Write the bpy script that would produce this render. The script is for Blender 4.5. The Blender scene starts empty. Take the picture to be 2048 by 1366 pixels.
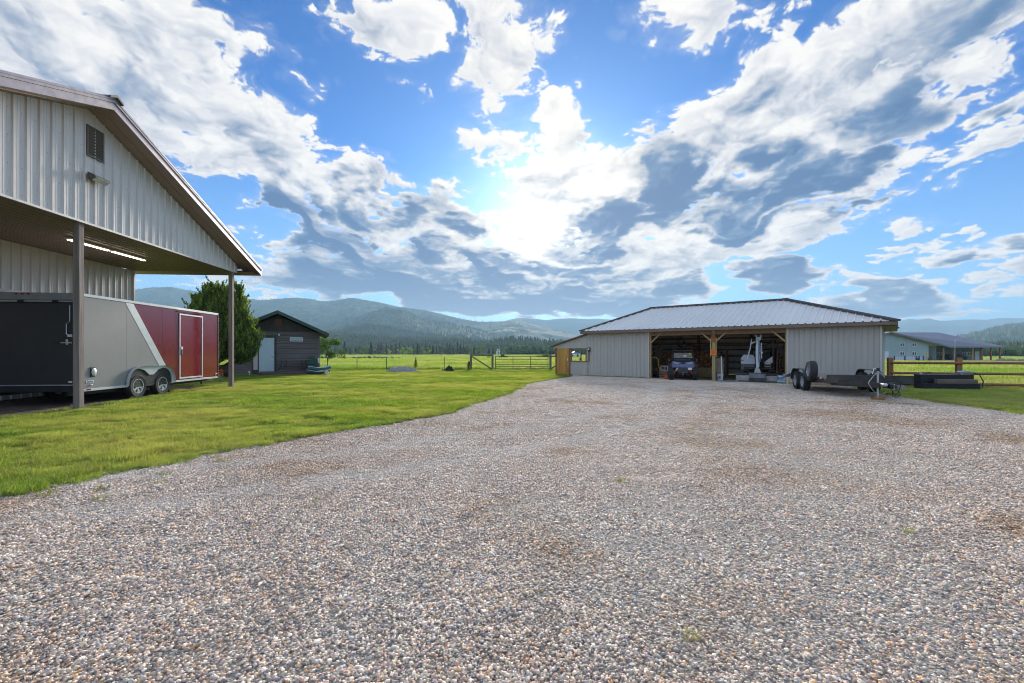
import bpy, bmesh, math, random
import numpy as np
from mathutils import Vector, Matrix
from math import radians as R, sin, cos, tan, atan, atan2, pi, sqrt
random.seed(7); RNG = np.random.default_rng(11)
scene = bpy.context.scene
col = scene.collection
F, HOR, CX, EYE = 910.0, 703.0, 1024.0, 1.5       # focal length (2048-wide frame), horizon row, centre column, eye height in metres

# ------------------------------------------------------------------ camera
cam = bpy.data.cameras.new('camera'); camo = bpy.data.objects.new('camera', cam); col.objects.link(camo)
camo.location = (0, 0, EYE); camo.rotation_euler = (R(90), 0, 0)
cam.sensor_width = 36; cam.lens = 16; cam.shift_y = 20/2048; cam.clip_start = .1; cam.clip_end = 30000
scene.camera = camo
SUN_AZ, SUN_EL = R(4.5), R(15.5)

# ------------------------------------------------------------------ sun, exposure
sun = bpy.data.lights.new('sun', 'SUN'); sun.energy = 4.2; sun.angle = R(12); sun.color = (1, .93, .82)
suno = bpy.data.objects.new('sun', sun); col.objects.link(suno)
sd = Vector((sin(SUN_AZ)*cos(SUN_EL), cos(SUN_AZ)*cos(SUN_EL), sin(SUN_EL)))
suno.rotation_euler = sd.to_track_quat('Z', 'Y').to_euler()
scene.view_settings.view_transform = 'Standard'; scene.view_settings.look = 'None'
scene.view_settings.gamma = 1; scene.view_settings.exposure = 0.66; scene.view_settings.use_curve_mapping = False
scene.render.engine = 'CYCLES'
cy = scene.cycles
cy.use_denoising = True; cy.filter_width = 1.0; cy.max_bounces = 6; cy.diffuse_bounces = 4; cy.glossy_bounces = 3; cy.transmission_bounces = 4
cy.transparent_max_bounces = 8; cy.volume_bounces = 0; cy.caustics_reflective = False; cy.caustics_refractive = False
cy.sample_clamp_indirect = 4

# ------------------------------------------------------------------ node helper
class NT:
    def __init__(s, tree): s.t = tree; s.n = tree.nodes; s.l = tree.links; s.n.clear()
    def new(s, kind, **kw):
        n = s.n.new(kind)
        for k, v in kw.items(): setattr(n, k, v)
        return n
    def put(s, sock, v):
        if isinstance(v, bpy.types.NodeSocket): s.l.new(v, sock)
        elif v is not None: sock.default_value = v
    def math(s, op, a, b=None, c=None, clamp=False):
        n = s.new('ShaderNodeMath', operation=op, use_clamp=clamp)
        s.put(n.inputs[0], a); s.put(n.inputs[1], b); s.put(n.inputs[2], c); return n.outputs[0]
    def vmath(s, op, a, b=None, scale=None):
        n = s.new('ShaderNodeVectorMath', operation=op)
        s.put(n.inputs[0], a); s.put(n.inputs[1], b)
        if scale is not None: s.put(n.inputs['Scale'], scale)
        return n.outputs['Value'] if op in ('LENGTH', 'DOT_PRODUCT', 'DISTANCE') else n.outputs[0]
    def rng(s, v, a, b, c=0., d=1., smooth=True):
        n = s.new('ShaderNodeMapRange', interpolation_type='SMOOTHSTEP' if smooth else 'LINEAR')
        s.put(n.inputs[0], v)
        for i, x in enumerate((a, b, c, d)): s.put(n.inputs[i+1], x)
        return n.outputs[0]
    def mix(s, f, a, b, blend='MIX', clamp=False):
        n = s.new('ShaderNodeMix', data_type='RGBA', blend_type=blend, clamp_result=clamp)
        s.put(n.inputs[0], f); s.put(n.inputs[6], a); s.put(n.inputs[7], b); return n.outputs[2]
    def noise(s, vec, scale, detail=4, rough=.55, dist=0, lac=2., out=0):
        n = s.new('ShaderNodeTexNoise'); s.put(n.inputs['Vector'], vec); s.put(n.inputs['Scale'], scale)
        s.put(n.inputs['Detail'], detail); s.put(n.inputs['Roughness'], rough); s.put(n.inputs['Distortion'], dist)
        s.put(n.inputs['Lacunarity'], lac)
        return n.outputs[out]
    def comb(s, x=0, y=0, z=0):
        n = s.new('ShaderNodeCombineXYZ'); s.put(n.inputs[0], x); s.put(n.inputs[1], y); s.put(n.inputs[2], z); return n.outputs[0]
    def sep(s, v):
        n = s.new('ShaderNodeSeparateXYZ'); s.put(n.inputs[0], v); return n.outputs
    def ramp(s, f, stops, mode='LINEAR'):
        n = s.new('ShaderNodeValToRGB'); s.put(n.inputs[0], f); cr = n.color_ramp; cr.interpolation = mode
        while len(cr.elements) < len(stops): cr.elements.new(.5)
        for e, (p, c) in zip(cr.elements, stops): e.position = p; e.color = (*c, 1)
        return n.outputs[0]
def c4(c): return (*c, 1)

# ------------------------------------------------------------------ world: Nishita sky with a procedural cloud deck
def ang(px, py):
    a = atan((px-CX)/F); return a, atan((HOR-py)/F*cos(a))
# ------------------------------------------------------------------ world: Nishita sky behind a computed cloud deck (numpy noise, no files)
# (pixel column, pixel row, radius, radius, tilt, weight) of the cloud masses, turned into directions
CLOUDS = [(200,110,400,175,-20,.95), (440,270,150,110,-30,1.0), (540,150,60,40,0,.7), (560,340,60,30,-20,.7), (300,40,200,50,0,.7), (30,60,200,140,0,.9), (500,60,110,45,-20,.62), (400,40,120,50,0,.6), (740,50,115,75,-5,.95), (985,95,100,125,-10,1.0), (640,20,60,30,0,.45),
  (1330,50,160,85,12,1.0), (1770,110,330,150,28,1.2), (1960,60,160,90,30,1.0), (1480,235,150,100,25,1.05), (1600,290,200,70,10,.8), (1930,215,140,42,25,.9),
  (960,290,110,55,10,.72), (1100,250,50,45,0,.85), (1110,320,150,80,10,.95), (1110,420,180,80,0,1.1), (1290,370,130,120,0,1.2), (1230,455,190,50,5,1.1), (1470,385,170,75,20,1.1),
  (1650,345,150,42,14,1.0), (1640,430,280,42,12,.95), (1930,395,120,16,25,.62), (1880,300,60,42,25,.55), (1990,290,120,50,28,.85), (720,400,160,70,-25,1.1), (570,400,90,60,-20,1.1), (640,470,170,60,-25,1.1),
  (860,440,110,65,-20,1.1), (830,500,240,36,-3,.95), (880,560,340,52,-2,1.2), (1060,600,280,40,-2,1.15), (760,540,180,50,-8,1.1), (620,510,90,40,-25,1.0), (680,560,110,35,0,.8), (1150,500,230,46,0,1.1), (1340,530,160,45,0,.8),
  (1560,535,125,34,5,1.1), (1350,588,75,26,0,1.0), (1500,490,110,10,5,.6), (1730,600,165,36,-4,1.05), (1670,565,38,24,0,.9), (1965,505,130,34,5,.98), (2000,558,80,17,5,.85),
  (1880,632,150,9,0,.8), (560,610,90,12,0,.6), (640,592,60,18,0,.7), (852,375,26,16,0,.62), (745,188,50,20,0,.5), (630,165,12,35,0,.5), (484,490,14,9,0,.55), (1545,60,40,24,0,.55), (1300,230,60,14,20,.42),
  (1250,560,170,32,0,.9), (450,570,90,7,0,.42), (1810,488,50,9,0,.6), (1270,240,50,14,30,.4), (1000,210,60,22,0,.6), (1120,280,60,50,0,.8)]
GAPS = [(500,385,80,26,-30,-.8), (640,320,50,40,-20,-.6), (180,60,50,10,-20,-.3), (350,130,40,12,-25,-.25), (330,240,60,14,-30,-.3), (1700,240,60,14,20,-.3), (1830,260,60,14,25,-.35), (720,270,130,85,-20,-1.0), (640,110,35,60,-20,-.4), (1240,170,110,85,10,-.9), (893,170,26,90,0,-.5), (1140,110,50,100,0,-.6), (1620,262,90,18,12,-.25), (1745,300,120,22,-5,-.6), (1740,378,130,16,16,-.6),
  (1980,160,60,20,28,-.3), (1985,330,90,14,25,-.6), (910,385,30,50,0,-.5), (470,450,50,80,0,-.9), (1690,487,190,18,3,-.8), (2000,462,90,14,0,-.5), (1605,60,30,70,-20,-.6), (880,60,26,50,0,-.4),
  (1470,575,40,30,0,-.5), (1850,545,110,20,0,-.4), (600,240,40,60,0,-.3), (1245,340,20,15,0,-.2), (1000,190,60,14,0,-.2), (560,120,40,20,0,-.3), (100,30,40,18,0,-.25), (1180,340,16,40,20,-.2), (1830,430,80,14,15,-.2)]
DARKS = [(600,420,100,60,-28,1.0), (720,400,60,26,-20,.45), (830,430,100,34,-25,.75), (690,490,170,36,-10,.95), (880,570,360,52,-2,1.05), (1060,605,290,42,-2,1.0), (640,500,130,46,-25,.95), (1320,360,90,90,0,1.0), (1240,450,170,34,5,.75), (1480,385,110,36,20,.75),
  (1640,345,130,28,14,.7), (1560,537,110,26,5,.8), (1350,588,60,20,0,.85), (1730,606,150,26,-4,.85), (1800,170,200,60,35,.26), (1500,440,160,18,8,.6), (1660,425,120,16,8,.55), (1930,230,80,26,20,.5), (1960,505,90,18,0,.4),
  (480,300,80,26,-30,.12), (150,150,200,60,-20,.06), (1550,230,60,30,20,.15), (1130,530,90,16,0,.35)]
def ang(px, py):
    a = atan((px-CX)/F); return a, atan((HOR-py)/F*cos(a))
def spectral(n, beta, seed, lo=1):
    r = np.random.default_rng(seed)
    f = np.fft.fftfreq(n)*n; fr = np.fft.rfftfreq(n)*n
    k = np.sqrt(f[:, None]**2+fr[None]**2); k[0, 0] = 1
    s = (r.standard_normal(k.shape)+1j*r.standard_normal(k.shape))*k**(-beta)*(k >= lo)
    a = np.fft.irfft2(s, (n, n)); return (a/a.std()).astype(np.float32)
def sample(tex, u, v):
    n = tex.shape[0]; u = u*n; v = v*n
    i = np.floor(u); j = np.floor(v); fu = (u-i).astype(np.float32); fv = (v-j).astype(np.float32)
    i = i.astype(np.int64) % n; j = j.astype(np.int64) % n; i2 = (i+1) % n; j2 = (j+1) % n
    return (tex[j, i]*(1-fu)+tex[j, i2]*fu)*(1-fv)+(tex[j2, i]*(1-fu)+tex[j2, i2]*fu)*fv
def sstep(a, b, x):
    t = np.clip((x-a)/(b-a), 0, 1); return t*t*(3-2*t)
def cloud_map(W):
    Hh = W//4
    az = ((np.arange(W)+.5)/W*2-1)*pi; el = (np.arange(Hh)+.5)/Hh*(pi/2)
    az, el = np.meshgrid(az.astype(np.float32), el.astype(np.float32))
    x = np.sin(az)*np.cos(el); y = np.cos(az)*np.cos(el); z = np.sin(el)
    den = z+.23; ff = sstep(.0, .30, z)
    u = x/den; v = y/den
    T = spectral(1024, 1.75, 5); T2 = spectral(1024, 1.9, 8, 6); T3 = spectral(1024, 1.75, 9, 12)
    # light domain warp, then rounded billows (|noise|) on top of a broad noise: heaped, creased cloud
    wu = sample(T, u*.13+.3, v*.13+.1)*.045+sample(T2, u*.3, v*.3)*.016; wv = sample(T, u*.13+.7, v*.13+.5)*.045+sample(T2, u*.3+.4, v*.3+.3)*.016
    U = u+wu; V = v+wv
    big = sample(T, U*.12, V*.12)
    mid = sample(T2, U*.21+.2, V*.21)
    fine = sample(T3, U*.40+.1, V*.40+.6)
    fin2 = sample(T3, U*1.1+.3, V*1.1+.2)
    b1 = np.abs(sample(T2, U*.16+.6, V*.16+.15))-.75
    b2 = np.abs(sample(T2, U*.37+.5, V*.37+.25))-.75
    b3 = np.abs(sample(T3, U*.62+.15, V*.62+.35))-.75
    n = big*.09+mid*.08+fine*.075*(.4+.6*ff)+fin2*.045*ff+b1*.10+b2*.10+b3*.06*(.4+.6*ff)+.02
    aw = az+(sample(T2, u*.17+.9, v*.17+.4))*.030*np.minimum(1, den*2)+(big*.02)
    ew = el+(sample(T2, u*.17+.1, v*.17+.8))*.022*np.minimum(1, den*2)
    def field(blobs, fall=1.85):
        acc = np.zeros_like(az)
        for (px, py, rx, ry, rot, amp) in blobs:
            a, e = ang(px, py); ca = cos(a)
            sx = rx/F*ca*ca; sy = ry/F*ca*cos(e)**2
            cr, sr = cos(R(rot)), sin(R(rot))
            da, de = aw-a, ew-e
            l = np.sqrt(((da*cr+de*sr)/sx)**2+((-da*sr+de*cr)/sy)**2)
            w = amp*(1-sstep(.15, 1.5 if amp < 0 else fall, l))
            acc = np.minimum(acc, w) if amp < 0 else np.maximum(acc, w)
        return acc
    cover = field(CLOUDS); dark = field(DARKS, 1.35); gaps = field(GAPS)
    front = (1-sstep(.88, 1.1, np.abs(az)))*(1-sstep(.74, .95, el))
    other = sstep(-1.2, .2, sample(T, u*.06+.55, v*.06+.2))*1.0
    cover = cover*front+other*(1-front); dark = dark*front+.25*(1-front)
    gaps = gaps*front
    n *= .75+.25*ff
    dn = cover*1.22+gaps*.9-.43+n*1.55
    alpha = sstep(-.05, .17, dn)
    # thin veil round the clouds
    veil = sstep(-.45, .1, cover+gaps*.6-.50+n*.9)*.16
    thick = np.clip(dn, 0, None)
    soft = np.clip(cover*1.22+gaps*.9-.43+(big*.09+mid*.08+b1*.10)*1.5, 0, None)
    def blur(A, r):
        for ax in (0, 1):
            c = np.cumsum(np.concatenate([np.repeat(A.take([0], ax), r+1, ax), A, np.repeat(A.take([-1], ax), r, ax)], ax), ax, dtype=np.float64)
            A = ((c.take(range(2*r+1, c.shape[ax]), ax)-c.take(range(0, c.shape[ax]-2*r-1), ax))/(2*r+1)).astype(np.float32)
        return A
    sa, se = SUN_AZ, SUN_EL
    dist = np.sqrt((az-sa)**2+(el-se)**2)+.05
    ga, ge = (sa-az)/dist, (se-el)/dist
    hgt = np.minimum(thick, .9)
    lit = np.zeros_like(dn)
    for r_, wgt in ((1, .30), (4, .55), (12, .8)):
        hb = blur(hgt, r_*W//4096 or 1); gy, gx = np.gradient(hb)
        # the side of each heap that looks to the sun, and its upper side, are lit
        lit -= wgt*(gx*(ga*.6)+gy*(ge*.6+.75))*W/4096*(7+6*r_)
    lit = np.clip(lit, -.55, .55)
    bth = blur(thick, 5*W//4096 or 1)
    body = .25*thick+.35*bth+.4*np.minimum(soft, thick*1.6)
    od = body*(.40+4.6*dark)
    g = 1-np.exp(-1.15*od)
    g = g-lit*sstep(.02, .3, thick)*(.20+.46*dark)-(fine*.07+b2*.12+b3*.05+mid*.03)*sstep(.1, .5, thick)
    g = np.clip(g, 0, 1)
    stops = np.array([0, .22, .45, .68, 1.]); cols = np.array([(1.04, 1.02, .985), (.80, .81, .85), (.46, .52, .63), (.185, .30, .49), (.09, .19, .39)])
    rgb = np.stack([np.interp(g, stops, cols[:, c]) for c in range(3)], -1).astype(np.float32)
    sunv = np.clip(x*sd.x+y*sd.y+z*sd.z, 0, 1)
    glow = sunv**170
    rgb *= (1+.9*glow*(1-.8*np.clip(g*1.6, 0, 1)))[..., None]
    rgb += (sunv**12*.10)[..., None]*np.array((1, .88, .66), np.float32); wv_ = (sunv**24*.36*(1-sstep(.35, .75, g)))[..., None]; rgb = rgb*(1-wv_)+wv_*np.array((1.15, 1.06, .88), np.float32)
    # far clouds low down pick up the warm air
    back = sstep(1.0, 1.9, np.abs(az)); up_ = sstep(.8, 1.1, el)*(1-back)
    rgb *= (1+1.35*back+.8*up_)[..., None]; rgb *= 1-(back*.8+up_*.4)[..., None]*np.array((0., .09, .22), np.float32)     # unseen clouds behind and overhead boosted and warmed as fill for the facades
    low = (1-sstep(.0, .22, el))[..., None]; rgb = rgb*(1-.18*low)+low*.18*np.array((.95, .9, .74), np.float32)
    a = np.clip(alpha+veil*(1-alpha), 0, 1)
    return rgb, a, glow.astype(np.float32), sunv

#BLENDER
def make_world():
    w = bpy.data.worlds.new('World'); scene.world = w; w.use_nodes = True
    W = 4096
    rgb, a, glow, sunv = cloud_map(W)
    im = bpy.data.images.new('cloud_deck', W, W//4, alpha=True, float_buffer=True)
    im.colorspace_settings.name = 'Non-Color'; im.alpha_mode = 'CHANNEL_PACKED'
    im.pixels.foreach_set(np.concatenate([rgb, a[..., None]], -1).astype(np.float32).ravel()); im.update(); im.pack()
    N = NT(w.node_tree)
    d = N.new('ShaderNodeTexCoord').outputs['Generated']
    x, y, z = N.sep(d)
    sky = N.new('ShaderNodeTexSky', sky_type='NISHITA', sun_disc=False, sun_elevation=SUN_EL, sun_rotation=SUN_AZ)
    sky.altitude = 900; sky.air_density = 1.0; sky.dust_density = .7; sky.ozone_density = 3.0
    az = N.math('ARCTAN2', x, y); el = N.math('ARCSINE', z)
    uv = N.comb(N.math('MULTIPLY_ADD', az, 1/(2*pi), .5), N.math('MULTIPLY', N.math('MAXIMUM', el, .0003), 2/pi), 0)
    tx = N.new('ShaderNodeTexImage', interpolation='Linear', extension='EXTEND'); tx.image = im; N.put(tx.inputs[0], uv)
    blue = N.mix(1, sky.outputs[0], (*SKY_TINT, 1), 'MULTIPLY')
    blue = N.mix(N.rng(el, .0, .38, SKY_PALEMIX, 0, False), blue, (*SKY_PALE, 1))
    sunv = N.math('MAXIMUM', N.vmath('DOT_PRODUCT', d, tuple(sd)), 0)
    blue = N.vmath('ADD', blue, N.vmath('SCALE', (1., .97, .90), scale=N.math('MULTIPLY', N.math('POWER', sunv, 120), 5.5)))
    blue = N.vmath('ADD', blue, N.vmath('SCALE', (1., .93, .78), scale=N.math('MULTIPLY', N.math('POWER', sunv, 16), 1.1)))
    skyc = N.mix(tx.outputs[1], blue, N.vmath('SCALE', tx.outputs[0], scale=CLOUD_GAIN))
    skyc = N.mix(N.rng(z, -.03, -.005), (1.9, 2.1, 1.5, 1), skyc)
    bg = N.new('ShaderNodeBackground'); N.put(bg.inputs[0], skyc); bg.inputs[1].default_value = .1
    out = N.new('ShaderNodeOutputWorld'); N.l.new(bg.outputs[0], out.inputs[0])
CLOUD_GAIN = 6.2; SKY_TINT = (.25, .62, 1.03); SKY_PALE = (3.2, 5.1, 6.6); SKY_PALEMIX = .7
make_world()
# ------------------------------------------------------------------ placing helpers (pixel of the 2048-wide frame -> metres)
def G(px, py):
    d = EYE*F/(py-HOR); return Vector(((px-CX)/F*d, d, 0))
def PD(px, py, d): return Vector(((px-CX)*d/F, d, EYE+(HOR-py)*d/F))

# ------------------------------------------------------------------ materials (procedural)
MATS = {}
def mat(name, color, rough=.6, metal=0., var=.12, vscale=3., stretch=(1, 1, 1), bump=.0, bscale=40., coat=0., coat_ior=1.5, bdetail=4, dirt=None, space='Object', spec=.5, detail=5, isl=0., trans=0.):
    if name in MATS: return MATS[name]
    m = bpy.data.materials.new(name); m.use_nodes = True; N = NT(m.node_tree)
    p = N.new('ShaderNodeBsdfPrincipled'); out = N.new('ShaderNodeOutputMaterial')
    co = N.new('ShaderNodeNewGeometry').outputs['Position'] if space == 'World' else N.new('ShaderNodeTexCoord').outputs[space]
    v = N.vmath('MULTIPLY', co, stretch)
    n = N.noise(v, vscale, detail, .6)
    f = N.rng(n, .3, .7, 1-var, 1+var, False)
    c = N.vmath('SCALE', tuple(color), scale=f)
    if isl:
        g = N.new('ShaderNodeNewGeometry'); oi = N.new('ShaderNodeObjectInfo')
        r = N.math('FRACT', N.math('ADD', g.outputs['Random Per Island'], oi.outputs['Random']))
        c = N.vmath('SCALE', c, scale=N.rng(r, 0, 1, 1-isl, 1+isl, False))
    if dirt:
        dcol, amt = dirt
        z = N.sep(N.new('ShaderNodeTexCoord').outputs['Object'])[2]
        dn = N.noise(co, 2.2, 6, .65)
        c = N.mix(N.math('MULTIPLY', N.rng(dn, .48, .75), amt), c, c4(dcol))
    N.put(p.inputs['Base Color'], c)
    N.put(p.inputs['Roughness'], N.rng(N.noise(co, 7, 3), .3, .7, max(.02, rough-.06), min(1, rough+.06), False))
    p.inputs['Metallic'].default_value = metal; p.inputs['Specular IOR Level'].default_value = spec
    p.inputs['Coat Weight'].default_value = coat; p.inputs['Coat Roughness'].default_value = .13; p.inputs['Coat IOR'].default_value = coat_ior
    if bump:
        b = N.new('ShaderNodeBump'); b.inputs['Strength'].default_value = bump; b.inputs['Distance'].default_value = .01
        N.put(b.inputs['Height'], N.noise(v, bscale, bdetail, .6)); N.l.new(b.outputs[0], p.inputs['Normal'])
    surf = p.outputs[0]
    if trans:
        tr = N.new('ShaderNodeBsdfTranslucent'); N.put(tr.inputs[0], N.vmath('MULTIPLY', c, (1.5, 1.45, .7)))
        ms = N.new('ShaderNodeMixShader'); ms.inputs[0].default_value = trans
        N.l.new(surf, ms.inputs[1]); N.l.new(tr.outputs[0], ms.inputs[2]); surf = ms.outputs[0]
    N.l.new(surf, out.inputs[0])
    MATS[name] = m; return m
def emat(name, color, strength):
    m = bpy.data.materials.new(name); m.use_nodes = True; N = NT(m.node_tree)
    e = N.new('ShaderNodeEmission'); e.inputs[0].default_value = c4(color); e.inputs[1].default_value = strength
    o = N.new('ShaderNodeOutputMaterial'); N.l.new(e.outputs[0], o.inputs[0]); return m

# ------------------------------------------------------------------ mesh builder
class MB:
    def __init__(s): s.v = []; s.f = []; s.mi = []; s.cur = 0
    def add(s, vs, fs):
        o = len(s.v); s.v += [tuple(v) for v in vs]; s.f += [tuple(i+o for i in f) for f in fs]; s.mi += [s.cur]*len(fs); return s
    def box(s, c, size, rot=None, bev=0.):
        hx, hy, hz = size[0]/2, size[1]/2, size[2]/2
        M = rot.to_matrix() if hasattr(rot, 'to_matrix') else (Matrix.Rotation(rot, 3, 'Z') if isinstance(rot, (int, float)) else (rot or Matrix.Identity(3)))
        c = Vector(c)
        b = min(bev, hx*.9, hy*.9, hz*.9)
        if b <= 0:
            vs = [c+M@Vector((sx*hx, sy*hy, sz*hz)) for sz in (-1, 1) for sy in (-1, 1) for sx in (-1, 1)]
            return s.add(vs, [(0, 2, 3, 1), (4, 5, 7, 6), (0, 1, 5, 4), (2, 6, 7, 3), (0, 4, 6, 2), (1, 3, 7, 5)])
        vs = []; idx = {}
        for sx in (-1, 1):
            for sy in (-1, 1):
                for sz in (-1, 1):
                    for k in range(3):
                        q = [sx*(hx-b), sy*(hy-b), sz*(hz-b)]; q[k] += (sx, sy, sz)[k]*b
                        idx[(sx, sy, sz, k)] = len(vs); vs.append(c+M@Vector(q))
        fs = []
        for k in range(3):
            a1, a2 = (k+1) % 3, (k+2) % 3
            for sg in (-1, 1):
                q = []
                for (p1, p2) in ((-1, -1), (1, -1), (1, 1), (-1, 1)):
                    t = [0, 0, 0]; t[k] = sg; t[a1] = p1; t[a2] = p2; q.append(idx[(*t, k)])
                fs.append(q if sg > 0 else q[::-1])
        for k in range(3):       # edge chamfers: edges parallel to axis k
            a1, a2 = (k+1) % 3, (k+2) % 3
            for p1 in (-1, 1):
                for p2 in (-1, 1):
                    def id_(sg, ax):
                        t = [0, 0, 0]; t[k] = sg; t[a1] = p1; t[a2] = p2; return idx[(*t, ax)]
                    fs.append((id_(-1, a1), id_(1, a1), id_(1, a2), id_(-1, a2)))
        for sx in (-1, 1):
            for sy in (-1, 1):
                for sz in (-1, 1): fs.append(tuple(idx[(sx, sy, sz, k)] for k in range(3)))
        return s.add(vs, fs)
    def beam(s, p0, p1, w, h, up=(0, 0, 1), bev=0.):
        p0, p1 = Vector(p0), Vector(p1); d = (p1-p0); L = d.length; d.normalize(); up = Vector(up)
        sd_ = up.cross(d)
        if sd_.length < 1e-4: sd_ = Vector((1, 0, 0))
        sd_.normalize(); u2 = d.cross(sd_)
        M = Matrix((d, sd_, u2)).transposed()
        return s.box((p0+p1)/2, (L, w, h), M, bev)
    def tube(s, pts, r, n=8, cap=True):
        pts = [Vector(p) for p in pts]; rs = r if isinstance(r, (list, tuple)) else [r]*len(pts)
        rings = []; ref = None
        for i, p in enumerate(pts):
            t = (pts[min(i+1, len(pts)-1)]-pts[max(i-1, 0)]).normalized()
            if ref is None:
                ref = Vector((0, 0, 1)) if abs(t.z) < .9 else Vector((1, 0, 0))
            a = ref-t*ref.dot(t); a.normalize(); ref = a; b = t.cross(a)
            rings.append([p+(a*cos(2*pi*k/n)+b*sin(2*pi*k/n))*rs[i] for k in range(n)])
        vs = [v for r_ in rings for v in r_]; fs = []
        for i in range(len(pts)-1):
            for k in range(n):
                a, b = i*n+k, i*n+(k+1) % n; fs.append((a, b, b+n, a+n))
        if cap: fs += [tuple(range(n))[::-1], tuple(range((len(pts)-1)*n, len(pts)*n))]
        return s.add(vs, fs)
    def lathe(s, prof, c=(0, 0, 0), axis=(0, 0, 1), n=16, close=False):
        ax = Vector(axis).normalized(); a = Vector((1, 0, 0)) if abs(ax.x) < .9 else Vector((0, 0, 1))
        a = (a-ax*a.dot(ax)).normalized(); b = ax.cross(a); c = Vector(c)
        vs = [c+ax*z+(a*cos(2*pi*k/n)+b*sin(2*pi*k/n))*r for (r, z) in prof for k in range(n)]; fs = []
        m = len(prof)
        for i in range(m if close else m-1):
            for k in range(n):
                p, q = i*n+k, i*n+(k+1) % n; j = ((i+1) % m-i)*n; fs.append((p, q, q+j, p+j))
        if not close: fs += [tuple(range(n))[::-1], tuple(range((m-1)*n, m*n))]
        return s.add(vs, fs)
    def prism(s, poly, ext):      # poly: list of 3D points (planar), ext: extrusion vector
        n = len(poly); e = Vector(ext); vs = [Vector(p) for p in poly]+[Vector(p)+e for p in poly]
        return s.add(vs, [tuple(range(n))[::-1], tuple(range(n, 2*n))]+[(i, (i+1) % n, (i+1) % n+n, i+n) for i in range(n)])
    def ball(s, c, r, n=8, m=6):
        rr = r if hasattr(r, '__len__') else (r, r, r); c = Vector(c); vs = []; fs = []
        for i in range(1, m):
            t = pi*i/m
            for k in range(n): vs.append(c+Vector((rr[0]*sin(t)*cos(2*pi*k/n), rr[1]*sin(t)*sin(2*pi*k/n), rr[2]*cos(t))))
        top = len(vs); vs.append(c+Vector((0, 0, rr[2]))); bot = len(vs); vs.append(c-Vector((0, 0, rr[2])))
        for i in range(m-2):
            for k in range(n): a, b = i*n+k, i*n+(k+1) % n; fs.append((a, a+n, b+n, b))
        for k in range(n): fs.append((top, k, (k+1) % n)); fs.append((bot, (m-2)*n+(k+1) % n, (m-2)*n+k))
        return s.add(vs, fs)
    def mesh(s, name, mats, smooth=False):
        me = bpy.data.meshes.new(name); me.from_pydata(s.v, [], s.f)
        for m_ in (mats if isinstance(mats, (list, tuple)) else [mats]): me.materials.append(m_)
        if any(s.mi): me.polygons.foreach_set('material_index', s.mi)
        if smooth: me.shade_smooth() if hasattr(me, 'shade_smooth') else None
        bm = bmesh.new(); bm.from_mesh(me); bmesh.ops.recalc_face_normals(bm, faces=bm.faces); bm.to_mesh(me); bm.free()
        if smooth:
            me.polygons.foreach_set('use_smooth', [True]*len(me.polygons))
            try: me.set_sharp_from_angle(angle=R(40))
            except Exception: pass
        me.update(); return me
    def build(s, name, mats, parent=None, smooth=False, loc=None, rot=None):
        return ob(name, s.mesh(name, mats, smooth), parent, loc, rot)
def ob(name, me, parent=None, loc=None, rot=None):
    o = bpy.data.objects.new(name, me); col.objects.link(o)
    if parent is not None: o.parent = parent
    if loc is not None: o.location = loc
    if rot is not None: o.rotation_euler = rot
    return o
def tag(o, label, cat, group=None):
    o['label'] = label; o['category'] = cat
    if group: o['group'] = group
    return o
def thing(name, label, cat, loc=(0, 0, 0), rz=0., group=None):
    o = bpy.data.objects.new(name, None); o.empty_display_size = .2; col.objects.link(o)
    o.location = loc; o.rotation_euler = (0, 0, rz); return tag(o, label, cat, group)
def struct(o): o['kind'] = 'structure'; return o
def stuff(o): o['kind'] = 'stuff'; return o
def copy_tree(o, parent=None):
    c = o.copy(); col.objects.link(c); c.parent = parent
    for ch in list(o.children): copy_tree(ch, c)
    return c
def raw_mesh(name, verts, faces, mats, smooth=False, mi=None):
    """fast mesh from numpy arrays; faces (n,3) or (n,4)"""
    me = bpy.data.meshes.new(name); nv, nf, k = len(verts), len(faces), faces.shape[1]
    me.vertices.add(nv); me.vertices.foreach_set('co', np.asarray(verts, np.float32).ravel())
    me.loops.add(nf*k); me.loops.foreach_set('vertex_index', np.asarray(faces, np.int32).ravel())
    me.polygons.add(nf); me.polygons.foreach_set('loop_start', np.arange(0, nf*k, k, dtype=np.int32))
    for m_ in (mats if isinstance(mats, (list, tuple)) else [mats]): me.materials.append(m_)
    if mi is not None: me.polygons.foreach_set('material_index', np.asarray(mi, np.int32))
    if smooth: me.polygons.foreach_set('use_smooth', np.ones(nf, bool))
    me.update(calc_edges=True); me.validate(); return me

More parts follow.
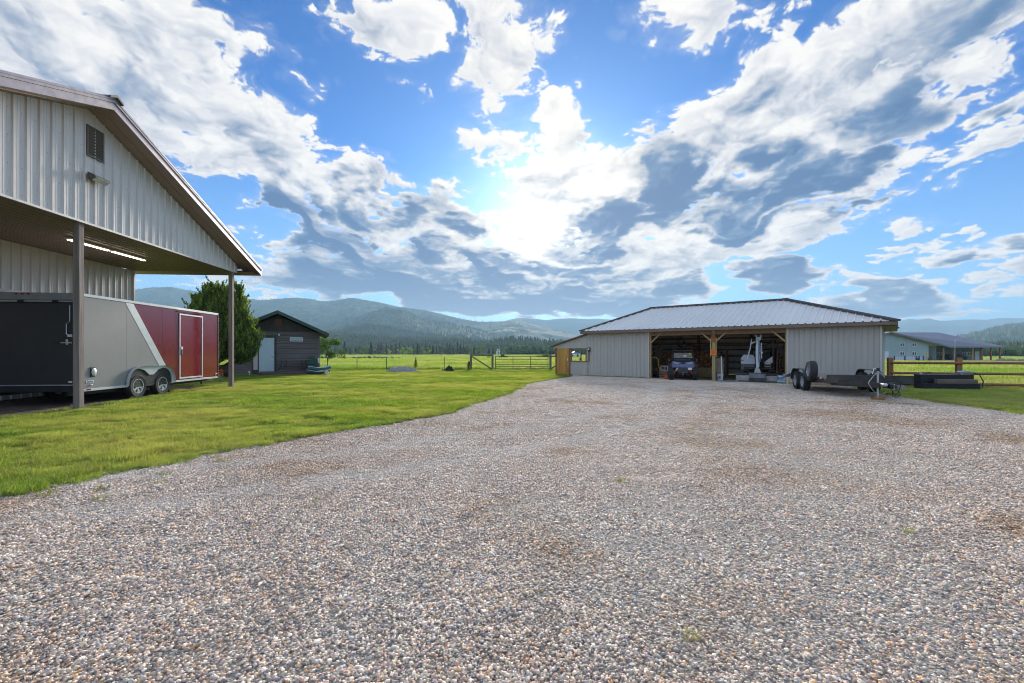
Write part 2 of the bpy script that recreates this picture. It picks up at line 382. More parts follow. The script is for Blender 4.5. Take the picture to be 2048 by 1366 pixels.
# ribbed sheet metal, one object per sheet. P: corner, U: along, V: up the sheet, Nn: outward
def ribbed(parent, name, m, P, U, V, Nn, length, lo, hi, pitch=.305, sheet=.915, rh=.02, rw=.05, minor=True, skip=None):
    P, U, V, Nn = Vector(P), Vector(U), Vector(V), Vector(Nn); objs = []
    lo_ = lo if callable(lo) else (lambda u: lo); hi_ = hi if callable(hi) else (lambda u: hi)
    x = 0.
    cache = {}
    while x < length-.02:
        x1 = min(x+sheet, length)
        cols = []; r = x
        while r < x1-1e-4:
            prof = [(0, 0), (rw*.30, rh), (rw*.62, rh), (rw, 0)]
            if minor: prof += [(pitch*.42, 0), (pitch*.44, .004), (pitch*.48, .004), (pitch*.50, 0), (pitch*.68, 0), (pitch*.70, .004), (pitch*.74, .004), (pitch*.76, 0)]
            for (a, h) in prof:
                if r+a < x1: cols.append((r+a, h))
            r += pitch
        cols.append((x1, 0.))
        spans = [(lo_, hi_)] if skip is None else skip(x, x1, lo_, hi_)
        mb = MB(); ok = False
        for (l_, h_) in spans:
            pts = []
            for (u, h) in cols:
                a, b = l_(u), h_(u)
                if b < a: b = a
                pts.append((P+U*u+V*a+Nn*h, P+U*u+V*b+Nn*h))
            vs = [q for p in pts for q in p]; fs = [(2*i, 2*i+2, 2*i+3, 2*i+1) for i in range(len(pts)-1) if (pts[i][0]-pts[i][1]).length+(pts[i+1][0]-pts[i+1][1]).length > .01]
            if fs: mb.add(vs, fs); ok = True
        if ok: objs.append(mb.build(name, m, parent))
        x = x1
    return objs

# scatter: one object that instances small clump meshes on points (stuff)
def scatter(name, pts, rotz, scl, meshes, surface_mat=None, tilt=None):
    me = bpy.data.meshes.new(name+'_points'); n = len(pts); me.vertices.add(n)
    me.vertices.foreach_set('co', np.asarray(pts, np.float32).ravel())
    rot = np.zeros((n, 3), np.float32); rot[:, 2] = rotz
    if tilt is not None: rot[:, :2] = tilt
    a = me.attributes.new('rot', 'FLOAT_VECTOR', 'POINT'); a.data.foreach_set('vector', rot.ravel())
    s3 = np.asarray(scl, np.float32); s3 = np.repeat(s3[:, None], 3, 1) if s3.ndim == 1 else s3
    a = me.attributes.new('scl', 'FLOAT_VECTOR', 'POINT'); a.data.foreach_set('vector', np.ascontiguousarray(s3).ravel())
    a = me.attributes.new('pick', 'INT', 'POINT'); a.data.foreach_set('value', RNG.integers(0, len(meshes), n).astype(np.int32))
    o = ob(name, me); stuff(o)
    sc = bpy.data.collections.new(name+'_source')
    for i, m_ in enumerate(meshes): sc.objects.link(bpy.data.objects.new('%s_piece_%02d' % (name, i), m_))
    g = bpy.data.node_groups.new(name+'_scatter', 'GeometryNodeTree')
    g.interface.new_socket('Geometry', in_out='INPUT', socket_type='NodeSocketGeometry'); g.interface.new_socket('Geometry', in_out='OUTPUT', socket_type='NodeSocketGeometry')
    N = g.nodes; L = g.links
    gi = N.new('NodeGroupInput'); go = N.new('NodeGroupOutput'); ci = N.new('GeometryNodeCollectionInfo')
    ci.inputs['Collection'].default_value = sc; ci.inputs['Separate Children'].default_value = True; ci.inputs['Reset Children'].default_value = True
    ip = N.new('GeometryNodeInstanceOnPoints')
    def att(nm, t):
        k = N.new('GeometryNodeInputNamedAttribute'); k.data_type = t; k.inputs[0].default_value = nm; return k.outputs[0]
    L.new(gi.outputs[0], ip.inputs['Points']); L.new(ci.outputs[0], ip.inputs['Instance']); ip.inputs['Pick Instance'].default_value = True
    L.new(att('pick', 'INT'), ip.inputs['Instance Index']); L.new(att('rot', 'FLOAT_VECTOR'), ip.inputs['Rotation']); L.new(att('scl', 'FLOAT_VECTOR'), ip.inputs['Scale'])
    L.new(ip.outputs[0], go.inputs[0])
    md = o.modifiers.new('scatter', 'NODES'); md.node_group = g
    return o
def in_poly(x, y, poly):
    x = np.asarray(x); y = np.asarray(y); ins = np.zeros(x.shape, bool); n = len(poly)
    for i in range(n):
        x1, y1 = poly[i][:2]; x2, y2 = poly[(i+1) % n][:2]
        c = ((y1 > y) != (y2 > y)) & (x < (x2-x1)*(y-y1)/((y2-y1) if y2 != y1 else 1e-9)+x1)
        ins ^= c
    return ins
def in_view(x, y, m=.8): return (y > -3.5) & (np.abs(x) < 1.30*np.maximum(y, 0)+m+3.5)
def jitter_grid(x0, x1, y0, y1, s, j=.5):
    gx, gy = np.meshgrid(np.arange(x0, x1, s), np.arange(y0, y1, s)); n = gx.size
    return gx.ravel()+RNG.uniform(-j, j, n)*s, gy.ravel()+RNG.uniform(-j, j, n)*s
def gh(x, y):
    r = np.sqrt(np.asarray(x)**2+np.asarray(y)**2); t = np.clip((r-45)/175, 0, 1); return -1.6*t*t*(3-2*t)
def ghf(x, y): return float(gh(x, y))
# ------------------------------------------------------------------ haze
def make_haze():
    mb = MB(); mb.box((0, 0, (345-3)/2), (11000, 11000, 345+3))
    m = bpy.data.materials.new('haze'); m.use_nodes = True; N = NT(m.node_tree)
    pv = N.new('ShaderNodeVolumePrincipled'); pv.inputs['Color'].default_value = (.47, .74, 1, 1); pv.inputs['Density'].default_value = 2.0e-4; pv.inputs['Anisotropy'].default_value = .15
    o = N.new('ShaderNodeOutputMaterial'); N.l.new(pv.outputs[0], o.inputs['Volume'])
    h = mb.build('haze', m); stuff(h)
# ------------------------------------------------------------------ ground sheets
def ground_material():
    m = bpy.data.materials.new('field_soil_and_grass'); m.use_nodes = True; N = NT(m.node_tree)
    p = N.new('ShaderNodeBsdfPrincipled'); o = N.new('ShaderNodeOutputMaterial'); N.l.new(p.outputs[0], o.inputs[0])
    pos = N.new('ShaderNodeNewGeometry').outputs['Position']; x, y, z = N.sep(pos)
    r = N.vmath('LENGTH', N.comb(x, y, 0))
    n1 = N.noise(N.vmath('MULTIPLY', pos, (.35, 1, 1)), .035, 5, .6); n2 = N.noise(pos, .6, 5, .65); n3 = N.noise(N.vmath('MULTIPLY', pos, (.12, 1, 1)), .02, 4, .6)
    green = N.mix(n2, (.08, .15, .02, 1), (.16, .23, .04, 1))
    olive = N.mix(n2, (.15, .17, .05, 1), (.26, .25, .10, 1))
    tan_ = N.mix(n2, (.36, .30, .15, 1), (.46, .38, .20, 1))
    c = N.mix(N.rng(n1, .42, .60), green, olive)
    c = N.mix(N.math('MULTIPLY', N.rng(n3, .50, .62), N.rng(r, 120, 200)), c, (.10, .12, .04, 1))
    c = N.mix(N.math('MULTIPLY', N.rng(r, 395, 420), N.rng(n1, .3, .5, .55, 1)), c, tan_)
    c = N.mix(N.math('MULTIPLY', N.math('MULTIPLY', N.rng(x, 8, 30), N.rng(r, 36, 60)), N.math('MULTIPLY', N.rng(r, 110, 95), N.rng(n1, .35, .6, .4, .9))), c, tan_)
    N.put(p.inputs['Base Color'], c); p.inputs['Roughness'].default_value = 1; p.inputs['Specular IOR Level'].default_value = 0
    return m
def make_ground():
    nr, na = 90, 120
    rr = np.concatenate([[0], np.geomspace(1.5, 5400, nr-1)]); aa = np.linspace(0, 2*pi, na, endpoint=False)
    Rr, Aa = np.meshgrid(rr, aa, indexing='ij'); X = Rr*np.sin(Aa); Y = Rr*np.cos(Aa); Z = gh(X, Y)
    i, j = np.meshgrid(np.arange(nr-1), np.arange(na), indexing='ij'); j2 = (j+1) % na
    f = np.stack([i*na+j, i*na+j2, (i+1)*na+j2, (i+1)*na+j], -1).reshape(-1, 4)
    struct(ob('ground', raw_mesh('ground', np.stack([X, Y, Z], -1).reshape(-1, 3), f, ground_material(), True)))
EDGE = [(-160, 1030), (0, 997), (70, 983), (146, 968), (220, 949), (280, 938), (342, 927), (415, 910), (500, 897), (600, 877), (700, 860), (800, 845), (900, 827), (929, 813), (970, 802), (1017, 789), (1035, 777), (1041, 771), (1075, 764), (1105, 759), (1143, 753)]
EDGE_L = [G(*p).xy for p in EDGE]
EDGE_R = [G(*p).xy for p in [(1712, 776), (1775, 790), (1824, 796), (1880, 806), (1951, 815), (2021, 825), (2048, 829), (2140, 842)]]
def rough_line(pts, amp=.035, step=.18):
    out = []
    for a, b in zip(pts[:-1], pts[1:]):
        n = max(1, int((b-a).length/step)); d = (b-a).normalized(); nn = Vector((-d.y, d.x))
        for k in range(n): out.append(a+(b-a)*k/n+nn*random.uniform(-amp, amp))
    return out+[pts[-1]]
EDGE_L2 = rough_line(EDGE_L); EDGE_R2 = rough_line(EDGE_R)
DRIVE = [Vector((-13, -9))]+[Vector((-9.5, 2.6))]+EDGE_L2+[Vector((3.6, 28)), Vector((9.0, 33.4)), Vector((20.0, 24.1)), Vector((15.1, 18.3))]+EDGE_R2+[Vector((20, 3)), Vector((24, -9))]
LAWN_L = [Vector((-9.5, 2.6))]+EDGE_L2+[Vector((2.7, 27.8)), Vector((5, 31)), Vector((6, 37)), Vector((-60, 37)), Vector((-60, 2.6))]
LAWN_R = EDGE_R2+[Vector((24, 3)), Vector((60, 3)), Vector((60, 14)), Vector((18.5, 18.75)), Vector((16.2, 19.4)), Vector((15.2, 19))]
_a = R(4.6); LU = Vector((cos(_a), sin(_a), 0)); LV = Vector((-sin(_a), cos(_a), 0))      # left building axes
def UV(u, v, z=0.): return LU*u+LV*v+Vector((0, 0, z))
DIRT = rough_line([UV(-30, 3).xy, UV(-10.75, 3).xy, UV(-10.6, 10).xy, UV(-10.3, 11.3).xy, UV(-10.05, 12.2).xy, UV(-10.0, 12.9).xy, UV(-10.35, 14).xy, UV(-10.6, 16).xy, UV(-10.95, 18).xy, UV(-11.2, 20.5).xy, UV(-14, 21).xy, UV(-30, 21).xy], .06, .3)
def sheet(name, poly, z, m):
    bm = bmesh.new(); vs = [bm.verts.new((p.x, p.y, z)) for p in poly]; bm.faces.new(vs)
    bmesh.ops.triangulate(bm, faces=bm.faces[:], ngon_method='BEAUTY')
    me = bpy.data.meshes.new(name); bm.normal_update(); 
    if sum(f.normal.z for f in bm.faces) < 0: bmesh.ops.reverse_faces(bm, faces=bm.faces[:])
    bm.to_mesh(me); bm.free(); me.materials.append(m); return struct(ob(name, me))
TRK = ((-14, 24, 22.2), (-14, 24, 20.7), (34, 30, 25.4), (34, 30, 23.9), (40, 6, 27.5), (40, 6, 29.0))
def tracks(N, pos):
    """two pairs of wheel tracks curving from the foreground to the barn"""
    x, y, z = N.sep(pos); res = None
    w = N.math('MULTIPLY', N.math('SUBTRACT', N.noise(pos, .5, 2), .5), .7)
    for (cx, cyy, rad) in TRK:
        dd = N.math('ABSOLUTE', N.math('ADD', N.math('SUBTRACT', N.vmath('DISTANCE', N.comb(x, y, 0), (cx, cyy, 0)), rad), w))
        t = N.rng(dd, .12, .42, 1, 0); res = t if res is None else N.math('MAXIMUM', res, t)
    return N.math('MULTIPLY', res, N.rng(N.noise(pos, 1.3, 3), .35, .6, .45, 1))
def gravel_base():
    m = bpy.data.materials.new('fine_gravel'); m.use_nodes = True; N = NT(m.node_tree)
    p = N.new('ShaderNodeBsdfPrincipled'); o = N.new('ShaderNodeOutputMaterial'); N.l.new(p.outputs[0], o.inputs[0])
    pos = N.new('ShaderNodeNewGeometry').outputs['Position']
    big = N.noise(pos, .55, 5, .6); fine = N.noise(pos, 60, 3, .7)
    c = N.mix(N.rng(big, .42, .62), (.34, .28, .225, 1), (.25, .175, .11, 1)); c = N.mix(N.rng(fine, .35, .7), N.vmath('SCALE', c, scale=.5), N.vmath('SCALE', c, scale=1.9))
    vo = N.new('ShaderNodeTexVoronoi'); vo.inputs['Scale'].default_value = 55; N.put(vo.inputs['Vector'], pos)
    c = N.mix(.5, c, N.ramp(N.sep(vo.outputs['Color'])[0], [(0, (.10, .09, .08)), (.4, (.34, .28, .24)), (1, (.62, .55, .48))]))
    N.put(p.inputs['Base Color'], c); p.inputs['Roughness'].default_value = .9
    b = N.new('ShaderNodeBump'); b.inputs['Strength'].default_value = .8; b.inputs['Distance'].default_value = .02; N.put(b.inputs['Height'], vo.outputs['Distance']); N.l.new(b.outputs[0], p.inputs['Normal'])
    return m
def pebble_material():
    m = bpy.data.materials.new('river_pebbles'); m.use_nodes = True; N = NT(m.node_tree)
    p = N.new('ShaderNodeBsdfPrincipled'); o = N.new('ShaderNodeOutputMaterial'); N.l.new(p.outputs[0], o.inputs[0])
    g = N.new('ShaderNodeNewGeometry'); oi = N.new('ShaderNodeObjectInfo'); pos = g.outputs['Position']
    r = N.math('FRACT', N.math('ADD', g.outputs['Random Per Island'], oi.outputs['Random'])); r2 = N.math('FRACT', N.math('MULTIPLY', r, 17.31))
    c = N.ramp(r, [(0, (.26, .27, .31)), (.16, (.52, .51, .52)), (.27, (.68, .66, .63)), (.37, (.40, .36, .32)), (.46, (.60, .53, .44)), (.55, (.35, .36, .41)), (.64, (.80, .78, .75)), (.73, (.48, .37, .36)), (.80, (.60, .48, .42)), (.86, (.30, .24, .25)), (.91, (.62, .42, .26)), (.95, (.36, .39, .38)), (1, (.86, .84, .80))], 'CONSTANT')
    c = N.vmath('SCALE', N.vmath('MULTIPLY', c, (1.20, 1.02, .85)), scale=N.rng(r2, 0, 1, .70, 1.7, False))
    c = N.mix(N.rng(N.noise(pos, 90, 4, .7), .45, .75, 0, .35), c, N.vmath('SCALE', c, scale=1.5))
    big = N.noise(pos, .42, 5, .62); c = N.mix(N.rng(big, .48, .66, 0, .75), c, N.vmath('MULTIPLY', c, (.74, .58, .40)))
    c = N.mix(N.math('MULTIPLY', tracks(N, pos), .5), c, (.76, .66, .58, 1))
    N.put(p.inputs['Base Color'], c); p.inputs['Roughness'].default_value = .62; p.inputs['Specular IOR Level'].default_value = .4
    return m
def pebble_clump(seed, rad, smin, smax, cover, sub=1):
    r = np.random.default_rng(seed); bm = bmesh.new(); bmesh.ops.create_icosphere(bm, subdivisions=sub, radius=1)
    V0 = np.array([v.co[:] for v in bm.verts]); F0 = np.array([[v.index for v in f.verts] for f in bm.faces]); bm.free()
    n = int(cover*pi*rad*rad/((smin+smax)/2)**2/.785)
    s = smin+(smax-smin)*r.random(n)**2.2; a = r.random(n)*2*pi; q = np.sqrt(r.random(n))*rad
    V = np.repeat(V0[None], n, 0)
    V = V*(1+.16*r.standard_normal((n, len(V0), 1)))
    sx = s*.5*r.uniform(.8, 1.35, n); sy = s*.5*r.uniform(.7, 1.0, n); sz = s*.5*r.uniform(.45, .75, n)
    V = V*np.stack([sx, sy, sz], -1)[:, None]
    t = r.uniform(0, 2*pi, n); tl = r.normal(0, .3, n)
    V = np.stack([V[..., 0]*np.cos(tl)[:, None]-V[..., 2]*np.sin(tl)[:, None], V[..., 1], V[..., 0]*np.sin(tl)[:, None]+V[..., 2]*np.cos(tl)[:, None]], -1)
    V = np.stack([V[..., 0]*np.cos(t)[:, None]-V[..., 1]*np.sin(t)[:, None], V[..., 0]*np.sin(t)[:, None]+V[..., 1]*np.cos(t)[:, None], V[..., 2]], -1)
    V += np.stack([q*np.cos(a), q*np.sin(a), sz*.55+r.random(n)**2*.012], -1)[:, None]
    Ff = (F0[None]+(np.arange(n)*len(V0))[:, None, None]).reshape(-1, 3)
    return raw_mesh('pebbles', V.reshape(-1, 3), Ff, MATS['pebble'], True)
_SN = spectral(256, 1.7, 31)
def sink(x, y):
    """worn patches and wheel tracks, where fines cover the stones"""
    p = sstep(.5, 1.6, sample(_SN, x/16., y/16.)); t = np.zeros_like(x)
    for (cx, cyy, rad) in TRK: t = np.maximum(t, 1-sstep(.12, .38, np.abs(np.hypot(x-cx, y-cyy)-rad)))
    return .004-.013*np.maximum(p*.8, t*.38)
def make_gravel():
    MATS['pebble'] = pebble_material()
    drv = [(p.x, p.y) for p in DRIVE]
    x, y = jitter_grid(-13, 13, -3.5, 7.2, .30, .25); k = in_view(x, y, .5) & in_poly(x, y, drv); x, y = x[k], y[k]
    near = [pebble_clump(100+i, .24, .006, .025, 1.6) for i in range(5)]
    scatter('gravel', np.stack([x, y, sink(x, y)], -1), RNG.uniform(0, 6.28, len(x)), RNG.uniform(.92, 1.1, len(x)), near)
    x, y = jitter_grid(-24, 28, 7.2, 31, .42, .22); k = in_view(x, y) & in_poly(x, y, drv)
    # none under the barn
    s = (x-7.59)*.73+(y-25.3)*-.683; n = (x-7.59)*.683+(y-25.3)*.73; k &= ~((n > .12) & (s > -7)); x, y = x[k], y[k]
    far = [pebble_clump(200+i, .33, .009, .027, 1.15, 1) for i in range(4)]
    scatter('gravel', np.stack([x, y, sink(x, y)], -1), RNG.uniform(0, 6.28, len(x)), RNG.uniform(.92, 1.12, len(x)), far)
def grass_material(name, a, b, dry, dryamt=.5, trans=.45, sc=.35):
    m = bpy.data.materials.new(name); m.use_nodes = True; N = NT(m.node_tree)
    g = N.new('ShaderNodeNewGeometry'); oi = N.new('ShaderNodeObjectInfo'); pos = g.outputs['Position']
    r = N.math('FRACT', N.math('ADD', g.outputs['Random Per Island'], oi.outputs['Random']))
    c = N.mix(r, c4(a), c4(b)); n = N.noise(N.vmath('MULTIPLY', pos, (.6, 1, 1)), sc, 5, .6)
    c = N.mix(N.math('MULTIPLY', N.rng(n, .40, .66), dryamt), c, c4(dry)); c = N.mix(N.rng(r, .86, .9, 0, .7), c, c4(dry))
    c = N.vmath('SCALE', c, scale=N.rng(N.noise(pos, 1.7, 4), .3, .7, .72, 1.22, False))
    p = N.new('ShaderNodeBsdfPrincipled'); N.put(p.inputs['Base Color'], c); p.inputs['Roughness'].default_value = .55; p.inputs['Specular IOR Level'].default_value = .35
    t = N.new('ShaderNodeBsdfTranslucent'); N.put(t.inputs[0], N.vmath('MULTIPLY', c, (1.5, 1.5, .8)))
    ms = N.new('ShaderNodeMixShader'); ms.inputs[0].default_value = trans; N.l.new(p.outputs[0], ms.inputs[1]); N.l.new(t.outputs[0], ms.inputs[2])
    o = N.new('ShaderNodeOutputMaterial'); N.l.new(ms.outputs[0], o.inputs[0]); return m
def grass_clump(seed, rad, n, h, w, m, lean=.5):
    r = np.random.default_rng(seed)
    a = r.random(n)*2*pi; q = np.sqrt(r.random(n))*rad; bx, by = q*np.cos(a), q*np.sin(a)
    hh = h*r.uniform(.45, 1.15, n); ww = w*r.uniform(.7, 1.3, n); t = r.random(n)*2*pi; ln = r.uniform(.1, 1, n)*lean*hh; la = r.random(n)*2*pi
    dx, dy = np.cos(t)*ww/2, np.sin(t)*ww/2; lx, ly = np.cos(la)*ln, np.sin(la)*ln
    z0 = np.zeros(n)
    P = [np.stack([bx-dx, by-dy, z0], -1), np.stack([bx+dx, by+dy, z0], -1), np.stack([bx+dx*.8+lx*.35, by+dy*.8+ly*.35, hh*.6], -1), np.stack([bx-dx*.8+lx*.35, by-dy*.8+ly*.35, hh*.6], -1), np.stack([bx+lx, by+ly, hh], -1)]
    V = np.stack(P, 1).reshape(-1, 3); o = np.arange(n)[:, None]*5
    Ff = np.concatenate([o+np.array([[0, 1, 2]]), o+np.array([[0, 2, 3]]), o+np.array([[3, 2, 4]])], 0)
    return raw_mesh('grass_blades', V, Ff, m)
_GN = spectral(256, 1.3, 33, 3)
def make_lawn():
    gm = grass_material('lawn_grass', (.09, .19, .02), (.32, .42, .055), (.50, .46, .15), .75)
    base = mat('turf', (.07, .085, .022), .95, var=.4, vscale=2, space='World', bump=.4, spec=.1)
    drv = sheet('driveway', DRIVE, .004, gravel_base()); sheet('lawn', LAWN_L, .010, base); sheet('lawn', LAWN_R, .010, base)
    sheet('dirt_ground', DIRT, .014, mat('bare_earth', (.17, .125, .095), .95, var=.45, vscale=4, space='World', bump=.9, bscale=25, spec=.1))
    LL = [(p.x, p.y) for p in LAWN_L]; LR = [(p.x, p.y) for p in LAWN_R]; DD = [(p.x, p.y) for p in DIRT]
    def put(nm, x0, x1, y0, y1, s, clumps, poly, smul=1., zs=1.):
        x, y = jitter_grid(x0, x1, y0, y1, s, .4); k = in_view(x, y) & in_poly(x, y, poly) & ~in_poly(x, y, DD); x, y = x[k], y[k]
        sc = RNG.uniform(.85, 1.2, len(x)); hh = .95+.28*np.clip(sample(_GN, x/9., y/9.), -1.6, 1.6); s3 = np.stack([sc*smul, sc*smul, sc*zs*hh*RNG.uniform(.75, 1.25, len(x))], -1)
        scatter(nm, np.stack([x, y, np.full_like(x, .008)], -1), RNG.uniform(0, 6.28, len(x)), s3, clumps)
    A = [grass_clump(300+i, .15, 330, .062, .0055, gm, .9) for i in range(6)]
    B = [grass_clump(320+i, .26, 330, .062, .0095, gm, .9) for i in range(5)]
    put('lawn_grass', -22, 4, 2, 12, .17, A, LL); put('lawn_grass', -44, 5, 12, 37, .30, B, LL)
    gm3 = grass_material('dry_lawn_grass', (.26, .34, .06), (.48, .50, .13), (.60, .52, .22), .6)  # dry olive grass, colour raised further to offset the barn's shade
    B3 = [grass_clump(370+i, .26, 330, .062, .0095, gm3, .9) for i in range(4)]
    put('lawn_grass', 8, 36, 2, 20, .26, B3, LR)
    # meadow beyond the fences
    mg = grass_material('meadow_grass', (.14, .26, .03), (.28, .42, .06), (.52, .46, .24), .75, .5, .12)
    M1 = [grass_clump(340+i, .5, 260, .30, .016, mg, .5) for i in range(5)]; M2 = [grass_clump(350+i, 1.2, 320, .34, .05, mg, .4) for i in range(5)]
    def field(nm, pred, y0, y1, s, clumps, zs=1.):
        x, y = jitter_grid(-1.2*y1, 1.2*y1, y0, y1, s, .5); k = in_view(x, y, 3) & pred(x, y); x, y = x[k], y[k]
        sc = RNG.uniform(.8, 1.25, len(x)); s3 = np.stack([sc, sc, sc*zs*RNG.uniform(.6, 1.2, len(x))], -1)
        scatter(nm, np.stack([x, y, gh(x, y)], -1), RNG.uniform(0, 6.28, len(x)), s3, clumps)
    ln = lambda x, y: (y > 37) & (x < 14) | (x >= 14) & (y > 19.5-(x-16.2)*.30) & ((x-7.59)*.683+(y-25.3)*.73 > 8.3) | (x > 15.6) & (y > 19.6-(x-16.2)*.30)
    field('meadow_grass', lambda x, y: ln(x, y) & (x*x+y*y < 52**2), 12, 52, .62, M1, 1.)
    field('meadow_grass', lambda x, y: ln(x, y) & (x*x+y*y >= 52**2) & ~((x > 52) & (y > 98)), 40, 125, 1.9, M2, 1.)
    M3 = [grass_clump(360+i, 4, 420, .5, .22, mg, .4) for i in range(4)]
    field('meadow_grass', lambda x, y: ~((x > 52) & (y > 98) & (y < 135)), 125, 385, 6.5, M3, 1.)
make_haze(); make_ground(); make_lawn(); make_gravel()
# ------------------------------------------------------------------ mountains, woods, trees
def forest_ground(name, a, b, c, sc):
    m = bpy.data.materials.new(name); m.use_nodes = True; N = NT(m.node_tree)
    p = N.new('ShaderNodeBsdfPrincipled'); o = N.new('ShaderNodeOutputMaterial'); N.l.new(p.outputs[0], o.inputs[0])
    pos = N.new('ShaderNodeNewGeometry').outputs['Position']
    n1 = N.noise(pos, sc, 6, .6); n2 = N.noise(N.vmath('MULTIPLY', pos, (1, .4, .7)), sc*22, 4, .7)
    col_ = N.mix(N.rng(n1, .42, .6), c4(a), c4(b)); col_ = N.mix(N.rng(n1, .62, .70), col_, c4(c))
    col_ = N.vmath('SCALE', col_, scale=N.rng(n2, .3, .7, .35, 1.7, False)); N.put(p.inputs['Base Color'], col_); p.inputs['Roughness'].default_value = .95; p.inputs['Specular IOR Level'].default_value = .1
    bp = N.new('ShaderNodeBump'); bp.inputs['Strength'].default_value = 1; bp.inputs['Distance'].default_value = 6; N.put(bp.inputs['Height'], n2); N.l.new(bp.outputs[0], p.inputs['Normal'])
    return m
_NT = spectral(512, 1.9, 21); _NT2 = spectral(512, 1.6, 22, 4)
def conifer_far(seed):
    r = random.Random(seed); mb = MB(); n = 6; L = 4; h = 1.
    for k in range(L):
        z0 = .12+k*.2; z1 = min(1., z0+.36); rr = .20*(1-k*.21)*r.uniform(.85, 1.15)
        vs = [(rr*r.uniform(.7, 1.2)*cos(2*pi*i/n+k), rr*r.uniform(.7, 1.2)*sin(2*pi*i/n+k), z0+r.uniform(-.03, .03)) for i in range(n)]+[(0, 0, z1)]
        mb.add(vs, [(i, (i+1) % n, n) for i in range(n)])
    return mb.mesh('conifer', MATS['far_conifer'])
def round_far(seed):
    r = random.Random(seed); mb = MB()
    for k in range(4): mb.ball((r.uniform(-.22, .22), r.uniform(-.22, .22), r.uniform(.4, .72)), (r.uniform(.2, .32), r.uniform(.2, .32), r.uniform(.2, .3)), 6, 4)
    me = mb.mesh('round_tree', MATS['far_round']); return me
RIDGES = {}
def ridge(name, prof, D, Df, m, seed, back=.25, fold=.16, rows=46, step=7):
    px = np.arange(prof[0][0], prof[-1][0]+1, step); P = np.array(prof, float)
    yy = np.interp(px, P[:, 0], P[:, 1])+sample(_NT2, px/900.+seed*.13, px*0+.3)*.5
    xs = (px-CX)/F; hc = EYE+(HOR-yy)/F*D          # crest height at depth D
    t = np.concatenate([np.linspace(0, 1, rows), 1+np.linspace(.08, 1, 6)])
    T, I = np.meshgrid(t, np.arange(len(px)), indexing='ij')
    dep = np.where(T <= 1, Df+(D-Df)*T, D+(T-1)*D*back)
    X = xs[I]*dep; Y = dep; z0 = float(gh(0, 300))-2
    f = np.where(T <= 1, T**1.25, 1-(T-1)**1.2*.7)
    Z = z0+(hc[I]-z0)*f
    nz = sample(_NT, X/2600.+seed*.37, Y/2600.+seed*.11)*.7+sample(_NT2, X/1500.+seed*.2, Y/1500.)*.35
    damp = np.where(T <= 1, T*(1-T)*4, 0)
    Z = Z+nz*fold*damp*(hc[I]-z0)*.55
    # keep the slope under its own crest line
    lim = EYE+(hc[I]-EYE)/D*dep*(.25+.75*np.minimum(T, 1)); Z = np.where(T < 1, np.minimum(Z, np.maximum(lim, z0)), Z)
    nc = len(px); i, j = np.meshgrid(np.arange(len(t)-1), np.arange(nc-1), indexing='ij')
    f4 = np.stack([i*nc+j, i*nc+j+1, (i+1)*nc+j+1, (i+1)*nc+j], -1).reshape(-1, 4)
    V = np.stack([X, Y, Z], -1)
    o = struct(ob(name, raw_mesh(name, V.reshape(-1, 3), f4, m, True))); RIDGES[name+str(seed)] = (V[:rows], rows, nc); return V[:rows]
def plant(name, V, n, hs, meshes, tmin=0., tmax=1., seed=1, crest=0, keep=None, thin=None):
    r = np.random.default_rng(seed); rows, nc = V.shape[:2]
    a = r.uniform(tmin, tmax, n)**.85*(rows-1.001); b = r.random(n)*(nc-1.001)
    if crest: a = np.concatenate([a, np.full(crest, rows-1.01)-r.random(crest)*.5]); b = np.concatenate([b, r.random(crest)*(nc-1.001)])
    i = a.astype(int); j = b.astype(int); fa = (a-i)[:, None]; fb = (b-j)[:, None]
    P = (V[i, j]*(1-fb)+V[i, j+1]*fb)*(1-fa)+(V[i+1, j]*(1-fb)+V[i+1, j+1]*fb)*fa
    if thin is not None: k = sample(_NT, P[:, 0]/900.+.3, P[:, 1]/900.+seed) > thin; P = P[k]
    h = hs*r.uniform(.6, 1.25, len(P)); P[:, 2] -= h*.05
    s3 = np.stack([h*r.uniform(.8, 1.2, len(P))]*2+[h], -1)
    return scatter(name, P, r.uniform(0, 6.28, len(P)), s3, meshes)
MATS['far_conifer'] = mat('far_conifer_needles', (.16, .19, .10), .9, var=.3, vscale=.01, space='World', isl=.45, spec=.1, trans=.25)
MATS['far_round'] = mat('far_leafy_crown', (.14, .19, .06), .9, var=.3, vscale=.01, space='World', isl=.4, spec=.1, trans=.25)
FC = [conifer_far(i) for i in range(5)]; FR = [round_far(i) for i in range(4)]
fgA = forest_ground('forested_mountain', (.065, .10, .055), (.12, .145, .07), (.26, .25, .13), .0022)
fgB = forest_ground('forested_foothill', (.09, .13, .055), (.15, .165, .075), (.28, .25, .13), .006)
R0 = [(-1600, 630), (-900, 640), (0, 650), (1000, 645), (1030, 636), (1048, 635), (1075, 638), (1095, 641), (1120, 638), (1140, 637), (1175, 638), (1200, 637.5), (1225, 639), (1300, 643), (1500, 640), (1700, 644), (1780, 643), (1798, 641.6), (1816, 638), (1830, 639), (1839, 639.5), (1857, 636), (1867, 639), (1881, 641.6), (1900, 641), (1922, 639), (1943, 638), (1971, 639), (1999, 637), (2027, 636.7), (2048, 637.4), (2200, 640), (2500, 636), (2900, 640), (3300, 646), (3600, 655)]
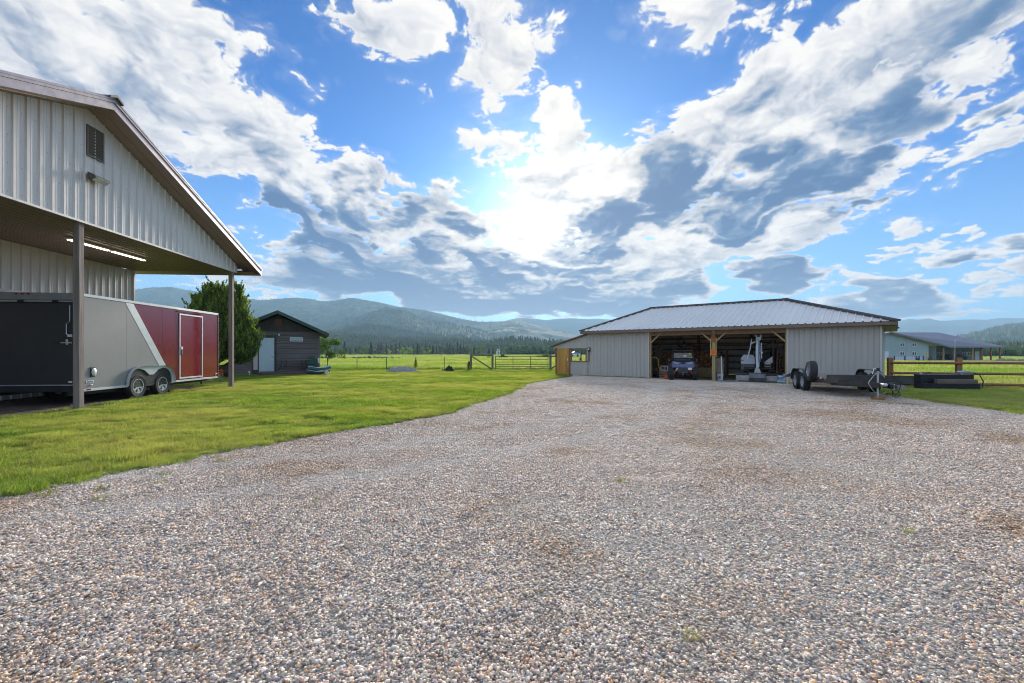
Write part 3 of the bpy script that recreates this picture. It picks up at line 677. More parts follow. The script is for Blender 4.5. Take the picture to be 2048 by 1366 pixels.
R1 = [(-1400, 640), (-900, 610), (-500, 585), (-200, 600), (0, 598), (150, 592), (257, 581), (300, 576), (325, 574.5), (345, 575), (370, 580), (390, 582), (420, 590), (470, 597), (490, 596), (525, 600), (560, 597.5), (590, 595), (620, 597), (640, 602), (655, 603), (675, 601), (690, 597), (705, 595), (730, 599), (750, 602), (775, 608), (800, 614), (830, 618), (850, 620), (880, 627), (905, 633), (925, 638), (945, 641), (960, 643), (986, 644.5), (1000, 643.5), (1025, 641), (1041, 643), (1066, 649), (1099, 656.5), (1132, 664), (1152, 669), (1200, 681), (1280, 698)]
R1c = [(470, 690), (560, 668), (640, 650), (690, 640), (728, 631), (762, 619.5), (786, 618.4), (808, 621), (830, 630), (852, 640), (889, 647), (918, 651), (940, 656), (966, 664), (991, 670), (1016, 676), (1060, 684), (1120, 698)]
R1d = [(480, 700), (560, 690), (640, 668), (669, 665), (699, 657.6), (722, 653), (742, 653), (772, 656), (794, 663), (830, 668), (870, 672), (900, 674), (930, 678), (1000, 692)]
R1e = [(-900, 694), (-300, 688), (250, 690), (400, 680), (560, 676), (655, 672), (684, 674), (728, 677), (772, 681), (830, 684), (889, 684), (940, 686), (970, 690), (1010, 697)]
RH = [(930, 702), (960, 694), (990, 687), (1016, 683), (1036, 681), (1066, 684), (1091, 688), (1107, 688), (1160, 691), (1300, 694), (1500, 692), (1760, 694), (1960, 694), (1999, 692), (2048, 691), (2400, 688), (2900, 690), (3300, 694)]
R2 = [(1750, 705), (1820, 697), (1850, 691), (1880, 683), (1926, 670.5), (1950, 664), (1985, 656.4), (2013, 650), (2048, 643.7), (2150, 630), (2300, 618), (2500, 610), (2800, 622), (3100, 640), (3400, 690)]
ridge('mountain_range', R0, 4600, 3000, fgA, 1)
V1 = ridge('mountain_ridge', R1, 2700, 1500, fgA, 2, fold=.22)
V1c = ridge('forested_spur', R1c, 2000, 1150, fgA, 3, fold=.2)
V1d = ridge('foothill', R1d, 1350, 900, fgB, 4)
V1e = ridge('low_wooded_rise', R1e, 850, 560, fgB, 5, rows=24)
VH = ridge('low_wooded_rise', RH, 700, 480, fgB, 6, rows=24)
V2 = ridge('foothill', R2, 1700, 900, fgB, 7, fold=.22)
plant('ridge_pines', V1, 5000, 9, FC, .3, 1, 1, 700, thin=-.3)
plant('spur_pines', V1c, 7000, 9, FC, .1, 1, 2, 700)
plant('foothill_pines', V1d, 6500, 10, FC, 0, 1, 3, 500, thin=-.7)
plant('wooded_rise_pines', V1e, 11000, 10, FC, 0, 1, 4, 500)
plant('wooded_rise_pines', VH, 11500, 9, FC, 0, 1, 5, 1300)
plant('foothill_pines', V2, 10500, 9, FC, .1, 1, 6, 800, thin=-.2)

# single trees --------------------------------------------------------
def leafy(seed, n, H_, W_, blobs, leaf, m, low=.25):
    """crown of many small leaf faces gathered on clumps"""
    r = np.random.default_rng(seed)
    c = np.stack([r.normal(0, .5, blobs)*W_*.36, r.normal(0, .5, blobs)*W_*.36, low*H_+(H_*(1-low))*r.random(blobs)**.9*.86+H_*.04], -1)
    lim = np.sqrt(np.clip(1-((c[:, 2]/H_-(1+low)/2)/((1-low)/2*1.05))**2, .05, 1)); c[:, :2] *= lim[:, None]*1.6
    br = W_*r.uniform(.13, .24, blobs)
    k = r.integers(0, blobs, n); d = r.standard_normal((n, 3)); d /= np.linalg.norm(d, axis=1)[:, None]
    P = c[k]+d*(br[k]*r.random(n)**.35)[:, None]*np.array([1, 1, .8])
    return leaves(P, leaf, m, r)
def leaves(P, leaf, m, r, up=0., aspect=1.):
    n = len(P); a = r.standard_normal((n, 3)); a[:, 2] += up; a /= np.linalg.norm(a, axis=1)[:, None]
    b = np.cross(a, r.standard_normal((n, 3))); b /= np.linalg.norm(b, axis=1)[:, None]
    s = (leaf*r.uniform(.6, 1.3, n))[:, None]
    V = np.stack([P-a*s*.5*aspect, P+b*s*.42, P+a*s*.5*aspect, P-b*s*.42], 1).reshape(-1, 3)
    return raw_mesh('foliage', V, np.arange(n*4).reshape(-1, 4), m)
def conifer_crown(seed, n, H_, W_, leaf, m, low=.08):
    r = np.random.default_rng(seed); t = r.random(n)**.75
    lay = np.floor(t*16)/16+r.random(n)*.045; z = H_*(low+(1-low)*lay)
    rad = W_/2*(1-lay)**.85*(.35+.65*r.random(n)**.5)*(.8+.4*np.sin(lay*97)**2); a = r.random(n)*2*pi; a = np.round(a*3.5)/3.5+r.normal(0, .12, n)+lay*7
    return leaves(np.stack([rad*np.cos(a), rad*np.sin(a), z-rad*.22], -1), leaf, m, r, aspect=1.2)
def trunk_mesh(h, r0, m, lean=0., seed=0, limbs=0, spread=1.):
    r = random.Random(seed); mb = MB(); pts = [(lean*t*t*h+.04*h*sin(3*t+seed)*t*.3, .02*h*sin(4*t+seed)*t, h*t) for t in (0, .15, .35, .6, .85, 1)]
    mb.tube(pts, [r0*1.25, r0, r0*.85, r0*.6, r0*.35, r0*.12], 7)
    for k in range(limbs):
        t = r.uniform(.25, .85); a = r.uniform(0, 6.28); L = h*.35*spread*(1.1-t); p = Vector((lean*t*t*h, 0, h*t))
        q = p+Vector((cos(a)*L*.55, sin(a)*L*.55, L*.5)); e = p+Vector((cos(a)*L, sin(a)*L, L*1.15)); mb.tube([p, q, e], [r0*.45, r0*.28, r0*.08], 5)
    return mb.mesh('trunk', m, True)
bark = mat('bark', (.12, .085, .06), .9, var=.35, vscale=6, stretch=(1, 1, .25), bump=.5)
def tree(name, label, cat, loc, trunk, crown, s=(1, 1, 1), rz=0., group=None):
    t = thing(name, label, cat, loc, rz, group); t.scale = s; ob('trunk', trunk, t); ob('crown', crown, t); return t
mfir = mat('fir_needles', (.075, .095, .05), .85, var=.35, vscale=.5, isl=.4, spec=.15, trans=.3, space='World')
mfirb = mat('brown_fir_needles', (.15, .125, .08), .85, var=.35, vscale=.5, isl=.4, spec=.15, trans=.3, space='World')
mlf = mat('cottonwood_leaves', (.15, .24, .04), .7, var=.25, vscale=.5, isl=.4, spec=.2, trans=.45, space='World')
mlb = mat('bright_leaves', (.24, .36, .04), .7, var=.25, vscale=.5, isl=.35, spec=.2, trans=.5, space='World')
mlg = mat('grey_green_leaves', (.11, .14, .07), .8, var=.25, vscale=.5, isl=.4, spec=.2, trans=.3, space='World')
CF = [(trunk_mesh(14, .22, bark, seed=i), conifer_crown(40+i, 1500, 14, 4.6, .75, mfir)) for i in range(3)]
CFB = [(trunk_mesh(14, .22, bark, seed=9+i), conifer_crown(50+i, 1300, 14, 4.2, .7, mfirb)) for i in range(2)]
LB = [(trunk_mesh(5, .2, bark, seed=20+i, limbs=4), leafy(60+i, 1500, 8, 6.4, 14, .6, mlb, .06)) for i in range(2)]
LF = [(trunk_mesh(5, .2, bark, seed=24+i, limbs=4), leafy(64+i, 1500, 8, 6.6, 14, .6, mlf, .06)) for i in range(3)]
LG = [(trunk_mesh(5, .2, bark, seed=28+i, limbs=4), leafy(68+i, 1500, 8, 7.6, 14, .6, mlg, .04)) for i in range(3)]
ROW = [(689, 682, 'c'), (720, 690, 'b'), (742, 682, 'c'), (757, 683, 'b'), (762, 684, 'b'), (773, 686, 'b'), (782, 687, 'b'), (792, 686, 'b'), (799, 685, 'b'), (808, 687, 'c'), (817, 688, 'b'), (827, 688, 'b'), (835, 687, 'c'), (838, 686, 'b'), (851, 684, 'b'), (860, 686, 'b'), (866, 689, 'c'), (873, 689, 'b'), (880, 690, 'b'), (895, 685, 'b'), (899, 687, 'c'), (906, 690, 'b'), (915, 684, 'b'), (921, 688, 'c'), (927, 688, 'b'), (934, 691, 'c'), (948, 690, 'c'), (978, 692, 'c'), (986, 692, 'c'), (670, 692, 'c'), (662, 696, 'c'), (700, 693, 'c'), (711, 694, 'b'), (732, 694, 'b'), (643, 690, 'c'),
       (679, 697, 'g'), (703, 695, 'f'), (726, 693, 'f'), (741, 692, 'f'), (748, 698, 'g'), (776, 698, 'l'), (805, 694, 'l'), (819, 694, 'l'), (828, 697, 'f'), (843, 694, 'f'), (854, 695, 'l'), (873, 697, 'f'), (880, 698, 'f'), (892, 694, 'g'), (905, 693, 'g'), (925, 693, 'g'), (936, 695, 'g'), (942, 695, 'f'), (958, 692, 'f'), (966, 693, 'f'), (1003, 697, 'f'), (1012, 696, 'g'), (1020, 697, 'f')]
LBL = dict(c=('fir_tree', 'dark green fir standing in the tree row at the far edge of the field', 'conifer', 'dark firs in the row across the field', CF),
           b=('fir_tree', 'brownish thin conifer in the tree row at the far edge of the field', 'conifer', 'brownish conifers in the row across the field', CFB),
           l=('leafy_tree', 'bright yellow-green round tree in front of the far conifers', 'tree', 'bright leafy trees across the field', LB),
           f=('leafy_tree', 'mid green round tree at the far edge of the field', 'tree', 'mid green leafy trees across the field', LF),
           g=('leafy_tree', 'dull grey-green broad tree at the far edge of the field', 'tree', 'grey-green broad trees across the field', LG))
def row_tree(px, top, k, D, base=None):
    nm, lb, ct, gr, pool = LBL[k]; tr, cr = random.choice(pool); x = (px-CX)/F*D; z = ghf(x, D); Ht = (HOR-top)/F*D+EYE-z; h0 = 14 if k in 'cb' else 8
    s = Ht/h0; w = s*(random.uniform(.8, 1.05) if k in 'cb' else random.uniform(.9, 1.15)); return tree(nm, lb, ct, (x, D, z-.1), tr, cr, (w, w, s), random.uniform(0, 6.28), gr)
for px, top, k in ROW: row_tree(px, top, k, random.uniform(405, 450)-(18 if k == 'l' else 0))
# low band of bushes right of the gate, wood behind
V = np.stack([np.stack([(np.linspace(1018, 1330, 40)-CX)/F*d, np.full(40, d), np.full(40, -1.6)], -1) for d in np.linspace(395, 430, 6)])
plant('bush_band', V, 420, 8.5, FR, 0, 1, 11); 
V = np.stack([np.stack([(np.linspace(560, 1330, 60)-CX)/F*d, np.full(60, d), np.full(60, -1.6)], -1) for d in np.linspace(455, 560, 8)])
plant('wood_edge', V, 1500, 9.5, FC, 0, 1, 12)
V = np.stack([np.stack([(np.linspace(1930, 2330, 50)-CX)/F*d, np.full(50, d), np.full(50, -1.6)], -1) for d in np.linspace(265, 300, 6)])
plant('tree_belt', V, 700, 6.2, FR, 0, 1, 13)
V = np.stack([np.stack([(np.linspace(1900, 2330, 50)-CX)/F*d, np.full(50, d), np.full(50, -1.6)], -1) for d in np.linspace(320, 460, 8)])
plant('wood_edge', V, 2500, 9.5, FC, 0, 1, 14)
# scrub along the far ditch of the left field
V = np.stack([np.stack([(np.linspace(430, 800, 60)-CX)/F*d, np.full(60, d), gh(np.zeros(60), np.full(60, d))], -1) for d in np.linspace(115, 190, 8)])
plant('field_scrub', V, 260, .9, FR, 0, 1, 15, thin=.1)
# small round tree behind the shed
d_ = 62.; p_ = PD(662, 709, d_); z_ = ghf(p_.x, d_)
t = thing('leafy_tree', 'small round green tree beyond the right corner of the dark shed', 'tree', (p_.x-.4, d_, z_)); ob('trunk', trunk_mesh(1.9, .07, bark, seed=5, limbs=6), t); ob('crown', leafy(77, 4200, 3.5, 3.3, 22, .16, mat('young_leaves', (.10, .17, .035), .7, var=.3, vscale=2, isl=.4, spec=.2, trans=.4), .18), t)
# sage-like low bush right of gate, far
for px, py, w, hh in ((1008, 709, 12, 4.5), (1095, 709.5, 34, 4.5), (977, 708.5, 6, 2)):
    D = 170; x = (px-CX)/F*D; o = ob('bush', leafy(int(px), 900, hh*1.3/F*D*1.2, w/F*D, 12, .35, mlg, .0), None, (x, D, ghf(x, D)+.3))
    tag(o, {1008: 'small rounded bush in the field above the left gate post', 1095: 'long low brownish bush in the field beyond the wooden barn door', 977: 'tiny low bush in the field above the braced fence'}[px], 'bush')
# ------------------------------------------------------------------ left building: open-sided lean-to gable of ribbed steel
def onU(px, py, U):
    """pixel -> (along V, height) on the vertical plane at U of the left building"""
    dx = (px-CX)/F; t = U/(dx*LU.x+LU.y); return t*(dx*LV.x+LV.y), EYE+(HOR-py)/F*t
steel = mat('taupe_steel_siding', (.76, .69, .64), .36, .12, var=.05, vscale=.8, stretch=(1, 1, .3), bump=.04, bscale=6, dirt=((.38, .35, .31), .10))
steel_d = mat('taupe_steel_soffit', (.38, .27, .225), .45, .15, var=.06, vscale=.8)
trim = mat('bronze_taupe_trim', (.40, .345, .37), .35, .35, var=.05)
trimd = mat('dark_trim', (.12, .105, .10), .5, .1)
postw = mat('weathered_stained_post', (.30, .235, .205), .8, var=.35, vscale=5, stretch=(3, 3, .12), bump=.6, bscale=18)
white = mat('white_paint', (.78, .78, .77), .4, var=.04)
galv = mat('galvanised', (.58, .59, .6), .35, .8, var=.1)
blackp = mat('black_plastic', (.018, .018, .02), .5)
LB_ = thing('pole_building', 'large taupe ribbed-steel building with an open gabled lean-to over the trailer', 'building', (0, 0, 0), 0)
LB_.rotation_euler = (0, 0, _a)
Z0, ZA, SL = 4.83, 7.86, .36          # underside of gable, wall peak, roof slope
VA, VE = 12.67, 20.9                  # apex and eave along the wall
UG, UF, UW = -10.03, -9.40, -14.05    # gable wall, fascia, recessed wall
def top(v): return ZA-abs(v-VA)*SL
# gable wall (u of sheet = V direction)
v0, v1 = 4.6, 19.97
gp = ribbed(LB_, 'wall_panel', steel, (UG, v0, 0), (0, 1, 0), (0, 0, 1), (1, 0, 0), v1-v0, Z0, lambda u: max(Z0, top(v0+u)-.06), rw=.055, rh=.034)
# screws on the ribs
mb = MB()
v = v0+.23
while v < v1:
    zz = Z0+.12
    while zz < top(v)-.15:
        mb.box((UG+.003, v, zz), (.006, .012, .012)); zz += .61
    v += .305
stuff(mb.build('screw', trimd, LB_))
mb = MB(); mb.box((UG+.012, (v0+v1)/2, Z0-.012), (.05, v1-v0, .05)); mb.build('bottom_trim', steel, LB_)
mb = MB(); mb.box((UG+.0, v1+.012, Z0+.12), (.09, .05, .30)); mb.build('corner_trim', steel, LB_)
# roof deck: two slopes, overhanging the gable; rake fascia
for s, ve in ((1, VE), (-1, 2*VA-VE)):
    zt = lambda v: ZA+.14-abs(v-VA)*SL
    dv = (ve-VA)
    Vd = Vector((0, s, -SL)).normalized(); L = abs(dv)/abs(Vd.y)
    ribbed(LB_, 'roof_panel', trim, (UF+.03, VA, ZA+.20), (-1, 0, 0), Vd, Vector((0, s*SL, 1)).normalized(), 14.5, 0, L, sheet=.915, minor=False)
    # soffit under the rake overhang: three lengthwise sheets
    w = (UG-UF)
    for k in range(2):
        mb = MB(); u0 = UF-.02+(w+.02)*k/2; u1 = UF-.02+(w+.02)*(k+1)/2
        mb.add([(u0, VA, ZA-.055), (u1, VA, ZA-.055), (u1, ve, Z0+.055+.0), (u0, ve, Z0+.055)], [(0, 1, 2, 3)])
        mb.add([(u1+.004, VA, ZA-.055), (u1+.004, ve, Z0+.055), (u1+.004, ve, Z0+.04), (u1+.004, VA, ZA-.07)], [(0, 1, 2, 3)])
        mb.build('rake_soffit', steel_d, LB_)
    # fascia board (lower band) and drip flashing (upper band)
    zE = Z0
    mb = MB(); mb.prism([(UF, VA, ZA-.055), (UF, VA, ZA+.125), (UF, ve, Z0+.22), (UF, ve, Z0+.02)], (-.04, 0, 0)); mb.build('rake_fascia', trim, LB_)
    mb = MB(); mb.prism([(UF+.022, VA, ZA+.13), (UF+.022, VA, ZA+.27), (UF+.022, ve+.03*s, Z0+.30), (UF+.022, ve+.03*s, Z0+.215)], (-.10, 0, 0)); mb.build('drip_flashing', trim, LB_)
    mb = MB(); mb.box((UF-7.2, ve-.02*s, Z0+.12), (14.4, .05, .22)); mb.build('eave_fascia', trim, LB_)
    # eave soffit
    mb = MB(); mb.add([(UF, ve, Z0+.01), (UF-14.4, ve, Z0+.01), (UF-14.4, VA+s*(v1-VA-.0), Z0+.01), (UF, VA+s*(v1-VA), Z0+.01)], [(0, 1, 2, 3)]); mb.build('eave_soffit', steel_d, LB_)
mb = MB(); mb.prism([(UF+.09, VA-.22, ZA+.16), (UF+.09, VA, ZA+.265), (UF+.09, VA+.22, ZA+.16), (UF+.09, VA+.22, ZA+.22), (UF+.09, VA, ZA+.33), (UF+.09, VA-.22, ZA+.22)], (-14.6, 0, 0)); mb.build('ridge_cap', trimd, LB_)
# porch ceiling, ribbed along the building
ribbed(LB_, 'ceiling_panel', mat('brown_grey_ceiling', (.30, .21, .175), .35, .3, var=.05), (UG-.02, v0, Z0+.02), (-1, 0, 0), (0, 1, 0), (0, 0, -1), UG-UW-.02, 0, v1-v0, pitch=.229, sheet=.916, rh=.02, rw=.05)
# beam along the gable line above the posts
mb = MB(); mb.box((UG-.08, (v0+v1)/2, Z0+.16), (.09, v1-v0, .28)); mb.build('beam', postw, LB_)
# recessed wall with its corner and door rail, far end wall, back
ribbed(LB_, 'wall_panel', steel, (UW, v0, 0), (0, 1, 0), (0, 0, 1), (1, 0, 0), 19.9-v0, .05, Z0, rw=.055, rh=.032)
mb = MB(); mb.box((UW+.01, 19.93, Z0/2), (.10, .08, Z0)); mb.build('corner_trim', steel, LB_)
ribbed(LB_, 'wall_panel', steel, (UW, 19.97, 0), (-1, 0, 0), (0, 0, 1), (0, 1, 0), 9.6, .05, Z0, minor=False)
mb = MB(); mb.box((UW-4.9, 19.9, Z0/2), (9.6, .03, Z0)); mb.box((UW-.1, 12.2, Z0/2), (.03, 15.2, Z0)); mb.box((UW-4.9, v0, Z0/2), (9.6, .03, Z0)); mb.box((UW-9.7, 12.2, Z0/2), (.03, 15.3, Z0)); mb.build('wall_lining', trimd, LB_)
mb = MB(); mb.box((UW+.05, 12.5, 3.32), (.06, 9, .09)); mb.box((UW+.05, 12.5, 3.18), (.05, 9, .05)); mb.build('door_track', trim, LB_)
# vent with louvres, flood light
va, vz0, vz1 = 12.60, 6.60, 7.36
vt = MB(); W_ = .50
vt.box((UG+.03, va+W_/2, vz1), (.05, W_+.04, .03)); vt.box((UG+.03, va+W_/2, vz0), (.05, W_+.04, .03)); vt.box((UG+.03, va, (vz0+vz1)/2), (.05, .03, vz1-vz0)); vt.box((UG+.03, va+W_, (vz0+vz1)/2), (.05, .03, vz1-vz0))
vt = vt.build('gable_vent', mat('vent_brown', (.20, .17, .155), .5), LB_)
MB().box((UG+.006, va+W_/2, (vz0+vz1)/2), (.01, W_-.02, vz1-vz0-.02)).build('vent_backing', blackp, vt)
lou = MB().box((0, 0, 0), (.008, W_-.04, .075), Matrix.Rotation(R(48), 3, 'Y')).mesh('louvre', MATS['vent_brown'])
for k in range(9): ob('louvre', lou, vt, (UG+.035, va+W_/2, vz0+.06+k*.079))
fl = MB().box((UG+.05, 12.78, 6.08), (.08, .30, .10), bev=.01).build('floodlight_bracket', mat('bronze_housing', (.10, .085, .075), .4), LB_)
hd = MB(); hd.prism([(UG+.08, 12.55, 6.14), (UG+.26, 12.55, 6.06), (UG+.28, 12.55, 6.00), (UG+.17, 12.55, 5.93), (UG+.08, 12.55, 6.0)], (0, .46, 0)); hd = hd.build('floodlight_head', MATS['bronze_housing'], fl)
MB().prism([(UG+.285, 12.57, 5.995), (UG+.178, 12.57, 5.922), (UG+.172, 12.57, 5.930), (UG+.279, 12.57, 6.003)], (0, .42, 0)).build('lens', mat('lamp_glass', (.75, .78, .8), .08, spec=.8), fl)
# porch posts: separate parts of the building
for v in (5.25, 12.52, 19.84):
    MB().box((UG-.11, v, Z0/2+.05), (.155, .155, Z0+.1), bev=.008).build('post', postw, LB_)
# strip lights under the ceiling
tubeM = emat('lit_tube', (1, .90, .74), 3.5)
for v in (14.15, 15.75):
    t = thing('strip_light', 'lit fluorescent strip on the porch ceiling, %s of the two' % ('nearer' if v < 15 else 'farther'), 'light', UV(-11.78, v, 4.79), _a, 'fluorescent strips under the porch ceiling')
    MB().box((0, .78, 0), (.13, 1.5, .055), bev=.01).build('housing', white, t)
    MB().tube([(-.03, .06, -.045), (-.03, 1.5, -.045)], .016, 8).build('tube', tubeM, t, True); MB().tube([(.035, .06, -.045), (.035, 1.5, -.045)], .016, 8).build('tube', tubeM, t, True)

# ------------------------------------------------------------------ enclosed cargo trailer under the lean-to
US, VR_, VF = -10.85, 13.36, 20.18; BW = 2.5; ZB, ZT = .40, 3.11
def S(px, py): v, z = onU(px, py, US); return v-VR_, z
TR = thing('enclosed_trailer', 'enclosed cargo trailer with black rear ramp, grey and maroon side and tandem wheels', 'trailer', UV(US, VR_, 0), _a)
silver = mat('silver_grey_skin', (.33, .31, .29), .44, .0, var=.05, vscale=1.2)
maroon = mat('maroon_skin', (.30, .014, .03), .15, 0., var=.03, spec=1.0)
charc = mat('charcoal_ramp', (.045, .042, .045), .42, .2, var=.1, vscale=1.5, coat=.1)
alu = mat('bright_aluminium', (.78, .77, .76), .38, .25, var=.05)
Lt = VF-VR_
MB().box((-BW/2, Lt/2, (ZB+ZT)/2+.0), (BW-.03, Lt-.03, ZT-ZB-.02), bev=.02).build('body_shell', charc, TR)
d1 = S(247, 603); d2 = S(330, 737); b1 = S(266, 604); b2 = S(331, 737)
ya0, ya1 = S(250, 603)[0], S(319, 738)[0]; yb0, yb1 = S(266, 605)[0], S(332, 738)[0]
zt_, zb_ = ZT-.09, ZB+.05
def xline(y0, y1, z): t = (zt_-z)/(zt_-.98); return y0+(y1-y0)*t
e = .004
def side(name, pts, m, off=0.): mb = MB(); mb.prism([(e+off, y, z) for (y, z) in pts], (.006, 0, 0)); return mb.build(name, m, TR)
ys = S(252, 700)[0]; yp = S(325, 620)[0]
# grey skins: rear sheet, second sheet up to the diagonal
ygs = S(253, 680)[0]
side('side_panel', [(.06, zb_), (ygs-.006, zb_), (ygs-.006, zt_), (.06, zt_)], silver)
side('side_panel', [(ygs, zb_), (xline(ya0, ya1, zb_)-.0, zb_), (ya0, zt_), (ygs, zt_)], silver)
ym = S(325, 650)[0]; yd0 = S(358, 690)[0]; yd1 = S(403, 690)[0]
zc = .98+(zt_-.98)*(1-(ym-.006-yb0)/(yb1-yb0))
side('side_panel', [(yb0, zt_), (xline(yb0, yb1, zc), zc), (ym-.006, zc), (ym-.006, zt_)], maroon)
side('side_panel', [(ym, zt_), (ym, zc), (xline(yb0, yb1, zb_), zb_), (Lt-.05, zb_), (Lt-.05, zt_)], maroon)
side('diagonal_band', [(ya0, zt_), (xline(ya0, ya1, zb_), zb_), (xline(yb0, yb1, zb_), zb_), (yb0, zt_)], alu, .004)
MB().box((.0, Lt/2, ZT-.04), (.05, Lt+.02, .09), bev=.01).build('roof_rail', alu, TR)
MB().box((.0, Lt/2, ZB+.02), (.04, Lt, .07), bev=.006).build('bottom_rail', alu, TR)
MB().box((.0, .03, (ZB+ZT)/2), (.05, .07, ZT-ZB), bev=.01).build('corner_post', alu, TR); MB().box((.0, Lt-.02, (ZB+ZT)/2), (.05, .06, ZT-ZB), bev=.01).build('corner_post', mat('maroon_edge', (.22, .03, .04), .25), TR)
rv = MB()
for k in range(26): rv.box((.03, Lt-.02, ZB+.1+k*.1), (.012, .02, .02))
stuff(rv.build('rivet', alu, TR))
# side door
dz0, dz1 = .52, S(380, 630)[1]-.02
dr = MB(); dr.box((.016, (yd0+yd1)/2, (dz0+dz1)/2), (.02, yd1-yd0-.10, dz1-dz0-.08), bev=.004); dr = dr.build('side_door', maroon, TR)
fr = MB()
for y in (yd0, yd1): fr.box((.028, y, (dz0+dz1)/2), (.03, .055, dz1-dz0+.055), bev=.005)
for z in (dz0, dz1): fr.box((.027, (yd0+yd1)/2, z), (.026, yd1-yd0, .055), bev=.005)
fr.build('door_frame', alu, dr)
MB().box((.045, yd0+.09, 1.63), (.03, .10, .10)).build('door_handle', alu, dr); MB().box((.045, yd0+.10, 1.47), (.035, .09, .16)).build('lock', blackp, dr)
MB().box((.03, (yd0+yd1)/2-.1, dz1+.10), (.05, yd1-yd0+.1, .03)).build('rain_gutter', maroon, TR)
# double fender and two spoked wheels
w1, w2 = S(275, 760)[0], S(324, 760)[0]; wr = .385
fp = []; n = 10
cz = .50; ro = .52
out = [(w1-ro-.02, ZB+.02)]+[(w1-ro*cos(t*pi/2/n), cz+ro*sin(t*pi/2/n)) for t in range(n+1)]+[(w2+ro*sin(t*pi/2/n), cz+ro*cos(t*pi/2/n)) for t in range(n+1)]+[(w2+ro+.02, ZB+.02)]
ri = ro-.07; mid = (w1+w2)/2
inn = [(w2+ri, ZB+.02)]+[(w2+ri*cos(t*pi/2/n), cz+ri*sin(t*pi/2/n)) for t in range(n+1)]+[(w2-.25, cz+ri-.06), (mid+.1, cz+ri-.22), (mid-.1, cz+ri-.22), (w1+.25, cz+ri-.06)]+[(w1-ri*sin(t*pi/2/n), cz+ri*cos(t*pi/2/n)) for t in range(n+1)]+[(w1-ri, ZB+.02)]
mb = MB(); pts = out+inn; mb.prism([(.02, y, z) for y, z in pts], (.03, 0, 0)); 
for i in range(len(out)-1):
    (y0, z0), (y1, z1) = out[i], out[i+1]; mb.add([(.02, y0, z0), (.02, y1, z1), (.13, y1, z1), (.13, y0, z0)], [(0, 1, 2, 3)])
mb.build('fender', alu, TR)
well = MB(); well.prism([(.012, y, z) for y, z in [(w1-.46, ZB-.04)]+[(w1-.46*cos(t*pi/2/6), cz+.44*sin(t*pi/2/6)) for t in range(7)]+[(w2+.46*sin(t*pi/2/6), cz+.44*cos(t*pi/2/6)) for t in range(7)]+[(w2+.46, ZB-.04)]], (.008, 0, 0)); well.build('wheel_well', blackp, TR)
rub = mat('tyre_rubber', (.028, .027, .027), .75, var=.25, vscale=9, bump=.3, bscale=60)
def wheel(parent, name, c, ax, r, w, rim_r, rimM, spokes=6, seg=28, knob=0., dish=.0):
    ax = Vector(ax).normalized(); o = w/2
    mb = MB(); mb.lathe([(rim_r*.98, -o*.9), (r*.90, -o), (r*.985, -o*.78), (r, -o*.3), (r, o*.3), (r*.985, o*.78), (r*.90, o), (rim_r*.98, o*.9), (rim_r*.9, 0)], c, ax, seg, True)
    if knob:
        a = Vector((0, 0, 1)) if abs(ax.z) < .9 else Vector((1, 0, 0)); a = (a-ax*a.dot(ax)).normalized(); b = ax.cross(a)
        for k in range(22):
            t = 2*pi*k/22; d = a*cos(t)+b*sin(t); tt = -a*sin(t)+b*cos(t)
            for s_ in (-.62, .0, .62):
                M = Matrix((ax, tt, d)).transposed(); mb.box(Vector(c)+d*(r-.002)+ax*o*s_+tt*(.03 if s_ == 0 else 0), (w*.26, .045, knob), M)
    wh = mb.build(name, rub, parent, True)
    m2 = MB(); f = o*.72-dish
    m2.lathe([(rim_r*1.0, o*.92), (rim_r*.93, o*.92), (rim_r*.88, f*.6), (rim_r*.90, -o*.8), (rim_r*.99, -o*.8)], c, ax, seg)
    m2.f = m2.f[:-2]; m2.mi = m2.mi[:-2]
    m2.build('rim', rimM, wh, True)
    a = Vector((0, 0, 1)); a = (a-ax*a.dot(ax)).normalized(); b = ax.cross(a); sp = MB()
    for k in range(spokes):
        for dd in ((-.16, .16) if spokes == 6 else (0,)):
            t = 2*pi*k/spokes+.2; d = a*cos(t)+b*sin(t); d2 = a*cos(t+dd)+b*sin(t+dd); sp.beam(Vector(c)+ax*f*.95+d*rim_r*.18, Vector(c)+ax*f*.9+d2*rim_r*.93, rim_r*(.15 if spokes == 6 else .30), .03, ax)
    sp.lathe([(rim_r*.26, f*.85), (rim_r*.22, f*1.08), (rim_r*.10, f*1.12)], c, ax, 12); sp.build('spokes', rimM, wh)
    MB().lathe([(rim_r*.86, -.01), (rim_r*.86, 0.01)], Vector(c)+ax*f*.35, ax, 16).build('brake_drum', blackp, wh)
    return wh
chrome = mat('machined_alloy', (.85, .85, .86), .30, .35, var=.1)
for w_ in (w1, w2): wheel(TR, 'wheel', (-.075, w_, wr), (1, 0, 0), wr, .23, .235, chrome)
for w_ in (w1, w2): wheel(TR, 'wheel', (-BW+.075, w_, wr), (-1, 0, 0), wr, .23, .235, chrome)
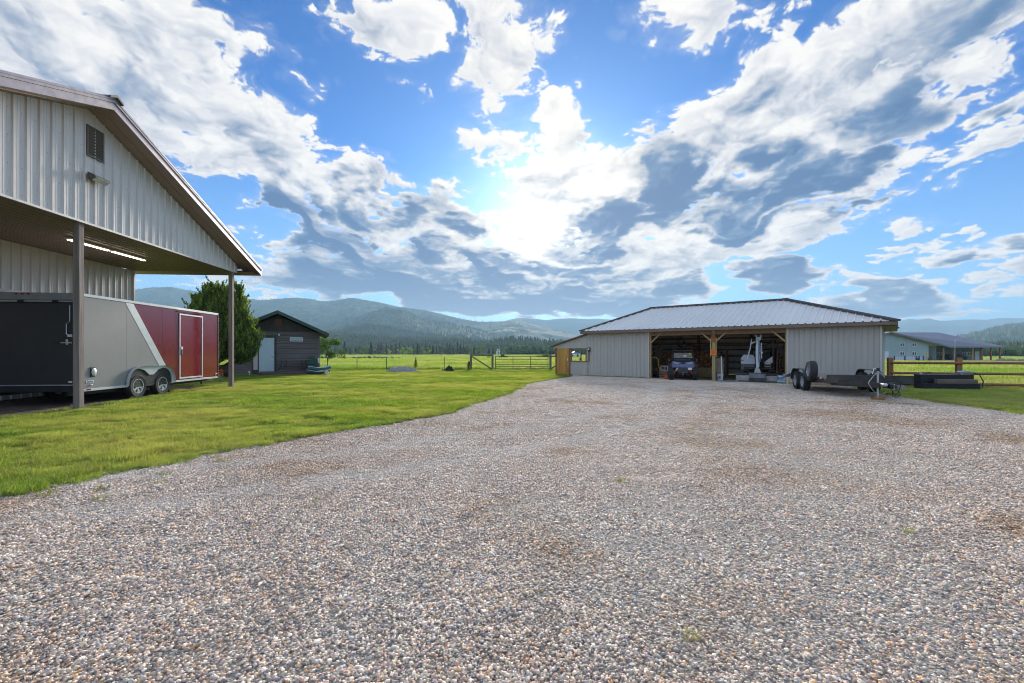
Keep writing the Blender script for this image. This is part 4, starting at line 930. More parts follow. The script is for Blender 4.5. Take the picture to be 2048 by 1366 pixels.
# rear: header, ramp door, bumper, hardware
x0 = -BW/2
MB().box((x0, -.02, ZT-.11), (BW, .05, .20), bev=.01).build('rear_header', mat('grey_header', (.36, .36, .37), .4, .3), TR)
MB().box((x0, -.032, ZT-.245), (BW-.1, .04, .05), bev=.008).build('hinge_bar', galv, TR)
rd = MB().box((x0, -.035, (ZT-.29+.60)/2), (BW-.12, .05, ZT-.29-.60), bev=.01).build('ramp_door', charc, TR)
MB().box((x0, -.045, .585), (BW-.1, .05, .03)).build('ramp_edge', galv, TR)
MB().box((x0, -.03, .475), (BW, .08, .16), bev=.01).build('rear_bumper', mat('bumper_black', (.03, .03, .035), .35, .3), TR)
for x in (x0-.38-.2, x0+.38-.2+.0): pass
for px in (43, 112):
    dx = (px-CX)/F; t = (VR_-.05)/(dx*LV.x+LV.y); u = t*(dx*LU.x+LU.y)-US
    MB().lathe([(.035, -.055), (.035, .055)], (u, -.075, ZT-.25), (1, 0, 0), 10).build('hinge', blackp, TR, True)
for px in (33, 45, 57):
    dx = (px-CX)/F; t = (VR_-.05)/(dx*LV.x+LV.y); u = t*(dx*LU.x+LU.y)-US
    MB().ball((u, -.05, ZT-.05), (.045, .03, .022)).build('clearance_light', mat('red_lens', (.35, .02, .015), .2, spec=.6), TR, True)
hx = -.13
MB().tube([(hx, -.08, 2.75), (hx, -.08, 2.32), (hx-.07, -.10, 2.25), (hx-.07, -.10, 1.98), (hx, -.08, 1.9)], .011, 6).build('latch_bar', galv, rd)
hb = MB(); hb.beam((hx-.10, -.085, 1.74), (hx+.05, -.085, 1.74), .03, .035); hb.box((hx-.05, -.10, 1.76), (.05, .05, .16), bev=.01); hb.build('door_handle', galv, rd)
MB().beam((hx-.42, -.085, 1.74), (hx-.22, -.085, 1.74), .03, .03).build('handle_grip', blackp, rd); MB().beam((hx-.24, -.085, 1.74), (hx-.1, -.085, 1.74), .026, .03).build('handle_arm', galv, rd)
MB().box((hx-.01, -.066, 1.93), (.12, .006, .07)).build('label_plate', white, rd)
MB().ball((hx+.0, -.066, .67), (.06, .006, .028), 12).build('badge', white, rd, True)
# side details: access hatch, lettered decal, lights
hv, hz = S(184, 744); MB().box((.02, hv, hz), (.02, .17, .28), bev=.01).build('access_hatch', blackp, TR); MB().ball((.03, hv+.03, hz), (.03, .09, .12), 10).build('hatch_cover', alu, TR, True)
dv_, dz_ = S(179, 763); dec = MB().box((.016, dv_, dz_), (.004, .26, .075)).build('decal', white, TR)
def text(s, size, m, parent, loc, rot, ext=.001):
    cu = bpy.data.curves.new('lettering', 'FONT'); cu.body = s; cu.size = size; cu.extrude = ext; cu.align_x = 'CENTER'; cu.align_y = 'CENTER'; cu.resolution_u = 3
    o = bpy.data.objects.new('lettering', cu); col.objects.link(o); bpy.context.view_layer.update(); me = bpy.data.meshes.new_from_object(o); bpy.data.objects.remove(o)
    me.materials.append(m); return ob('lettering', me, parent, loc, rot)
text('Series', .085, mat('navy_ink', (.03, .05, .25), .5), dec, (.0195, dv_, dz_), (R(90), 0, R(90)))
MB().ball((.025, S(181, 770)[0], S(181, 770)[1]), (.02, .05, .02)).build('marker_light', alu, TR, True)
MB().box((.025, S(176, 779)[0], S(176, 779)[1]), (.012, .13, .035), bev=.005).build('marker_light', MATS['red_lens'], TR)
MB().box((.025, S(430, 751)[0], S(430, 751)[1]), (.012, .08, .05), bev=.005).build('marker_light', mat('amber_lens', (.7, .22, .02), .2), TR)
MB().box((.02, S(432, 747)[0], S(432, 747)[1]), (.01, .14, .05)).build('decal', white, TR)
MB().box((.03, S(307, 734)[0], S(307, 734)[1]), (.01, .07, .11)).build('decal', white, TR)
MB().box((.024, .10, ZT-.05), (.014, .09, .03)).build('marker_light', blackp, TR)
# A-frame tongue ahead and frame under the box
fr = MB()
for x in (-.25, -BW+.25): fr.box((x, Lt/2, ZB-.06), (.06, Lt, .12))
fr.beam((-.3, Lt, ZB-.03), (x0, Lt+1.3, ZB-.03), .08, .10); fr.beam((-BW+.3, Lt, ZB-.03), (x0, Lt+1.3, ZB-.03), .08, .10); fr.tube([(x0, Lt+1.0, .02), (x0, Lt+1.0, .85)], .035, 8)
fr.box((x0, w1, .38), (BW-.3, .08, .08)); fr.box((x0, w2, .38), (BW-.3, .08, .08)); fr.build('frame', blackp, TR)

# ------------------------------------------------------------------ juniper behind the trailer
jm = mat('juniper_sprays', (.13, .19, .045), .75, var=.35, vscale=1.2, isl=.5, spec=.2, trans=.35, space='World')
jm2 = mat('juniper_pale_sprays', (.27, .35, .08), .75, var=.3, vscale=1.5, isl=.4, spec=.2, trans=.4, space='World')  # paler green for a random share of the sprays
def juniper(stems, n, seed):
    """several leaders, each carrying upswept plumes made of many small leaf faces"""
    r = np.random.default_rng(seed); P = []; ID = []; per = 34
    for (x, y, z0, h, w, share) in stems:
        k = int(n*share/per); t = r.random(k)**.85; a = r.random(k)*2*pi
        prof = np.clip((t+.10)*3.0, 0, 1)*(1-t**1.7)**.8
        rad = w*prof*(.35+.55*r.random(k)**.5)*(.85+.3*np.sin(a*3+t*8)**2)
        bx, by, bz = x+rad*np.cos(a), y+rad*np.sin(a), z0+h*t*.95
        ln = np.where(r.random(k) < .22, r.uniform(.6, 1.0, k), r.uniform(.25, .6, k))*(1-.3*t); lean = r.uniform(.15, .75, k); sp_ = (r.random(k) < .38).astype(int); rad = rad*r.choice([.7, 1.0, 1.08], k)
        bx, by = x+rad*np.cos(a), y+rad*np.sin(a)
        for j in range(per):
            q = r.random(k)**.8; wd = .085*(1-q*.8)
            ID += list(sp_); P.append(np.stack([bx+np.cos(a)*q*ln*lean+r.normal(0, 1, k)*wd*.7, by+np.sin(a)*q*ln*lean+r.normal(0, 1, k)*wd*.7, bz+q*ln+r.normal(0, .02, k)], -1))
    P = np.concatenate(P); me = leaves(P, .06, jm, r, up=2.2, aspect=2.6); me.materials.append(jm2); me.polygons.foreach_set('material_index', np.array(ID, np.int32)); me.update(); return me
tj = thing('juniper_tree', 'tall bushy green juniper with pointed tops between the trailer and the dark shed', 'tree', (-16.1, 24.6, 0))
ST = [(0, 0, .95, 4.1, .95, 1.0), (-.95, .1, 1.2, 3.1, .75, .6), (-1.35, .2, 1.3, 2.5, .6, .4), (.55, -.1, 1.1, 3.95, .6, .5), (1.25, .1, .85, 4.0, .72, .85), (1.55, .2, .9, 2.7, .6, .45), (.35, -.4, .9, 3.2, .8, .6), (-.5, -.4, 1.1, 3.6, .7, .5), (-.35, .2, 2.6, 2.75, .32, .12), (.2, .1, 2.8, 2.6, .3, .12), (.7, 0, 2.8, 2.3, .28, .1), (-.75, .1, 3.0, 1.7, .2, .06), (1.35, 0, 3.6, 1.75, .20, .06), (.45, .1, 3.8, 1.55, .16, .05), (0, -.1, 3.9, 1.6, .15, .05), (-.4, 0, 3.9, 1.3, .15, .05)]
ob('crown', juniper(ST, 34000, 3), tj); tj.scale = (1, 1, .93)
mb = MB(); r_ = random.Random(4); mb.tube([(-.3, 0, -.05), (-.25, 0, .45), (0, 0, 1.0), (0, 0, 3.5)], [.13, .11, .09, .03], 8)
for (x, y, z0, h, w, s_) in ST[1:8]: mb.tube([(-.27, 0, .42), (x*.45, y*.5, .8+r_.uniform(0, .2)), (x, y, z0+.5), (x, y, z0+h*.7)], [.085, .06, .045, .015], 7)
mb.build('trunk', bark, tj, True)
# ------------------------------------------------------------------ dark timber shed beyond the lawn
SD = 28.3; SRZ = R(24); sx0 = (470-CX)/F*SD; SW = 4.8
SH = thing('garden_shed', 'dark brown timber shed with green-trimmed gable roof and pale blue door', 'shed', (sx0, SD, 0), SRZ)
sid = mat('dark_brown_siding', (.17, .14, .135), .7, var=.22, vscale=2.5, stretch=(.3, 1, 3), bump=.3)
batm = mat('dark_vertical_boards', (.085, .066, .062), .75, var=.35, vscale=4, stretch=(4, 1, .3), bump=.3)
grn = mat('dark_green_metal', (.05, .085, .08), .4, .4)
DPT = 5.4; zW = 2.68; zp = 4.02; xm = SW/2; 
MB().box((SW/2, DPT/2+.02, zW/2), (SW-.04, DPT-.02, zW)).build('wall_core', batm, SH)
k = 0; z = .06
while z < zW-.05:
    MB().prism([(0, 0, z), (0, -.055, z), (0, -.018, z+.16), (0, 0, z+.165)], (SW, 0, 0)).build('siding_board', sid, SH); z += .165
for x in (0.0, SW): MB().box((x, -.03, zW/2), (.11, .05, zW), bev=.005).build('corner_board', sid, SH)
MB().box((SW/2, -.045, zW+.02), (SW+.2, .05, .15), bev=.005).build('band_board', sid, SH)
n = 30
for i in range(n):
    x0_ = SW*i/n; x1_ = x0_+SW/n-.02; h = lambda x: zp-.22-abs(x-xm)*.47
    zt0, zt1 = max(zW+.1, h(x0_)), max(zW+.1, h(x1_)); d = -.02-(.014 if i % 2 else 0)
    MB().prism([(x0_, d, zW+.1), (x1_, d, zW+.1), (x1_, d, zt1), (x0_, d, zt0)], (0, .03, 0)).build('gable_board', batm, SH)
MB().prism([(0, 0, zW), (SW, 0, zW), (SW/2, 0, zp-.2)], (0, DPT, 0)).build('gable_core', batm, SH)
vt = MB(); vt.box((xm, -.04, 3.38), (.40, .04, .40)); vt = vt.build('gable_vent', mat('rust_vent', (.24, .10, .05), .6), SH)
lm = MB().box((0, 0, 0), (.34, .02, .05), Matrix.Rotation(R(40), 3, 'X')).mesh('louvre', MATS['rust_vent'])
for k in range(5): ob('louvre', lm, vt, (xm, -.062, 3.24+k*.07))
for s in (-1, 1):
    ex = xm+s*(SW/2+.60); ez = zp-(SW/2+.60)*.47
    MB().prism([(xm, -.75, zp), (ex, -.75, ez), (ex, -.75, ez+.06), (xm, -.75, zp+.06)], (0, DPT+1.3, 0)).build('roof_panel', grn, SH)
    MB().prism([(xm, -.79, zp-.13), (ex, -.79, ez-.13), (ex, -.79, ez+.075), (xm, -.79, zp+.075)], (0, .04, 0)).build('rake_fascia', grn, SH)
    MB().box((ex-s*.03, DPT/2-.1, ez-.04), (.05, DPT+1.2, .15)).build('eave_fascia', grn, SH)
    MB().prism([(xm, -.74, zp-.10), (ex, -.74, ez-.10), (ex, -.74, ez-.06), (xm, -.74, zp-.06)], (0, DPT+1.2, 0)).build('soffit', mat('brown_soffit', (.12, .07, .05), .7), SH)
def sxp(px):
    k = (px-CX)/F; return (k*SD-sx0)/(cos(SRZ)-k*sin(SRZ))
def sloc(a, b, z=0): return SH.location+Vector((cos(SRZ)*a-sin(SRZ)*b, sin(SRZ)*a+cos(SRZ)*b, z))
dx0, dx1 = sxp(517.5), sxp(549.5)
MB().box(((sxp(506.5)+dx1)/2+.02, -.05, 1.33), (dx1-sxp(506.5)+.16, .05, 2.42)).build('door_frame', batm, SH)
dd = MB().box(((dx0+dx1)/2, -.085, 1.30), (dx1-dx0-.04, .05, 2.14), bev=.01).build('door', mat('pale_blue_door', (.60, .72, .80), .45, var=.03), SH)
MB().ball((dx1-.12, -.14, 1.18), .045).build('handle', mat('brass', (.6, .5, .25), .3, .9), dd, True)
dl = MB().box((sxp(511.5), -.10, 1.32), (.24, .03, 1.96), bev=.01).build('side_leaf', mat('pinkish_beige_panel', (.66, .57, .55), .5), SH)
MB().beam((sxp(508)-.14, -.14, 1.28), (sxp(508)+.12, -.14, 1.25), .03, .02).build('latch', blackp, dl)
wx = (sxp(580)+sxp(606))/2; ww = sxp(606)-sxp(580); wn = MB(); zc_ = 2.29
for (cx_, cz_, sx_, sz_) in ((wx, zc_+.115, ww, .04), (wx, zc_-.115, ww, .04), (wx-ww/2+.02, zc_, .04, .19), (wx+ww/2-.02, zc_, .04, .19)): wn.box((cx_, -.06, cz_), (sx_, .06, sz_))
wn = wn.build('window', white, SH); MB().box((wx, -.045, zc_), (ww-.08, .012, .19)).build('pane', mat('window_glass', (.45, .6, .68), .05, spec=.9), wn)
lp = MB().box((sxp(557.5), -.06, 2.62), (.10, .08, .12), bev=.01).build('wall_lamp', blackp, SH); MB().ball((sxp(558.5), -.15, 2.57), (.06, .06, .085)).build('lamp_glass', MATS['lamp_glass'], lp, True)
# deck in front: planks
DK = thing('wooden_deck', 'low brown plank deck along the front of the dark shed', 'deck', sloc(sxp(503)+.45, -1.3), SRZ); dw = sxp(646)-sxp(503)-.3
dkm = mat('deck_boards', (.15, .105, .09), .75, var=.3, vscale=3, stretch=(.3, 4, 3), bump=.3)
pm = MB().box((dw/2, 0, 0), (dw, .135, .035), bev=.006).mesh('plank', dkm)
for k in range(9): ob('plank', pm, DK, (0, .07+k*.145, .205))
MB().box((dw/2, .0, .10), (dw, .04, .19)).build('rim_board', dkm, DK); MB().box((.03, .65, .10), (.05, 1.3, .17)).build('joist', dkm, DK); MB().box((dw-.03, .65, .10), (.05, 1.3, .17)).build('joist', dkm, DK)
# folding bench/table with bent legs on the deck
bx0, bx1 = sxp(555), sxp(622); deckz = .222
BT = thing('folding_table', 'long dark folding table with curved legs on the deck beside the blue door', 'table', sloc(bx0, -.62, deckz), SRZ); bw = bx1-bx0
MB().box((bw/2, 0, .74), (bw, .55, .045), bev=.012).build('table_top', mat('grey_table', (.14, .13, .135), .5), BT)
for x, s in ((.15*bw, -1), (.28*bw, -1), (.72*bw, 1), (.84*bw, 1)):
    MB().tube([(x, -.2, .72), (x+.02*s, -.2, .45), (x+.12*s, -.22, .28), (x+.3*s if abs(x/bw-.5) > .3 else x+.05*s, -.24, .0 if abs(x/bw-.5) > .3 else .30)], .018, 6).build('leg', blackp, BT, True)
GR = thing('barbecue_grill', 'dark green rounded barbecue grill at the right end of the shed deck', 'grill', sloc(sxp(627)-.1, -.5, deckz), SRZ)
gg = mat('grill_green', (.015, .06, .045), .35, var=.1)
m_ = MB(); m_.prism([(-.33, -.25, .45), (.33, -.25, .45), (.34, -.25, .68), (.25, -.25, .88), (.08, -.25, .96), (-.14, -.25, .95), (-.30, -.25, .80)], (0, .5, 0)); m_.build('lid', gg, GR); MB().box((0, 0, .36), (.6, .45, .18), bev=.03).build('fire_box', gg, GR)
for x in (-.26, .26): MB().box((x, 0, .15), (.05, .4, .3)).build('leg', blackp, GR)
MB().box((.40, -.02, .68), (.10, .4, .32), bev=.03).build('side_shelf', MATS['vent_brown'] if 0 else white, GR)
# two small plastic boats leaning by the right corner
def boat(name, label, loc, rz, c, s=.72):
    t = thing(name, label, 'boat', loc, rz, 'plastic boats at the shed corner')
    mb = MB(); n = 12; rings = []
    for i in range(n+1):
        u = i/n; w = .34*s*(sin(pi*(.06+.88*u)))**.6; h = .24*s; zz = (abs(u-.5)*2)**2.2*.16*s
        rings.append([( -w, (u-.5)*2.0*s, h+zz), (-w*.7, (u-.5)*1.96*s, .07*s+zz*.7), (0, (u-.5)*1.9*s, zz*.7), (w*.7, (u-.5)*1.96*s, .07*s+zz*.7), (w, (u-.5)*2.0*s, h+zz)])
    vs = [v for r_ in rings for v in r_]; mb.add(vs, [(i*5+k, i*5+k+1, i*5+k+6, i*5+k+5) for i in range(n) for k in range(4)]); mb.build('hull', c, t, True)
    MB().tube([Vector(r_[0]) for r_ in rings], .022*s, 6).build('rim', white, t, True); MB().tube([Vector(r_[4]) for r_ in rings], .022*s, 6).build('rim', white, t, True)
    MB().box((0, 0, .2*s), (.55*s, .2*s, .03)).build('seat', white, t); return t
bp = PD(645, 745, 28.8)
boat('plastic_boat', 'teal-blue plastic boat on top beside the right corner of the dark shed', (bp.x-.35, 29.2, .30), R(-40), mat('teal_hull', (.05, .22, .33), .35))
boat('plastic_boat', 'dark grey boat underneath, at the right corner of the dark shed', (bp.x-.38, 29.1, .06), R(-44), mat('grey_hull', (.10, .11, .12), .5), .72)
bk = thing('bucket', 'small white bucket on the grass under the boats by the shed', 'bucket', (bp.x+.35, 28.6, 0)); MB().lathe([(.10, 0), (.13, .26), (.14, .26), (.14, .28), (.12, .28)], n=14).build('pail', white, bk, True); MB().tube([(-.13, 0, .26), (-.09, -.08, .18), (.09, -.08, .18), (.13, 0, .26)], .005, 5).build('handle', galv, bk)
# grey post of the shed corner, garden cart, orange cones, spigot
gp_ = G(469, 751); t = thing('water_spigot', 'small white garden spigot in the grass left of the shed deck', 'spigot', (PD(499.5, 750, 28.3).x, 28.3, 0)); MB().tube([(0, 0, 0), (0, 0, .28)], .03, 8).build('pipe', white, t, True); MB().tube([(0, 0, .25), (0, -.12, .25), (0, -.14, .2)], .025, 8).build('spout', white, t, True)
t = thing('garden_cart', 'dark brown box cart on small wheels behind the far porch post', 'cart', (PD(452, 740, 26.5).x, 26.5, 0), R(8)); cm = mat('cart_brown', (.07, .045, .045), .6, var=.2)
MB().box((0, 0, .52), (.5, .8, .42), bev=.02).build('box', cm, t)
for x in (-.2, .2):
    for y in (-.28, .28): MB().lathe([(.13, -.03), (.13, .03)], (x, y, .13), (1, 0, 0), 12).build('wheel', rub, t)
MB().box((0, 0, .27), (.42, .7, .08)).build('chassis', blackp, t)
t = thing('stacked_cones', 'stack of orange traffic cones beside the juniper trunk', 'cones', (PD(440.5, 740, 25.6).x, 25.6, 0)); om = mat('cone_orange', (.75, .16, .02), .5)
for k in range(4): MB().lathe([(.17, 0), (.17, .03), (.12, .04), (.045, .30), (.035, .30)], (0, 0, .02+k*.12), n=14).build('cone', om, t, True)
# stake with teal strap at trailer nose
t = thing('garden_hose', 'teal hose hanging down at the front corner of the enclosed trailer', 'hose', (PD(440, 750, 21).x, 21, 0)); MB().tube([(-.12, 0, .62), (-.02, 0, .40), (.08, .02, .18), (.22, .05, .03), (.5, .2, .02)], .018, 6).build('pipe', mat('teal_hose', (.05, .40, .42), .5), t, True)
# ------------------------------------------------------------------ open-fronted pole barn; local x along the front, y inward
BO = Vector((7.59, 25.3, 0)); BWv = Vector((.765, -.644, 0)).normalized(); BRZ = atan2(BWv.y, BWv.x); BN = Vector((-BWv.y, BWv.x, 0))
BA = thing('pole_barn', 'low grey ribbed-steel barn with hipped metal roof, open middle bays and lean-to end', 'barn', BO, BRZ)
def onB(px, py=None, off=0.):
    """pixel -> distance along the barn front plane shifted inward by off (and height)"""
    k = (px-CX)/F; P = BO+BN*off; s = (k*P.y-P.x)/(BWv.x-k*BWv.y); d = P.y+s*BWv.y
    return s if py is None else (s, EYE+(HOR-py)/F*d)
def BL(s, n, z=0.): return BO+BWv*s+BN*n+Vector((0, 0, z))
bst = mat('grey_barn_steel', (.53, .50, .47), .42, .05, var=.06, vscale=.7, stretch=(1, 1, .3), dirt=((.33, .31, .28), .12))
bsr = mat('barn_corner_steel', (.60, .585, .565), .45, .1, var=.05, vscale=.7)
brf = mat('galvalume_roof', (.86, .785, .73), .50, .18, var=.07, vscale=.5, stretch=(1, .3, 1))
bfa = mat('brown_fascia', (.22, .155, .12), .55, .1, var=.12)
wood = mat('fresh_lumber', (.46, .30, .13), .75, var=.25, vscale=5, stretch=(4, 4, .4), bump=.3)
woodd = mat('aged_lumber', (.30, .19, .12), .85, var=.3, vscale=5, stretch=(1, 4, 4), bump=.3)
purl = mat('dark_purlin', (.24, .12, .08), .85, var=.3, vscale=5)
SLm, SRm, ZE = -3.95, onB(1762), 2.58; s0 = 0.0; sP = onB(1427); s1 = onB(1576); DB = 7.3
oh = .35; kd = 4.0; zE = 2.70; zR = 4.22; eL, eR = onB(1160, off=-oh), onB(1795, off=-oh); il = onB(1305, off=kd-oh)-eL; ir = eR-onB(1570, off=kd-oh)
inn_ = mat('unpainted_inner_steel', (.80, .75, .70), .5, .1, var=.1, vscale=.6)
# front walls
ribbed(BA, 'wall_panel', bst, (SLm, 0, 0), (1, 0, 0), (0, 0, 1), (0, -1, 0), -SLm, .03, ZE, pitch=.229, sheet=.916, rh=.03, rw=.05)
ribbed(BA, 'wall_panel', bst, (s1, 0, 0), (1, 0, 0), (0, 0, 1), (0, -1, 0), SRm-s1, .03, ZE, pitch=.205, sheet=.82, rh=.036, rw=.05)
ribbed(BA, 'wall_panel', bst, (SRm, 0, 0), (0, 1, 0), (0, 0, 1), (1, 0, 0), DB, .03, ZE, pitch=.229, sheet=.916, rh=.018, rw=.05)
ribbed(BA, 'wall_panel', inn_, (SLm, DB, 0), (1, 0, 0), (0, 0, 1), (0, -1, 0), SRm-SLm, .03, ZE, pitch=.229, sheet=.916, rh=-.02, rw=.05)
ribbed(BA, 'wall_panel', bst, (SLm, 0, 0), (0, 1, 0), (0, 0, 1), (1, 0, 0), DB, .03, ZE, pitch=.229, sheet=.916, minor=False)
for s, d in ((0.02, 0), (s1-.02, 0), (SRm+.0, 0)): MB().box((s, -.02, ZE/2), (.07, .06, ZE)).build('corner_trim', bsr, BA)
MB().box(((s1+SRm)/2, -.02, .035), (SRm-s1, .05, .11)).build('skirt_board', wood, BA)
capm = mat('matt_roof_cap', (.13, .115, .115), 1., 0., spec=0.)
# hipped roof
Vf = Vector((0, kd, zR-zE)); Lf = Vf.length; Vf.normalize()
def hipf(u):
    x = eL+u
    return max(.0, min(1, (x-eL)/il, (eR-x)/ir))*Lf
roofN = Vector((0, -(zR-zE), kd)).normalized()
ribbed(BA, 'roof_panel', brf, (eL, -oh, zE+.03), (1, 0, 0), Vf, roofN, eR-eL, 0, hipf, pitch=.29, sheet=.87, rh=.045, rw=.075)
Vb = Vector((0, -kd, zR-zE)).normalized(); yb = -oh+2*kd
ribbed(BA, 'roof_panel', brf, (eL, yb, zE+.03), (1, 0, 0), Vb, Vector((0, zR-zE, kd)).normalized(), eR-eL, 0, hipf, minor=False)
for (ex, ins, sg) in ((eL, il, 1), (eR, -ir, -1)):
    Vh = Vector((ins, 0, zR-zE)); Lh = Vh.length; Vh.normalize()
    ribbed(BA, 'roof_panel', mat('dimmed_roof_end', (.22, .21, .21), 1., 0., var=.1, spec=0.), (ex, -oh, zE+.03), (0, 1, 0), Vh, Vector((-sg*(zR-zE), 0, abs(ins))).normalized(), 2*kd, 0, lambda u: max(0, min(1, u/kd, (2*kd-u)/kd))*Lh, minor=False)  # end slopes: roof metal darkened in its colour to hold down low-sun glare
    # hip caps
    for y in (-oh, yb):
        MB().beam((ex, y, zE+.06), (ex+ins, -oh+kd, zR+.085), .30, .07).build('hip_cap', capm, BA)
MB().beam((eL+il-.12, -oh+kd, zR+.05), (eR-ir+.15, -oh+kd, zR+.05), .34, .10).build('ridge_cap', capm, BA)
# fascia and eave soffit
MB().box(((eL+eR)/2, -oh, zE-.055), (eR-eL, .035, .14)).build('fascia', bfa, BA)
for ex in (eL, eR): MB().box((ex, -oh+kd, zE-.055), (.035, 2*kd, .14)).build('fascia', bfa, BA)
MB().box(((eL+eR)/2, -oh/2, ZE+.0), (eR-eL, oh, .02)).build('soffit', bfa, BA); MB().box(((eR+SRm)/2, kd-oh, ZE), (eR-SRm-.03, 2*kd-.04, .02)).build('soffit', bfa, BA)
# lean-to on the left end
sa, sb, sc_, sd_ = onB(1112), onB(1139), onB(1142), onB(1178)     # door and window edges
lx0 = onB(1103); zl0 = 1.58+.0; zl = onB(1108, 694)[1]; zh = ZE-.06
def lt(x): return zl+.0+(zh-zl)*(x-lx0)/(SLm-lx0)
hd_z = onB(1140, 697)[1]; sill_z = onB(1160, 721.5)[1]; wtop = onB(1160, 697)[1]
ribbed(BA, 'wall_panel', bst, (sa-.1, 0, 0), (1, 0, 0), (0, 0, 1), (0, -1, 0), SLm-sa+.1, hd_z, lambda u: lt(sa-.1+u)-.02, pitch=.229, sheet=.916, rh=.018, rw=.05)
ribbed(BA, 'wall_panel', bst, (sb+.05, 0, 0), (1, 0, 0), (0, 0, 1), (0, -1, 0), sd_-sb-.05, .03, sill_z, pitch=.229, sheet=.916, rh=.018, rw=.05)
ribbed(BA, 'wall_panel', bst, (sd_, 0, 0), (1, 0, 0), (0, 0, 1), (0, -1, 0), SLm-sd_, .03, hd_z, pitch=.229, sheet=.458, rh=.018, rw=.05) if SLm > sd_ else None
MB().prism([(lx0, -.16, zl+.02), (SLm+.1, -.16, zh+.03), (SLm+.1, -.16, zh+.10), (lx0, -.16, zl+.09)], (0, 4.2, 0)).build('lean_to_roof', bfa, BA)
for s in (sa+.04, sb+.03): MB().box((s, -.01, hd_z/2+.03), (.10, .10, hd_z)).build('door_post', mat('red_brown_post', (.28, .12, .06), .8, var=.3, vscale=4, stretch=(4, 4, .3)), BA)
dm = mat('oiled_plywood', (.55, .28, .06), .55, var=.35, vscale=3.5, stretch=(3.2, 3, .35), bump=.1)
d_ = MB().box(((sa+sb)/2+.03, -.035, hd_z/2+.02), (sb-sa-.13, .03, hd_z-.06)).build('plywood_door', dm, BA)
MB().box((sb-.10, -.07, 1.0), (.04, .04, .16)).build('handle', white, d_); 
for z in (.9, 1.25): MB().box((sa+.02, -.06, z), (.14, .01, .03)).build('hinge', blackp, d_)
fr = MB()
for s in (sc_, sd_): fr.box((s, -.0, (sill_z+wtop)/2), (.08, .10, wtop-sill_z))
for z in (sill_z-.02, wtop): fr.box(((sc_+sd_)/2, 0, z), (sd_-sc_+.1, .12, .05))
fr.build('window_frame', woodd, BA)
MB().box(((sc_+sd_)/2+.05, .05, (sill_z+wtop)/2), (.06, .05, wtop-sill_z)).build('mullion', woodd, BA)
# far side of lean-to is half open: board wall seen through the window on the right side
ribbed(BA, 'wall_panel', mat('grey_brown_inner', (.26, .25, .24), .6, var=.1), (SLm-.6, 3.2, 0), (-1, 0, 0), (0, 0, 1), (0, -1, 0), 1.3, .02, 2.1, pitch=.229, sheet=.916)
MB().box(((lx0+SLm)/2-.8, 3.9, .75), (2.2, .04, .10)).build('rail', woodd, BA); MB().box((lx0+.3, 3.9, .8), (.12, .12, 1.6)).build('post', woodd, BA); MB().box((SLm-1.9, 3.9, .95), (.12, .12, 1.9)).build('post', woodd, BA)
lb = MB().box((onB(1179.5), -.06, 1.62), (.14, .10, .26), bev=.02).build('wall_lamp', blackp, BA); MB().ball((onB(1179.5), -.13, 1.64), (.05, .05, .07)).build('lamp_glass', MATS['lamp_glass'], lb, True)
ct = MB(); ct.lathe([(.05, 0), (.06, .02), (.055, .14), (.03, .16)], (onB(1161), -.02, sill_z+.03), n=10); tag(ct.build('red_can', mat('red_paint', (.5, .03, .02), .4), None, True), 'tiny red can standing on the sill of the lean-to window', 'can'); bpy.data.objects['red_can'].matrix_world = BA.matrix_basis.copy() @ Matrix.Identity(4)
# posts, braces, header
pp = mat('treated_post', (.42, .33, .16), .75, var=.3, vscale=5, stretch=(4, 4, .3), bump=.3)
MB().box((sP, .07, ZE/2), (.16, .15, ZE), bev=.005).build('post', pp, BA)
MB().box((s0+.09, .1, ZE/2), (.10, .14, ZE)).build('post', wood, BA); MB().box((s1-.07, .1, ZE/2), (.10, .14, ZE)).build('post', pp, BA)
MB().box(((s0+s1)/2, .09, ZE-.11), (s1-s0, .09, .22)).build('header_beam', woodd, BA)
for (s, sg) in ((s0+.12, 1), (sP-.07, -1), (sP+.07, 1), (s1-.12, -1)):
    MB().beam((s, .06, 1.98), (s+sg*.56, .06, 2.50), .07, .13, (0, 1, 0)).build('knee_brace', wood, BA)
MB().box((sP-.13, -.0, 1.72), (.035, .09, .95)).build('brace_strip', mat('yellow_board', (.66, .42, .12), .6, var=.2, vscale=4), BA); MB().box((sP+.13, -.0, 1.72), (.035, .09, .95)).build('brace_strip', MATS['yellow_board'], BA)
MB().box((sP, .0, 2.20), (.20, .11, .42), bev=.01).build('post_cap_block', MATS['red_brown_post'], BA)
sg_ = tag(MB().box((0, 0, 0), (.30, .012, .30)).build('warning_sign', mat('orange_sign', (.85, .20, .04), .5), None, False, BL(sP, -.03, 1.46)), 'square orange sign fixed to the middle post of the barn opening', 'sign'); sg_.rotation_euler = (0, 0, BRZ)
for k in range(4): MB().box((0, -.008, .08-.05*k), (.20-.03*(k % 2), .004, .012)).build('print_line', mat('faded_print', (.55, .10, .02), .6), sg_)
